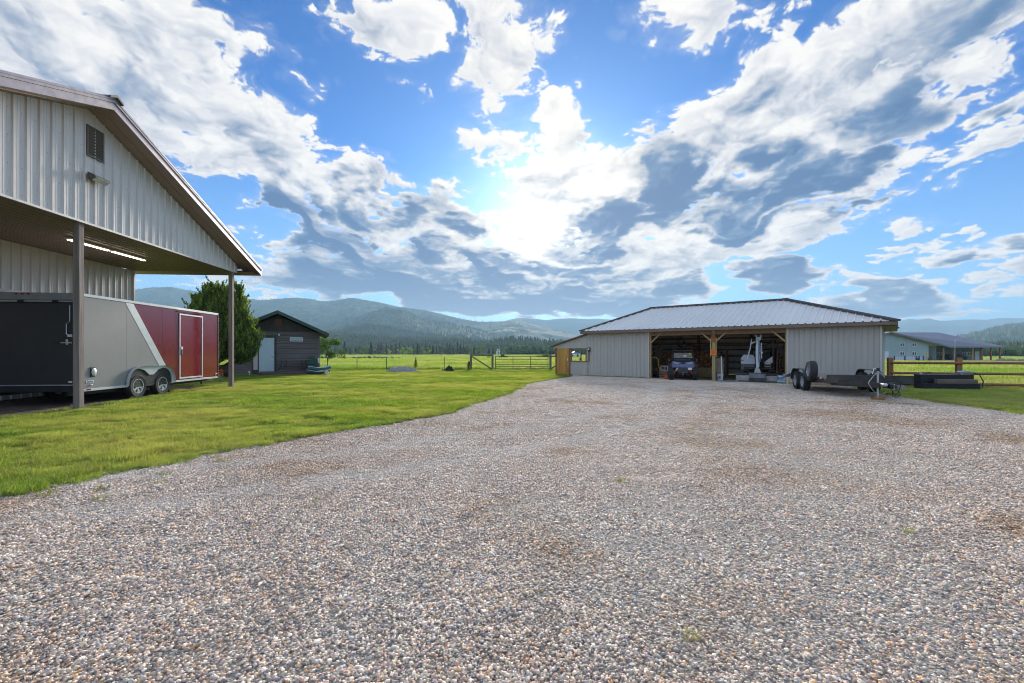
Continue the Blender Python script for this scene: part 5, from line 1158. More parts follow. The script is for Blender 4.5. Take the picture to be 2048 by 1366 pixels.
# interior: floor, girts, poles, shelf, rafters
flo = sheet('barn_floor', [BL(-3.9, -.05).xy, BL(SRm-.05, -.05).xy, BL(SRm-.05, DB-.05).xy, BL(-3.9, DB-.05).xy], .010, mat('barn_dirt', (.34, .28, .23), .95, var=.4, vscale=3, space='World', bump=.6))
for z in (.42, .82, 1.22, 1.62, 2.02, 2.36): MB().box(((SLm+SRm)/2, DB-.06, z), (SRm-SLm-.1, .04, .09)).build('girt', purl, BA)
for z in (.6, 1.2, 1.8, 2.3): MB().box((SRm-.05, DB/2, z), (.04, DB-.1, .09)).build('girt', purl, BA)
for s in (SLm+.3, .4, 3.6, 6.9, SRm-.2): MB().box((s, DB-.14, ZE/2), (.14, .14, ZE)).build('pole', purl, BA)
for s in np.arange(SLm+.2, SRm, .75):
    x = float(s); zt = lambda y: zE-.04+(zR-zE)*min((y+oh)/kd, (2*kd-oh-y)/kd)
    fx = max(0, min(1, (x-eL)/il, (eR-x)/ir)); yt = -oh+kd*fx
    MB().beam((x, -oh+.05, zE-.06), (x, yt, zE-.06+(zR-zE)*fx), .04, .14).build('rafter', purl, BA); MB().beam((x, yb-.05, zE-.06), (x, -oh+2*kd-kd*fx, zE-.06+(zR-zE)*fx), .04, .14).build('rafter', purl, BA)
for y in (1.6, 4.9): MB().box(((SLm+SRm)/2, y, ZE-.03), (SRm-SLm-.1, .05, .16)).build('tie_beam', purl, BA)
MB().box((2.1, 6.6, 1.88), (4.6, .55, .05)).build('shelf', woodd, BA)
ld = thing('lumber_boards', 'long tan boards lying on the high shelf at the back of the barn', 'lumber', BL(-.1, 6.3, 1.91), BRZ)
for k, (L, y) in enumerate(((4.2, 0), (4.6, .16), (3.7, .30), (4.4, .10))): MB().box((L/2+.1*k, y, .03+(.05 if k == 3 else 0)), (L, .13, .04)).build('board', wood, ld)
# firewood stacks and chipboard crate behind the utility vehicle
def logs(name, label, s, n, w, h, seed):
    t = thing(name, label, 'firewood', BL(s, n, 0), BRZ); r = random.Random(seed); mb = MB(); dark = MB()
    y = .07
    while y < h:
        x = .06+r.uniform(0, .05)
        while x < w-.05:
            rr = r.uniform(.045, .08); k = r.choice((3, 4, 5)); a0 = r.uniform(0, 6.28); pts = [(x+rr*cos(a0+2*pi*i/k)*r.uniform(.8, 1.1), -r.uniform(0, .06), y+rr*sin(a0+2*pi*i/k)*r.uniform(.8, 1.1)) for i in range(k)]
            p0 = pts[0][1]; mb.prism([(p[0], p0, p[2]) for p in pts], (0, .42, 0)); x += rr*1.75
        y += .115
    stuff(mb.build('split_log', mat('split_firewood', (.55, .24, .09), .8, var=.45, vscale=7, isl=.55), t)); return t
logs('firewood_stack', 'tall stack of reddish split firewood behind and left of the utility vehicle', onB(1308, off=5.0), 5.0, 1.9, 1.52, 1)
logs('firewood_stack', 'tall stack of reddish split firewood between the utility vehicle and the middle post', onB(1384, off=4.4), 4.4, 1.75, 1.50, 2)
for s, n in ((.70, 5.4), (2.85, 4.6)): MB().box((s, n, .8), (.09, .4, 1.6)).build('rack_post', woodd, BA)
cb = thing('chipboard_bin', 'low chipboard bin under the firewood right of the utility vehicle', 'bin', BL(onB(1386, off=3.4), 3.4, 0), BRZ); osb = mat('chipboard', (.50, .33, .15), .8, var=.5, vscale=16)
MB().box((.8, 0, .27), (1.6, .03, .52)).build('front_board', osb, cb); MB().box((.02, .35, .27), (.03, .68, .52)).build('side_board', osb, cb); MB().box((1.58, .35, .27), (.03, .68, .52)).build('side_board', osb, cb)
# left bay: riding mower, leaning boards, concrete block, red gas can, shelf box
mw = thing('riding_mower', 'green and yellow riding mower half hidden at the left edge of the barn opening', 'mower', BL(onB(1307, off=1.0)+.02, 1.0, 0), BRZ+R(10)); gm_ = mat('mower_green', (.02, .10, .02), .35); ym_ = mat('mower_yellow', (.75, .48, .02), .4)
MB().box((0, .45, .50), (.62, 1.1, .22), bev=.06).build('hood', gm_, mw); MB().prism([(-.22, -.12, .62), (.22, -.12, .62), (.20, -.20, 1.08), (-.20, -.20, 1.08)], (0, .08, 0)).build('seat_back', mat('seat_black', (.03, .03, .03), .5), mw); MB().box((0, .1, .62), (.44, .42, .10), bev=.03).build('seat', MATS['seat_black'], mw)
MB().tube([(-.28, -.1, .6), (-.28, -.16, 1.05), (-.18, -.18, 1.15), (.18, -.18, 1.15), (.28, -.16, 1.05), (.30, -.1, .6)], .025, 8).build('hoop', ym_, mw, True)
MB().box((.0, -.28, .40), (.60, .12, .20), bev=.03).build('rear_panel', blackp, mw); MB().box((.22, -.35, .50), (.10, .03, .05)).build('tail_light', MATS['red_lens'], mw)
for x in (-.33, .33): wheel(mw, 'rear_wheel', (x, -.05, .26), (1 if x > 0 else -1, 0, 0), .26, .22, .12, ym_, spokes=4, seg=16)
for x in (-.3, .3): wheel(mw, 'front_wheel', (x, .95, .19), (1 if x > 0 else -1, 0, 0), .19, .15, .09, ym_, spokes=4, seg=14)
MB().beam((.42, -.25, .10), (.36, -.20, .62), .04, .05).build('lift_lever', ym_, mw); MB().tube([(0, -.35, .25), (0, -.48, .25)], .03, 6).build('hitch', galv, mw)
bd = thing('leaning_boards', 'dark weathered boards leaning against the back frame beside the firewood', 'boards', BL(onB(1308, off=2.6), 2.6, 0), BRZ)
for k, (x, dx, L) in enumerate(((0, .45, 1.95), (.10, .38, 1.8), (-.14, .50, 2.1), (.2, .30, 1.6))): MB().beam((x-.2, 0, .02), (x-.2+dx, .5, L), .13, .03, (0, 1, 0)).build('board', woodd, bd)
cbk = thing('concrete_block', 'pale two-hole concrete block left of the utility vehicle, on a dark crate', 'block', BL(onB(1330, off=.9), .9, .42), BRZ+R(-10)); cmx = mat('concrete', (.60, .55, .53), .9, var=.15, vscale=8)
m_ = MB(); 
for z in (-.0, .26): m_.box((0, 0, z), (.46, .2, .045))
for x in (-.21, 0, .21): m_.box((x, 0, .13), (.04, .2, .22))
m_.build('shell', cmx, cbk)
cr = thing('wooden_crate', 'dark slatted crate on the barn floor under the concrete block', 'crate', BL(onB(1330, off=.9), .9, .0), BRZ+R(-10))
for k in range(4):
    MB().box((0, -.2, .05+k*.10), (.5, .02, .075)).build('slat', woodd, cr); MB().box((0, .2, .05+k*.10), (.5, .02, .075)).build('slat', woodd, cr)
for x in (-.24, .24): MB().box((x, 0, .20), (.03, .4, .38)).build('end_board', woodd, cr)
gc = thing('gas_can', 'small orange-red fuel can on the ground left of the utility vehicle', 'can', BL(onB(1333, off=.2), .2, 0), BRZ); rc = mat('orange_red_plastic', (.75, .10, .03), .4)
MB().box((0, 0, .11), (.22, .17, .20), bev=.05).build('tank', rc, gc); MB().tube([(-.05, 0, .22), (-.05, 0, .27), (.06, 0, .27), (.06, 0, .22)], .015, 6).build('handle', rc, gc, True); MB().tube([(.07, 0, .2), (.14, 0, .25)], .018, 6).build('spout', blackp, gc)
tl = thing('bark_pile', 'pale shavings and kindling on the ground at the left of the barn opening', 'kindling', BL(onB(1325, off=.25), .25, 0), BRZ); r_ = random.Random(8)
for k in range(14): a = r_.uniform(0, 3); MB().beam((r_.uniform(-.2, .2), r_.uniform(-.15, .15), .02), (r_.uniform(-.2, .2)+.15*cos(a), r_.uniform(-.15, .15)+.1*sin(a), .03+r_.uniform(0, .04)), .03, .015).build('stick', wood, tl)
sh = thing('storage_box', 'rust-red box on the left rear shelf of the barn', 'box', BL(.25, 5.6, 1.52), BRZ); MB().box((.3, 0, .12), (.7, .4, .24), bev=.02).build('carton', mat('rust_box', (.35, .09, .04), .7), sh)
MB().box((.3, 5.6, 1.50), (1.2, .5, .04)).build('shelf', woodd, BA)
# middle: old water heater tank, bucket, pipe, slabs on the ground
wt = thing('metal_tank', 'tan cylindrical tank with a dark bent pipe right of the middle post', 'tank', BL(onB(1439, off=1.0), 1.0, .40), BRZ); tm = mat('tan_tank', (.33, .27, .19), .55, var=.25, vscale=3)
MB().lathe([(.02, .78), (.17, .76), (.22, .72), (.225, .68), (.225, .04), (.21, 0), (.02, 0)], n=20).build('body', tm, wt, True); MB().tube([(-.1, 0, .76), (-.05, 0, .86), (.08, 0, .92), (.22, 0, .94)], .035, 8).build('pipe', blackp, wt, True)
MB().box((.0, 0, -.19), (.42, .42, .38)).build('stand', purl, wt)
bu = thing('bucket', 'white plastic bucket standing in front of the tan tank', 'bucket', BL(onB(1440.5, off=.6), .6, 0), BRZ); MB().lathe([(.12, 0), (.15, .32), (.165, .32), (.165, .36), (.15, .36)], n=16).build('pail', white, bu, True); MB().tube([(-.16, 0, .33), (-.1, -.14, .2), (.1, -.14, .2), (.16, 0, .33)], .007, 5).build('handle', galv, bu, True); MB().box((.0, -.145, .18), (.10, .02, .12)).build('label_patch', mat('blue_print', (.1, .2, .4), .5), bu)
MB().beam((sP+.32, .3, .05), (sP+.24, .45, 1.25), .05, .05).build('tool_handle', white, BA)
slp = thing('metal_plates', 'flat bluish metal plates on the gravel in front of the middle post', 'plates', BL(onB(1436, off=-.2), -.2, .02), BRZ)
for k in range(4): MB().box((.1+k*.22, .02*(k % 2), .02+.012*k), (.34, .26, .022), R(6*k)).build('plate', mat('blue_grey_plate', (.22, .27, .32), .45, .3), slp)
# bags at the right edge, clutter
bg = thing('feed_bags', 'blue and white plastic bags piled at the right post of the opening', 'bags', BL(onB(1566, off=.3), .3, 0), BRZ); 
for k, (x, y, z, rz_) in enumerate(((0, 0, .08, 10), (.08, .06, .20, -20), (-.04, .04, .31, 30))): MB().box((x, y, z), (.50-.05*k, .34, .13), R(rz_), bev=.05).build('bag', mat('blue_white_bag%s' % ('' if k != 1 else '_pale'), (.35, .52, .66) if k != 1 else (.7, .75, .78), .5, var=.35, vscale=6), bg, True)
ra = thing('steel_ramp', 'dark ladder-like loading ramp standing upright in the right bay', 'ramp', BL(onB(1561, off=1.5), 1.5, 0), BRZ)
for x in (-.16, .16): MB().beam((x, 0, 0), (x, .12, 1.95), .04, .05).build('rail', purl, ra)
for k in range(11): MB().beam((-.16, .01*k, .12+k*.165), (.16, .01*k, .12+k*.165), .03, .03).build('rung', purl, ra)
hf = thing('hand_tools', 'long-handled garden tools leaning in the right rear of the barn', 'tools', BL(onB(1550, off=2.8), 2.8, 0), BRZ)
for k in range(4): MB().tube([(k*.13, 0, 0), (k*.13+.1, .3, 1.5+.1*k)], .018, 6).build('handle', wood, hf); MB().box((k*.13+.1, .3, 1.5+.1*k), (.16, .03, .14)).build('blade', blackp, hf)
tk = thing('tractor', 'dark old machine with round hood deep in the right corner of the barn', 'tractor', BL(onB(1553, off=4.2), 4.2, 0), BRZ+R(20)); MB().box((0, 0, .85), (.8, 1.6, .7), bev=.15).build('hood', mat('old_red_paint', (.16, .04, .03), .6, var=.4), tk); MB().box((0, .5, 1.45), (.5, .1, .5), bev=.05).build('seat', blackp, tk)
for x in (-.55, .55): wheel(tk, 'wheel', (x, .3, .55), (1 if x > 0 else -1, 0, 0), .55, .28, .28, MATS['old_red_paint'], spokes=5, seg=18)
sw = thing('spare_hoses', 'coils of dark hose hanging high on the left inner pole of the barn', 'hoses', BL(.55, 3.4, 2.1), BRZ)
for k in range(3): MB().tube([(.18*cos(a)*(1+.1*k), .04*k, .26*sin(a)-.05*k) for a in np.linspace(0, 2*pi, 17)], .02, 6).build('coil', blackp, sw, True)

# ------------------------------------------------------------------ side-by-side utility vehicle seen from behind
UVh = R(-20.0); 
ut = thing('utility_vehicle', 'blue-grey side-by-side off-road vehicle with knobbly tyres, seen from behind in the barn', 'off-road vehicle', PD(1366, 761, 23.55)*1, UVh); ut.location.z = .012
ub = mat('blue_grey_body', (.10, .15, .30), .28, .35, var=.08, coat=.5); uk = mat('matt_black_frame', (.02, .02, .022), .5); redm = mat('red_spring', (.75, .07, .02), .35); camo_ = mat('dusty_rear_screen', (.20, .17, .14), .35, var=.5, vscale=9, spec=.6)
wx_ = .585
for x in (-wx_, wx_):
    wheel(ut, 'rear_wheel', (x, .18, .345), (1 if x > 0 else -1, 0, 0), .345, .25, .17, blackp, spokes=5, seg=24, knob=.035)
    wheel(ut, 'front_wheel', (x, 2.1, .345), (1 if x > 0 else -1, 0, 0), .345, .25, .17, blackp, spokes=5, seg=20, knob=.03)
m_ = MB(); m_.prism([(-.52, 0, .66), (.52, 0, .66), (.56, 0, .80), (.46, 0, .98), (.28, 0, .955), (-.28, 0, .955), (-.46, 0, .98), (-.56, 0, .80)], (0, .9, 0)); m_.build('rear_body', ub, ut)
for s in (-1, 1):
    MB().prism([(s*.18, -.02, .90), (s*.50, -.02, .97), (s*.44, -.02, .84), (s*.22, -.02, .82)], (0, .05, 0)).build('body_panel', mat('light_blue_panel', (.22, .32, .52), .3, .3), ut)
    MB().prism([(s*.50, -.035, .80), (s*.56, -.035, .82), (s*.545, -.035, .96), (s*.49, -.035, .98)], (0, .05, 0)).build('tail_light', MATS['red_lens'], ut)
    MB().prism([(s*.50, .02, .66), (s*.74, .02, .68), (s*.76, .02, .74), (s*.58, .02, .93), (s*.54, .02, .90)], (0, .5, 0)).build('mudguard', uk, ut)
    # rear shock: red spring on a silver damper, angled inward
    p0, p1 = Vector((s*.49, .03, .30)), Vector((s*.27, .06, .62)); sh_ = MB().tube([p0, p1], .022, 8).build('shock_absorber', galv, ut, True)
    ax = (p1-p0); a = Vector((0, 1, 0)); b = ax.normalized().cross(a); MB().tube([p0+ax*(.08+.62*t)+(a*cos(t*44)+b*sin(t*44))*.042 for t in np.linspace(0, 1, 64)], .014, 5).build('spring', redm, sh_, True)
    MB().tube([p0+ax*.72, p1+ax*.04], .036, 8).build('reservoir', white, sh_, True)
    MB().tube([(s*.10, .05, .33), (s*.30, .03, .26), (s*.52, .08, .28)], .028, 6).build('suspension_arm', uk, ut); MB().tube([(s*.12, .1, .45), (s*.52, .12, .40)], .022, 6).build('suspension_arm', uk, ut)
    MB().tube([(s*.54, .50, .92), (s*.53, .48, 1.30), (s*.44, .55, 1.50), (s*.42, 1.5, 1.52), (s*.50, 2.1, 1.0)], .028, 8).build('roll_cage', uk, ut, True)
    MB().box((s*.72, .9, .82), (.10, .18, .28), bev=.03).build('side_mirror' if 0 else 'door_bar', uk, ut)
MB().box((0, .98, 1.52), (1.0, 1.25, .05), bev=.02).build('roof', mat('dark_roof', (.06, .055, .055), .4), ut); MB().tube([(-.46, .50, 1.46), (.46, .50, 1.46)], .026, 8).build('roll_cage', uk, ut); MB().tube([(-.53, .49, 1.12), (.53, .49, 1.12)], .022, 8).build('roll_cage', uk, ut)
MB().prism([(-.47, .46, 1.14), (.47, .46, 1.14), (.43, .50, 1.42), (-.43, .50, 1.42)], (0, .015, 0)).build('rear_screen', camo_, ut)
MB().ball((.33, .44, 1.36), (.05, .01, .04), 10).build('sticker', mat('yellow_sticker', (.9, .75, .02), .5), ut); MB().ball((.08, .44, 1.25), (.10, .008, .035), 12).build('emblem', white, ut)
MB().box((0, -.02, .895), (.22, .03, .09), bev=.01).build('badge_plate', uk, ut); MB().box((0, .3, 1.02), (.9, .5, .14), bev=.04).build('engine_cover', uk, ut)
MB().prism([(-.24, .04, .38), (.24, .04, .38), (.30, .04, .55), (.20, .04, .68), (-.20, .04, .68), (-.30, .04, .55)], (0, .35, 0)).build('muffler', mat('dark_muffler', (.05, .05, .055), .4), ut)
MB().box((.34, -.03, .60), (.20, .01, .11)).build('number_plate', white, ut); m_ = MB(); m_.tube([(0, .05, .34), (0, -.09, .34)], .022, 6); m_.ball((0, -.10, .38), .028); m_.tube([(0, -.1, .35), (0, -.1, .20)], .016, 6); m_.build('tow_hitch', galv, ut)
MB().box((0, 1.1, .42), (.9, 1.9, .16), bev=.03).build('floor_pan', uk, ut); MB().box((0, 2.3, .72), (1.0, .6, .45), bev=.1).build('front_body', ub, ut)
for x in (-.25, .25): MB().box((x, .95, .95), (.42, .12, .7), bev=.05).build('seat_back', uk, ut)
for s in (-1, 1): MB().box((s*.70+.0, 1.3, 1.02), (.05, .14, .17), bev=.02).build('side_mirror', galv, ut)

# ------------------------------------------------------------------ mini excavator, boom folded, facing out of the barn
ex = thing('mini_excavator', 'white and grey mini excavator with folded boom, in the right bay of the barn', 'excavator', BL(onB(1516, off=1.6), 1.6, .0), BRZ+R(-17))
ex.location = PD(1516, 760, 22.6); ex.location.z = .012; ex.rotation_euler = (0, 0, R(-32))
wg = mat('machine_white', (.55, .61, .70), .3, .1, var=.06, coat=.3); dk = mat('machine_dark', (.05, .047, .045), .5, var=.2); stl = mat('worn_steel', (.42, .43, .45), .3, .7, var=.25, vscale=6)
for x in (-.62, .62):
    tk_ = MB(); prof = [(-.85, .0), (.75, .0), (.92, .12), (.92, .30), (.75, .40), (-.85, .40), (-1.02, .30), (-1.02, .12)]
    tk_.prism([(x-.13, y+.9, z) for y, z in prof], (.26, 0, 0)); tk_ = tk_.build('track', rub, ex)
    lug = MB()
    for k in range(17): lug.box((x, -.05+.115*k, .41), (.27, .04, .03)); lug.box((x, -.05+.115*k, .01), (.27, .04, .03))
    lug.build('track_lugs', rub, tk_)
    for k in range(4): MB().lathe([(.10, -.14), (.10, .14)], (x, .15+.5*k, .16), (1, 0, 0), 10).build('roller', dk, tk_)
MB().box((0, .9, .34), (1.0, 1.3, .22), bev=.03).build('undercarriage', dk, ex); MB().lathe([(.38, .42), (.38, .56)], (0, .9, 0), n=18).build('turntable', dk, ex)
MB().box((0, 1.0, .64), (1.35, 1.5, .16), bev=.05).build('deck', dk, ex)
# engine hood on the left of the picture, seat and roll frame on the right
m_ = MB(); m_.prism([(-.80, .35, .86), (-.15, .35, .86), (-.15, .35, 1.10), (-.24, .35, 1.32), (-.68, .35, 1.33), (-.80, .35, 1.12)], (0, 1.4, 0)); m_.build('engine_hood', wg, ex)
MB().box((-.475, 1.0, .70), (.67, 1.38, .34), bev=.05).build('engine_side', mat('machine_grey', (.14, .14, .15), .4), ex); MB().prism([(-.79, .34, 1.02), (-.62, .34, 1.0), (-.78, .34, 1.08)], (0, .02, 0)).build('red_stripe', MATS['red_paint'], ex)
MB().box((.28, 1.25, .95), (.45, .45, .14), bev=.04).build('seat', blackp, ex); MB().box((.28, 1.5, 1.2), (.42, .12, .5), bev=.04).build('seat_back', blackp, ex)
for (x, y) in ((-.10, .55), (.62, .55), (-.10, 1.65), (.62, 1.65)): MB().beam((x, y, .7), (x, y, 2.02), .05, .05).build('canopy_post', dk, ex)
MB().box((.26, 1.1, 2.04), (.95, 1.3, .06), bev=.02).build('canopy', dk, ex)
MB().prism([(.20, .5, .92), (.60, .5, .92), (.60, .5, 1.25)], (0, .04, 0)).build('side_guard', stl, ex); MB().box((.40, .32, .80), (.36, .3, .22), bev=.03).build('footrest', dk, ex)
for z, c in ((.94, 'machine_white'), (.80, 'tan_tank'), (.72, 'old_red_paint')): MB().box((.42, .15, z-.06), (.26, .02, .05)).build('decal', MATS[c], ex)
# boom: swing post, boom up, arm folded down
MB().box((0, .22, .62), (.22, .34, .40), bev=.03).build('swing_post', dk, ex)
m_ = MB(); m_.beam((.0, .12, .72), (.02, .02, 1.45), .14, .17, (0, 1, 0), .02); m_.beam((.02, .02, 1.42), (.04, -.18, 2.12), .14, .16, (0, 1, 0), .02); m_.build('boom', wg, ex)
m_ = MB(); m_.prism([(-.06, -.30, 2.02), (-.10, -.30, 2.30), (-.04, -.30, 2.32), (-.02, -.30, 2.20), (.10, -.30, 2.20), (.12, -.30, 2.32), (.18, -.30, 2.30), (.14, -.30, 2.02)], (0, .16, 0)); m_.build('boom_head', wg, ex)
m_ = MB(); m_.beam((.0, -.34, 2.08), (-.02, -.46, 1.35), .12, .13, (0, 1, 0), .02); m_.beam((-.02, -.46, 1.40), (-.0, -.50, .60), .11, .12, (0, 1, 0), .02); m_.build('dipper_arm', wg, ex)
m_ = MB(); m_.beam((-.06, -.2, 1.98), (-.30, -.30, 1.88), .06, .10, (0, 1, 0)); m_.beam((-.26, -.30, 2.10), (-.33, -.36, 1.55), .05, .09, (0, 1, 0), .01); m_.beam((-.33, -.36, 1.60), (-.46, -.40, 1.05), .05, .08, (0, 1, 0), .01); m_.build('thumb_link', wg, ex)
for (a, b, r0) in (((.10, -.02, 1.0), (.10, -.12, 1.75), .04), ((.17, -.38, 1.9), (.18, -.44, 1.2), .035), ((.10, -.5, 1.35), (.05, -.52, .75), .03)):
    a, b = Vector(a), Vector(b); cy_ = MB().tube([a, a+(b-a)*.6], r0, 8).build('hydraulic_cylinder', stl, ex, True); MB().tube([a+(b-a)*.55, b], r0*.5, 8).build('piston_rod', chrome, cy_, True); MB().lathe([(r0*1.6, -.03), (r0*1.6, .03)], b, (1, 0, 0), 10).build('pin_eye', wg, cy_, True)
ho = MB()
for k in range(3): ho.tube([(.14+.04*k, .0, .9), (.2+.04*k, -.12, 1.3), (.17+.04*k, -.2, 1.75), (.10+.02*k, -.3, 2.05)], .013, 5)
ho.build('hydraulic_hose', blackp, ex, True); lp_ = MB().ball((.19, -.42, 1.42), (.055, .05, .055)).build('work_lamp', MATS['lamp_glass'], ex, True)
m_ = MB(); bw_ = .68
for x in (-bw_/2, bw_/2): m_.prism([(x, -.42, .44), (x, -.78, .40), (x, -.86, .20), (x, -.80, .02), (x, -.50, .0), (x, -.38, .16)], (.02, 0, 0))
arc = [(-.40, .46), (-.78, .42), (-.88, .22), (-.82, .03), (-.50, .0)]
for (a, b) in zip(arc[:-1], arc[1:]): m_.prism([(-bw_/2, a[0], a[1]), (bw_/2+.02, a[0], a[1]), (bw_/2+.02, b[0], b[1]), (-bw_/2, b[0], b[1])], (0, .012, .012))
bkt = m_.build('bucket', mat('bucket_steel', (.13, .135, .15), .4, .5, var=.3, vscale=4), ex); MB().prism([(-.14, -.5, .46), (.16, -.5, .46), (.10, -.5, .66), (-.08, -.5, .66)], (0, -.10, 0)).build('bucket_ears', stl, bkt)
for k in range(5): MB().box((-bw_/2+.07+k*.14, -.47, .0+.02), (.05, .10, .02)).build('tooth', stl, bkt)
bl = MB().box((0, -.28, .17), (1.95, .05, .30), bev=.02).build('dozer_blade', mat('polished_blade', (.42, .42, .43), .25, .8, var=.3, vscale=3, stretch=(1, 1, 4)), ex); MB().box((0, -.28, .36), (1.98, .09, .09), bev=.01).build('blade_rim', dk, bl)
for x in (-.4, .4): MB().beam((x, -.26, .24), (x, .35, .30), .09, .10).build('blade_arm', dk, ex)
# ------------------------------------------------------------------ flatbed equipment trailer with spare wheel
EA = Vector((.30, .954, 0)).normalized(); EB = Vector((EA.y, -EA.x, 0)); ERZ = atan2(EB.y, EB.x)       # local x across, y to the rear
EH = Vector((11.16, 13.68, 0))
et = thing('flatbed_trailer', 'black tandem flatbed trailer with spare wheel, chains and jack in front of the barn', 'trailer', EH, ERZ)
bk_ = mat('black_trailer_paint', (.055, .054, .057), .35, .3, var=.3, vscale=4, dirt=((.16, .14, .12), .3)); dkw = mat('grey_deck_planks', (.26, .23, .20), .8, var=.3, vscale=4, stretch=(4, .4, 1), bump=.3); rimw = mat('silver_wheel', (.62, .65, .7), .3, .7)
zD = .58; y0, y1 = .95, 5.7; hw = 1.05; wr2 = .355
MB().box((0, y0, .60), (2.34, .06, .27), bev=.01).build('front_rail', bk_, et); MB().box((0, y0-.04, .725), (2.34, .04, .03)).build('rail_cap', bk_, et)
MB().box((-hw, (y0+y1)/2, .50), (.06, y1-y0, .13)).build('side_rail', bk_, et); MB().box((hw, (y0+y1)/2, .50), (.06, y1-y0, .13)).build('side_rail', bk_, et)
pm = MB().box((0, 0, 0), (.19, y1-y0-.1, .035)).mesh('plank', dkw)
for k in range(10): ob('plank', pm, et, (-.93+k*.207, (y0+y1)/2, zD-.02))
m_ = MB()
for y in np.arange(y0+.4, y1, .6): m_.box((0, float(y), .46), (2.05, .05, .08))
m_.build('cross_member', bk_, et)
# tongue
for s in (-1, 1): MB().beam((s*.98, y0+.15, .47), (s*.05, .08, .47), .07, .15).build('tongue_beam', bk_, et)
MB().box((0, .02, .50), (.12, .34, .09), bev=.02).build('coupler', galv, et); MB().ball((0, -.12, .50), (.07, .08, .06)).build('coupler_head', galv, et, True)
jk = MB().tube([(0, .35, .10), (0, .35, .92)], .028, 10).build('jack', galv, et, True); MB().tube([(0, .35, .90), (.0, .35, .99)], .05, 10).build('jack_head', blackp, jk, True); MB().tube([(0, .35, .95), (-.12, .30, .98), (-.16, .30, .80)], .014, 6).build('crank', chrome, jk, True); MB().box((0, .35, .10), (.14, .14, .02)).build('foot_plate', galv, jk)
def chain(name, pts, parent, r=.024, th=.005):
    P = [Vector(p) for p in pts]; mb = MB(); L = 0; seg = []
    for a, b in zip(P[:-1], P[1:]):
        n_ = max(1, int((b-a).length/.042))
        for k in range(n_): seg.append((a+(b-a)*(k+.5)/n_, (b-a).normalized()))
    for k, (c, d) in enumerate(seg):
        u = d.orthogonal().normalized(); v = d.cross(u); w = u if k % 2 else v
        mb.tube([c+d*r*1.05*cos(t)+w*r*.6*sin(t) for t in np.linspace(0, 2*pi, 9)], th, 5)
    return mb.build(name, galv, parent, True)
def sag(a, b, dz, n=10): a, b = Vector(a), Vector(b); return [a+(b-a)*t+Vector((0, 0, -dz*4*t*(1-t))) for t in np.linspace(0, 1, n)]
chain('safety_chain', sag((-.28, .25, .52), (.05, -.02, .28), .18), et); chain('safety_chain', sag((-.28, .25, .52), (-.30, .2, .55), .02, 3)+sag((-.15, .3, .72), (.16, .3, .70), -.14), et); chain('safety_chain', sag((.30, .25, .52), (.32, .1, .50), .24), et)
MB().tube(sag((.22, .12, .50), (.5, .15, .50), .30, 12), .012, 6).build('wiring_cable', blackp, et, True); MB().tube([(.34+.10*cos(a), .05, .24+.10*sin(a)) for a in np.linspace(0, 2*pi, 15)], .010, 5).build('breakaway_loop', blackp, et, True)
MB().box((.30, .22, .44), (.16, .16, .14), bev=.02).build('battery_box', blackp, et); MB().box((.60, .42, .40), (.20, .14, .13)).build('step_block', mat('grey_wood', (.25, .23, .21), .8), et)
MB().box((0, .35, .05), (.30, .18, .10), bev=.005, rot=.2).build('wood_block', mat('rusty_wood_block', (.38, .17, .06), .8, var=.3, vscale=5), None, False, None)
wb = bpy.data.objects['wood_block']; wb.location = EH; wb.rotation_euler = (0, 0, ERZ); tag(wb, 'rust-brown wooden block under the jack of the flatbed trailer', 'block')
# axles, wheels, fenders
ya = (3.48, 4.40)
for s in (-1, 1):
    for y in ya: wheel(et, 'wheel', (s*(hw+.05), y, wr2), (s, 0, 0), wr2, .21, .20, rimw, spokes=8, seg=24)
    f = MB(); pr = []; R1_, n = .44, 8
    o = [(ya[0]-R1_, .38)]+[(ya[0]-R1_*cos(t*pi/2/n), .38+R1_*sin(t*pi/2/n)) for t in range(1, n+1)]+[(ya[1]+R1_*sin(t*pi/2/n), .38+R1_*cos(t*pi/2/n)) for t in range(n+1)]
    for (a, b) in zip(o[:-1], o[1:]):
        dn_ = Vector((0, b[0]-a[0], b[1]-a[1])).normalized(); nn = Vector((0, -dn_.z, dn_.y))*.012
        f.prism([(s*(hw-.06), a[0], a[1]), (s*(hw+.19), a[0], a[1]), (s*(hw+.19), b[0], b[1]), (s*(hw-.06), b[0], b[1])], nn)
    f.build('fender', bk_, et)
MB().box((0, ya[0], wr2), (2.1, .06, .06)).build('axle', bk_, et); MB().box((0, ya[1], wr2), (2.1, .06, .06)).build('axle', bk_, et)
wheel(et, 'spare_wheel', (-hw-.10, 2.55, .80), Vector((-1, .02, .03)), .37, .235, .21, rimw, spokes=8, seg=28); MB().beam((-hw+.1, 2.55, .5), (-hw-.02, 2.55, .80), .05, .05).build('spare_bracket', bk_, et)
for y, c in ((1.35, 'amber_lens'), (1.95, 'red_lens'), (2.1, 'red_lens')): MB().box((-hw-.04, y, .58), (.03, .10, .07)).build('marker_light', MATS[c], et)
MB().box((-hw-.04, 1.78, .58), (.03, .10, .06)).build('marker_light', white, et); MB().box((-hw-.02, 1.7, .54), (.04, .9, .10)).build('light_bar', bk_, et)
MB().beam((-hw+.05, y1, .50), (-hw+.05, y1+.75, .42), .08, .10).build('rear_ramp', bk_, et); MB().beam((hw-.05, y1, .50), (hw-.05, y1+.75, .42), .08, .10).build('rear_ramp', bk_, et); MB().box((0, y1+.04, .50), (2.15, .07, .14)).build('rear_rail', bk_, et)
MB().box((-hw+.02, y1+.78, .45), (.22, .05, .12)).build('tail_light', galv, et)

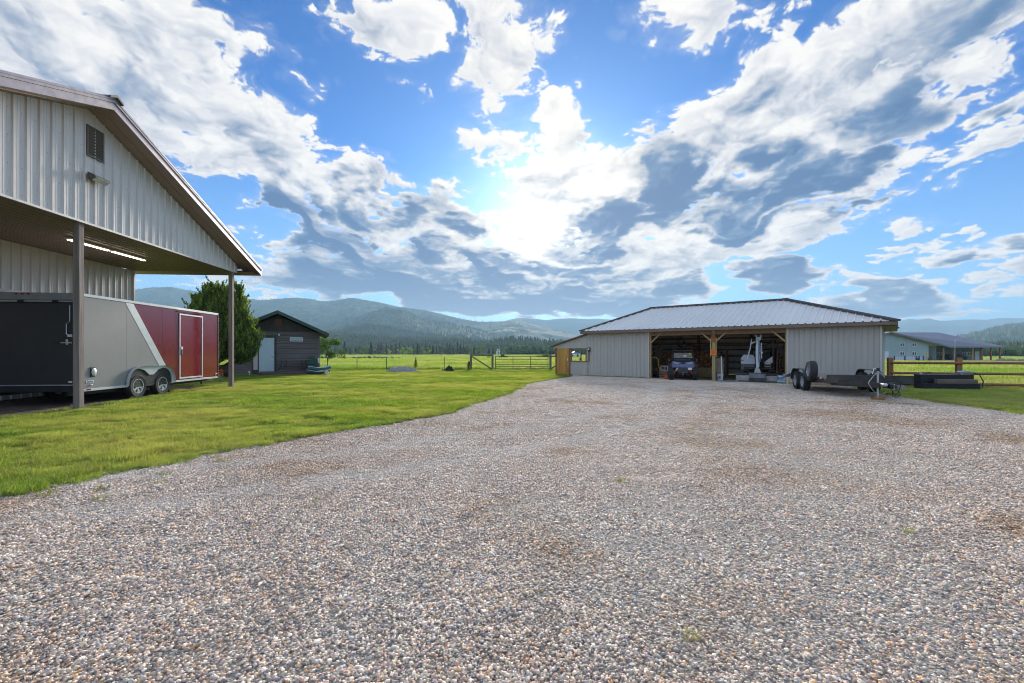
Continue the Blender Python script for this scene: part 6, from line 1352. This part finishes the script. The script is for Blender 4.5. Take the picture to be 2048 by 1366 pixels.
# ------------------------------------------------------------------ wooden rail fence on the right
fm = mat('red_brown_fence', (.36, .16, .075), .75, var=.25, vscale=4, stretch=(1, 1, .4), bump=.3); fr_ = mat('red_brown_rail', (.30, .13, .065), .7, var=.25, vscale=4, bump=.2)
f1, f2 = Vector((16.2, 19.5, 0)), Vector((18.45, 18.8, 0)); fd = (f2-f1).normalized(); L_ = (f2-f1).length
fe = thing('rail_fence', 'red-brown round-rail fence with square posts right of the barn', 'fence', f1, atan2(fd.y, fd.x))
for k in range(5): MB().box((k*L_, 0, .61), (.175, .175, 1.26), bev=.006).build('post', fm, fe)
rm = MB().tube([(0, 0, 0), (L_*.5, 0, .004), (L_, 0, 0)], .052, 10).mesh('rail', fr_, True)
for k in range(4):
    for z in (1.02, .585, .15): ob('rail', rm, fe, (k*L_, -.10, z+.01*(k % 2)))
# ------------------------------------------------------------------ transfer tank on the grass
tkx = PD(1899, 780, 17.6); tt = thing('fuel_transfer_tank', 'black L-shaped fuel tank with blue pump and hose on the grass by the fence', 'tank', (tkx.x, 17.6, 0), R(-8)); tb = mat('black_diamond_tank', (.018, .018, .022), .4, .3, var=.3, vscale=5, bump=.3, bscale=60)
MB().box((-.03, 0, .13), (1.92, .30, .26), bev=.01).build('lower_tank', tb, tt); MB().box((0, .30, .30), (1.86, .36, .60), bev=.012).build('upper_tank', tb, tt); MB().box((.17, -.05, .345), (1.38, .20, .17), bev=.01).build('wood_plank', mat('weathered_plank', (.17, .12, .10), .8, var=.3, vscale=4, stretch=(.3, 3, 3)), tt)
MB().lathe([(.05, 0), (.05, .05), (.03, .06)], (-.80, .30, .60), n=10).build('filler_cap', galv, tt); MB().tube([(-.70+.09*cos(a)+.2, .30, .61+.07*sin(a)) for a in np.linspace(0, pi, 9)], .012, 6).build('lift_handle', blackp, tt, True)
pu = MB().tube([(.62, .28, .58), (.62, .28, .72)], .03, 8).build('pump_stand', galv, tt); MB().box((.58, .26, .70), (.30, .10, .09), bev=.03).build('pump', mat('pump_blue', (.30, .48, .62), .35, .2), pu, True); MB().beam((.70, .24, .74), (.98, .22, .68), .05, .045, bev=.01).build('nozzle', MATS['pump_blue'], pu, True)
MB().tube([(.96, .22, .68), (1.16, .18, .60), (1.24, .12, .36), (1.16, .05, .12), (1.02, 0, .06), (.90, .0, .22), (.86, .1, .45)], .020, 8).build('hose', blackp, tt, True)
# stacked sheets on the grass edge at the frame's edge
st = thing('metal_sheets', 'few pale metal sheets lying on the grass edge at the far right', 'metal sheets', (13.1, 11.0, 0), R(-14))
for k, (dy, L) in enumerate(((0, 2.2), (.03, 2.0), (-.04, 2.1))): MB().box((.45+.05*k, dy, .03+.03*k), (L, .35, .012), R(2*k)).build('sheet', mat('aluminium_sheet', (.5, .53, .54), .35, .5), st)
MB().box((.55, .1, .13), (1.1, .16, .05)).build('board', mat('pale_board', (.5, .42, .34), .7), st)

# ------------------------------------------------------------------ blue-green steel house across the field
HD = 103.; hz = ghf(55, 88); hb_ = Vector(((1764-CX)/F*HD, HD, -.56))
hp = lambda px, py, d=HD: (px-1764)/F*d
def hZ(py, d=HD): return EYE+(HOR-py)/F*d+.56
ho = thing('steel_house', 'long blue-green steel house with dark blue roof and wooden porch posts across the field', 'house', hb_, 0)
hb = mat('blue_green_steel', (.42, .50, .52), .5, var=.06, vscale=.5); hr = mat('slate_blue_roof', (.25, .235, .27), .4, .35, var=.06, vscale=.3); hs = mat('shaded_green_steel', (.24, .31, .30), .5)  # hs: darker copy of the wall steel, porch shade put into its colour
wtrim = white; gl = mat('dark_glass', (.03, .04, .05), .06, spec=.9)
xg0, xp = hp(1705, 0), hp(1777, 0); xe = hp(1885, 0); zpk, zev = hZ(665), hZ(692.5)
xc = hp(1857, 0)
ribbed(ho, 'wall_panel', hb, (xg0, 0, 0), (1, 0, 0), (0, 0, 1), (0, -1, 0), xc-xg0, 0, lambda u: zpk-.35-abs(u+xg0-xp)*(zpk-zev)/(xe-xp), pitch=.46, sheet=.92, rh=.04, rw=.09, minor=False)
MB().box(((xc+xe)/2+.1, 4., hZ(692.)/2), (.1, 8, hZ(692.))).build('wall_return', hs, ho); MB().box((xc+.05, 2, hZ(692)/2), (.25, .25, hZ(692))).build('corner_column', MATS['machine_dark'], ho)
yb_ = 6.; kb = (HD+yb_)/HD
def hpb(px): return ((px-CX)/F*(HD+yb_))-hb_.x
ribbed(ho, 'wall_panel', hs, (xc, yb_, 0), (1, 0, 0), (0, 0, 1), (0, -1, 0), hpb(1964)-xc, 0, hZ(692)*1.02, pitch=.46, sheet=1.84, rh=.04, rw=.09, minor=False)
# roof: near gable slope running right, long hip to the right end
xr1 = hp(1892, 0)+1.6; xtip = (2012-CX)/F*(HD+2)-hb_.x
zr = zpk; yr = 9.
m_ = MB(); A = (xp, -.8, zpk); B = (xe+.6, -.8, zev-.05); Cc = (xtip, 2.0, zev-.05); Dd = (hpb(1892)-.0, yb_+2, zpk-.1+.45)
m_.add([A, B, Cc, Dd], [(0, 1, 3), (1, 2, 3)]); m_.add([(xp, -.8, zpk-.25), (xe+.6, -.8, zev-.3), (xtip, 2.0, zev-.3), (xtip, 16, zev-.3), (xp, 16, zpk-.25)], [(0, 1, 2, 4), (2, 3, 4)]); m_.add([Cc, (xtip, 16, zev-.05), Dd], [(0, 1, 2)]); m_.add([A, Dd, (xp, 16, zpk)], [(0, 1, 2)]); m_.add([Dd, (xtip, 16, zev-.05), (xp, 16, zpk)], [(0, 1, 2)])
m_.build('roof', hr, ho); m_ = MB(); m_.prism([A, (xg0-1, -.8, zpk-(xp-xg0+1)*(zpk-zev)/(xe-xp)), (xg0-1, 16, zpk-(xp-xg0+1)*(zpk-zev)/(xe-xp)), (xp, 16, zpk)], (0, 0, .12)); m_.build('roof', hr, ho)
MB().beam((xp, -.85, zpk), (xe+.6, -.85, zev-.1), .10, .32).build('rake_trim', hr, ho); MB().beam((xe+.6, -.85, zev-.18), (xtip, 1.95, zev-.18), .10, .30).build('eave_trim', hr, ho); MB().beam((xp, -.85, zpk), (xg0-1, -.85, zpk-(xp-xg0+1)*(zpk-zev)/(xe-xp)), .10, .3).build('rake_trim', hr, ho)
def hwin(px, py, w, h, y=0., fx=hp):
    x = fx(px) if fx is hpb else hp(px, 0); z = EYE+(HOR-py)/F*(HD+y)+.56; f = MB()
    for (a, b, c, d) in ((0, h/2, w, .12), (0, -h/2, w, .12), (-w/2, 0, .12, h), (w/2, 0, .12, h), (0, 0, .12, h)): f.box((x+a, y-.08, z+b), (c, .12, d))
    f = f.build('window', wtrim, ho); MB().box((x, y-.05, z), (w-.05, .06, h-.05)).build('pane', gl, f)
for px, py in ((1803.5, 689.5), (1827.5, 689.5), (1803.5, 707), (1827.5, 707)): hwin(px, py, 1.0, .72)
for px, py, w in ((1878, 707.5, .9), (1928, 707.5, .95), (1938, 707.5, .95)): hwin(px, py, w, .72, yb_, hpb)
def hdoor(px, y, fx, glassy=False):
    x = fx(px) if fx is hpb else hp(px, 0); d = MB().box((x, y-.08, 1.05), (.95, .08, 2.1)).build('door', wtrim, ho)
    if glassy: MB().box((x-.12, y-.13, 1.5), (.5, .03, .8)).build('pane', gl, d); MB().box((x-.0, y-.13, .55), (.6, .03, .6)).build('pane', gl, d)
    else: MB().box((x+.36, y-.14, 1.), (.06, .05, .15)).build('handle', gl, d)
hdoor(1772.5, 0, hp); hdoor(1866, yb_, hpb, True); hdoor(1953, yb_, hpb)
pw = mat('honey_porch_post', (.50, .29, .10), .6, var=.2)
for px, y in ((1886.5, .2), (1907.5, .8), (1944.5, 1.2), (1963, 1.6), (1981.5, 2.), (1999.5, 2.2)):
    x = ((px-CX)/F*(HD+y))-hb_.x; MB().box((x, y, (zev-.3)/2), (.26, .26, zev-.3)).build('porch_post', pw if px < 1950 else fm, ho)
MB().box((xe-.6+.0, 3, .06), (28, 7.5, .12)).build('patio_slab', cmx, ho)
MB().tube([(hp(1778, 0), -.3, hZ(664)), (hp(1778, 0), -.3, hZ(656.5))], .06, 5).build('flue_pipe', dk, ho)
t = thing('parked_car', 'dark car parked under the porch left of the second post of the steel house', 'car', hb_+Vector((hpb(1887), 3.4, .12)), 0)
def smallcar(t, L, c):
    m_ = MB(); m_.prism([(-L/2, 0, .3), (L/2, 0, .3), (L/2, 0, .75), (L*.32, 0, .85), (L*.2, 0, 1.25), (-L*.28, 0, 1.25), (-L*.40, 0, .85), (-L/2, 0, .8)], (0, 1.5, 0)); m_.build('body', c, t)
    for x in (-L*.32, L*.32): MB().lathe([(.33, -.1), (.33, .1)], (x, .02, .33), (0, 1, 0), 12).build('wheel', rub, t)
    m_ = MB(); m_.prism([(L*.27, -.02, .86), (L*.18, -.02, 1.18), (-L*.26, -.02, 1.18), (-L*.35, -.02, .86)], (0, .02, 0)); m_.build('pane', gl, t)
smallcar(t, 2.3, bk_)
t = thing('parked_car', 'dark low car under the porch between the second and third posts of the steel house', 'car', hb_+Vector((hpb(1904), 3.4, .12)), 0); smallcar(t, 2.1, dk)
# white screen fence, yellow plant, yard lamp, boulders
ws = thing('panel_fence', 'pale lilac panel fence on the left in front of the steel house', 'fence', hb_+Vector((hp(1774, 0), -2.0, 0)), 0)
for k, (a, b) in enumerate(((1774, 1792), (1796, 1815), (1823, 1829))): MB().box(((hp(a, 0)+hp(b, 0))/2-hp(1774, 0), 0, .48), (hp(b, 0)-hp(a, 0), .06, .9)).build('panel', mat('lilac_white_panel', (.62, .62, .72), .5), ws)
for px in (1773.5, 1794, 1816, 1822, 1830): MB().box((hp(px, 0)-hp(1774, 0), -.05, .55), (.14, .14, 1.1)).build('post', dk, ws)
yt = thing('yellow_windmill_ornament', 'small yellow plant-like ornament standing in front of the steel house', 'ornament', hb_+Vector((hp(1836, 0), -2.2, 0)), 0); MB().tube([(0, 0, 0), (0, 0, 1.9)], .05, 6).build('stem', pw, yt); 
for k in range(6): MB().ball((.18*cos(k*2.1), 0, .7+.22*k), (.20, .1, .15), 6, 4).build('bloom', mat('golden_yellow', (.75, .50, .05), .6), yt)
cb_ = thing('yard_equipment', 'small dark blue and grey equipment beside the panel fence of the house', 'equipment', hb_+Vector((hp(1822, 0), -1.6, 0)), 0); MB().box((0, 0, .4), (.9, .5, .5), bev=.1).build('housing', mat('dull_blue', (.08, .16, .25), .5), cb_); MB().lathe([(.25, -.3), (.25, .3)], (-.5, 0, .25), (0, 1, 0), 12).build('wheel', rub, cb_); MB().lathe([(.25, -.3), (.25, .3)], (.5, 0, .25), (0, 1, 0), 12).build('wheel', rub, cb_)
wl = thing('wheel_ornament', 'round dark wheel leaning in the yard right of the yellow ornament', 'wheel', hb_+Vector((hp(1843, 0), -2.0, 0)), 0); MB().tube([(.35*cos(a), 0, .4+.35*sin(a)) for a in np.linspace(0, 2*pi, 13)], .07, 5).build('rim', dk, wl); MB().box((0, 0, .4), (.68, .05, .06)).build('spoke', dk, wl); MB().box((0, 0, .4), (.06, .05, .68)).build('spoke', dk, wl)
yl = thing('yard_lamp', 'tall thin yard lamp post in front of the steel house roof', 'lamp', (PD(1909.5, 720, 92).x, 92, ghf(88, 92)), 0); zl_ = EYE+(HOR-679)/F*92-ghf(88, 92); MB().tube([(0, 0, 0), (.05, 0, zl_-.4), (.1, 0, zl_)], .045, 6).build('pole', galv, yl); MB().ball((.22, 0, zl_+.02), (.22, .12, .08)).build('lamp_head', white, yl, True)
bm_ = mat('grey_boulder', (.33, .31, .29), .9, var=.3, vscale=2, bump=.5)
BP = [(2003, 1.6, 'wide low boulder right of the last porch post of the steel house'), (2011, .9, 'small boulder between the wide low one and the round pale one beyond the rail fence'), (2022, 1.4, 'rounded pale boulder in the row beyond the rail fence'), (2030, 1.0, 'second boulder from the right frame edge beyond the rail fence'), (2044, 1.3, 'boulder at the right frame edge beyond the rail fence')]
for k, (px, w, lb) in enumerate(BP):
    bm = bmesh.new(); bmesh.ops.create_icosphere(bm, subdivisions=2, radius=.5); r_ = random.Random(k)
    for v in bm.verts: v.co *= 1+r_.uniform(-.16, .16)
    me = bpy.data.meshes.new('boulder'); bm.to_mesh(me); bm.free(); me.materials.append(bm_); o = ob('boulder', me, None, (PD(px, 719, 96).x, 96, ghf(80, 96)+.2)); o.scale = (w*1.3, w, w*.75); tag(o, lb, 'boulder', 'boulders beyond the rail fence')
# long dark van-less low shrubs beside porch
# ------------------------------------------------------------------ left field: fences, gate, heaps, saplings, far houses
FD = 36.4
tp = mat('dark_steel_post', (.045, .05, .045), .6); tw = white
TP = [(655, 'steel T-post with white tip beside the boats at the shed corner'), (714, 'steel T-post with white tip between the shed and the gravel heap'), (773, 'steel T-post with white tip at the left foot of the gravel heap'), (831.5, 'steel T-post with white tip behind the yellow-green sapling'), (888.6, 'steel T-post with white tip behind the dark soil heap')]
for px, lb in TP:
    x = (px-CX)/F*FD; t = thing('fence_post', lb, 'post', (x, FD, 0), 0, 'steel posts of the wire fence'); mb = MB(); mb.box((0, 0, .52), (.05, .008, 1.04)); mb.box((0, .02, .52), (.008, .04, 1.04)); mb.build('shaft', tp, t); MB().box((0, .01, 1.10), (.055, .05, .13)).build('tip', tw, t)
x_a, x_b = (400-CX)/F*FD, (941-CX)/F*FD
wf = thing('wire_fence', 'thin wire strands strung between the steel posts across the field', 'fence', (0, FD+.04, 0))
for z in (.25, .5, .75, 1.0): MB().tube([(x_a, 0, z), (x_b, 0, z)], .0035, 4).build('wire', galv, wf)
gw = mat('weathered_round_wood', (.20, .16, .13), .85, var=.3, vscale=4, stretch=(3, 3, .4))
hbz = thing('fence_brace', 'weathered wooden H-brace with diagonal left of the metal gate', 'fence', (0, FD, 0)); xa, xb, xc2 = [(p-CX)/F*FD for p in (942, 985, 1100)]
for x in (xa, xb): MB().tube([(x, 0, 0), (x, 0, 1.26)], .085, 8).build('post', gw, hbz, True)
MB().tube([(xa, 0, 1.22), (xb, 0, 1.20)], .06, 8).build('rail', gw, hbz, True); MB().tube([(xa+.06, 0, 1.12), (xb-.06, 0, .10)], .05, 8).build('diagonal_brace', gw, hbz, True); MB().box((xa+.9, .1, .02), (2.3, .06, .05)).build('ground_rail', gw, hbz)
rb = thing('fence_brace', 'wooden post with rail and short diagonal between the gate and the plywood door', 'fence', (0, FD-.4, 0)); xd = xc2; MB().tube([(xd, 0, 0), (xd, 0, 1.26)], .09, 8).build('post', gw, rb, True); MB().tube([(xd, 0, 1.12), (xd+1.3, -1.2, 1.12)], .055, 8).build('rail', gw, rb, True); MB().tube([(xd+.05, 0, .15), (xd+.9, -.8, .75)], .05, 8).build('diagonal_brace', gw, rb, True)
ga = thing('field_gate', 'six-bar tubular metal field gate closing the meadow fence', 'gate', ((991-CX)/F*FD, FD-.1, 0)); gl_ = (1096-991)/F*FD; gmt = mat('green_grey_tube', (.11, .13, .12), .45, .4)
for z in (.12, .30, .46, .66, .88, 1.12): MB().tube([(0, 0, z), (gl_, 0, z)], .022, 8).build('bar', gmt, ga, True)
for x in (0, gl_): MB().tube([(x, 0, .10), (x, 0, 1.14)], .026, 8).build('stile', gmt, ga, True)
for x in (gl_/3, gl_*2/3): MB().box((x, -.01, .62), (.05, .02, 1.02)).build('brace', gmt, ga)
# heaps
def heap(name, label, px0, px1, top, base, m, seed, sc=1.):
    D = EYE*F/(base-HOR)+.9; w = (px1-px0)/F*D; h = (base-top)/F*D; r = np.random.default_rng(seed); n = 36; xs = np.linspace(-1, 1, n); X, Y = np.meshgrid(xs, xs); q = np.sqrt(X**2+Y**2)
    Z = np.clip(1-q**1.25, -.05, 1)*h*1.02+sample(_NT2, X*.2+seed*.1, Y*.2)*.055*sc*(q < 1.02)+r.normal(0, .012*sc, X.shape); f = np.array([(i*n+j, i*n+j+1, (i+1)*n+j+1, (i+1)*n+j) for i in range(n-1) for j in range(n-1)])
    o = ob(name, raw_mesh(name, np.stack([X*w/2, Y*w*.38, Z-.02], -1).reshape(-1, 3), f, m, False), None, (((px0+px1)/2-CX)/F*D, D, 0)); tag(o, label, 'heap'); return o
heap('gravel_heap', 'grey gravel heap in front of the wire fence', 768, 838, 731.5, 745, mat('heap_gravel', (.30, .28, .27), .95, var=.6, vscale=12, bump=1, bscale=30), 1)
heap('soil_heap', 'small dark heap of soil or manure in front of the wire fence', 884, 910, 736.5, 744, mat('dark_soil', (.035, .025, .022), .95, var=.5, vscale=8, bump=1, bscale=20), 2, 2.)
def sapling(label, px, top, base, seed, m):
    D = EYE*F/(base-HOR); h = (base-top)/F*D; t = thing('conifer_sapling', label, 'sapling', ((px-CX)/F*D, D, 0)); MB().tube([(0, 0, 0), (0, 0, h*.95)], .012, 5).build('trunk', bark, t)
    r = np.random.default_rng(seed); n = 700; tt_ = r.random(n)**.8; a = np.round(r.random(n)*7)/7*6.28+tt_*5; w = .26*(1-tt_)+.03; q = r.random(n); ob('crown', leaves(np.stack([np.cos(a)*w*q, np.sin(a)*w*q, h*(.12+.88*tt_)+q*.05], -1), .05, m, r, up=.5, aspect=1.6), t)
sm = mat('yellow_green_needles', (.30, .30, .06), .7, var=.3, vscale=3, isl=.4, trans=.3); sm2 = mat('olive_needles', (.14, .15, .05), .7, var=.3, vscale=3, isl=.4, trans=.3)
sapling('thin yellow-green conifer sapling right of the gravel heap', 831.5, 719, 741, 1, sm); sapling('thin olive conifer sapling just left of the wooden H-brace', 938, 723, 742, 2, sm2)
def farmhouse(label, px, base, D, w, h, rc):
    z = ghf((px-CX)/F*D, D); t = thing('farmhouse', label, 'house', ((px-CX)/F*D, D, z)); MB().box((0, 2, h/2), (w, 4, h)).build('wall', white, t); MB().prism([(-w/2-.3, 0, h), (w/2+.3, 0, h), (0, 0, h*1.5)], (0, 4.2, 0)).build('roof', rc, t)
    MB().box((-.2*w, -.03, h*.5), (w*.14, .05, h*.4)).build('window', gl, t); MB().box((.2*w, -.03, h*.45), (w*.14, .05, h*.8)).build('door', dk, t)
farmhouse('tiny white farmhouse among trees at the far field edge above the gate', 995.5, 708, 400, 3.2, 3.4, hs); farmhouse('white building seen through the window of the barn lean-to', 1150, 709, 230, 6.5, 2.0, hr)
# loose weeds on the gravel
wg_ = grass_material('weed_grass', (.10, .16, .03), (.20, .24, .06), (.46, .38, .18), .6)
W_ = [grass_clump(500+i, .07, 34, .06, .005, wg_, 1.5) for i in range(3)]
PX = [(85, 985), (105, 990), (160, 988), (410, 918), (425, 925), (440, 922), (280, 960), (325, 968), (230, 1000), (1060, 905), (1005, 850), (635, 1002), (1355, 1275), (1450, 778), (1245, 960), (930, 797), (1085, 778), (1060, 780), (1100, 778), (1440, 826), (1365, 860), (1690, 850), (1760, 1065), (1080, 808), (300, 945), (980, 838)]
P = np.array([G(a, b)[:] for a, b in PX for _ in range(1)])+np.stack([RNG.normal(0, .08, len(PX)), RNG.normal(0, .08, len(PX)), np.zeros(len(PX))], -1)
scatter('gravel_weeds', P+[0, 0, .01], RNG.uniform(0, 6.28, len(P)), RNG.uniform(.5, 1.3, len(P)), W_)
# ragged tufts along the lawn edges and the posts
gm2 = MATS.get('x') or grass_material('edge_tufts', (.10, .18, .025), (.26, .34, .07), (.44, .38, .16), .5)
T_ = [grass_clump(520+i, .07, 55, .085, .006, gm2, 1.3) for i in range(4)]
E = []
for line in (EDGE_L2, EDGE_R2):
    for p in line:
        for _ in range(2): E.append((p.x+random.gauss(0, .05), p.y+random.gauss(0, .05), .005))
for v in np.arange(11, 20, .12): q = UV(-10.45+random.gauss(0, .12), float(v)); E.append((q.x, q.y, .01))
for s in np.arange(-6.2, 0, .10): q = BL(float(s), -.06); E.append((q.x, q.y, .005))
for (u, v) in ((-10.1, 12.4), (-10.0, 12.6), (-10.1, 19.8), (-10.2, 19.95), (-10.05, 19.7)): q = UV(u, v); E.append((q.x, q.y, .01))
E = np.array(E); scatter('edge_grass', E, RNG.uniform(0, 6.28, len(E)), RNG.uniform(.5, 1.2, len(E)), T_)
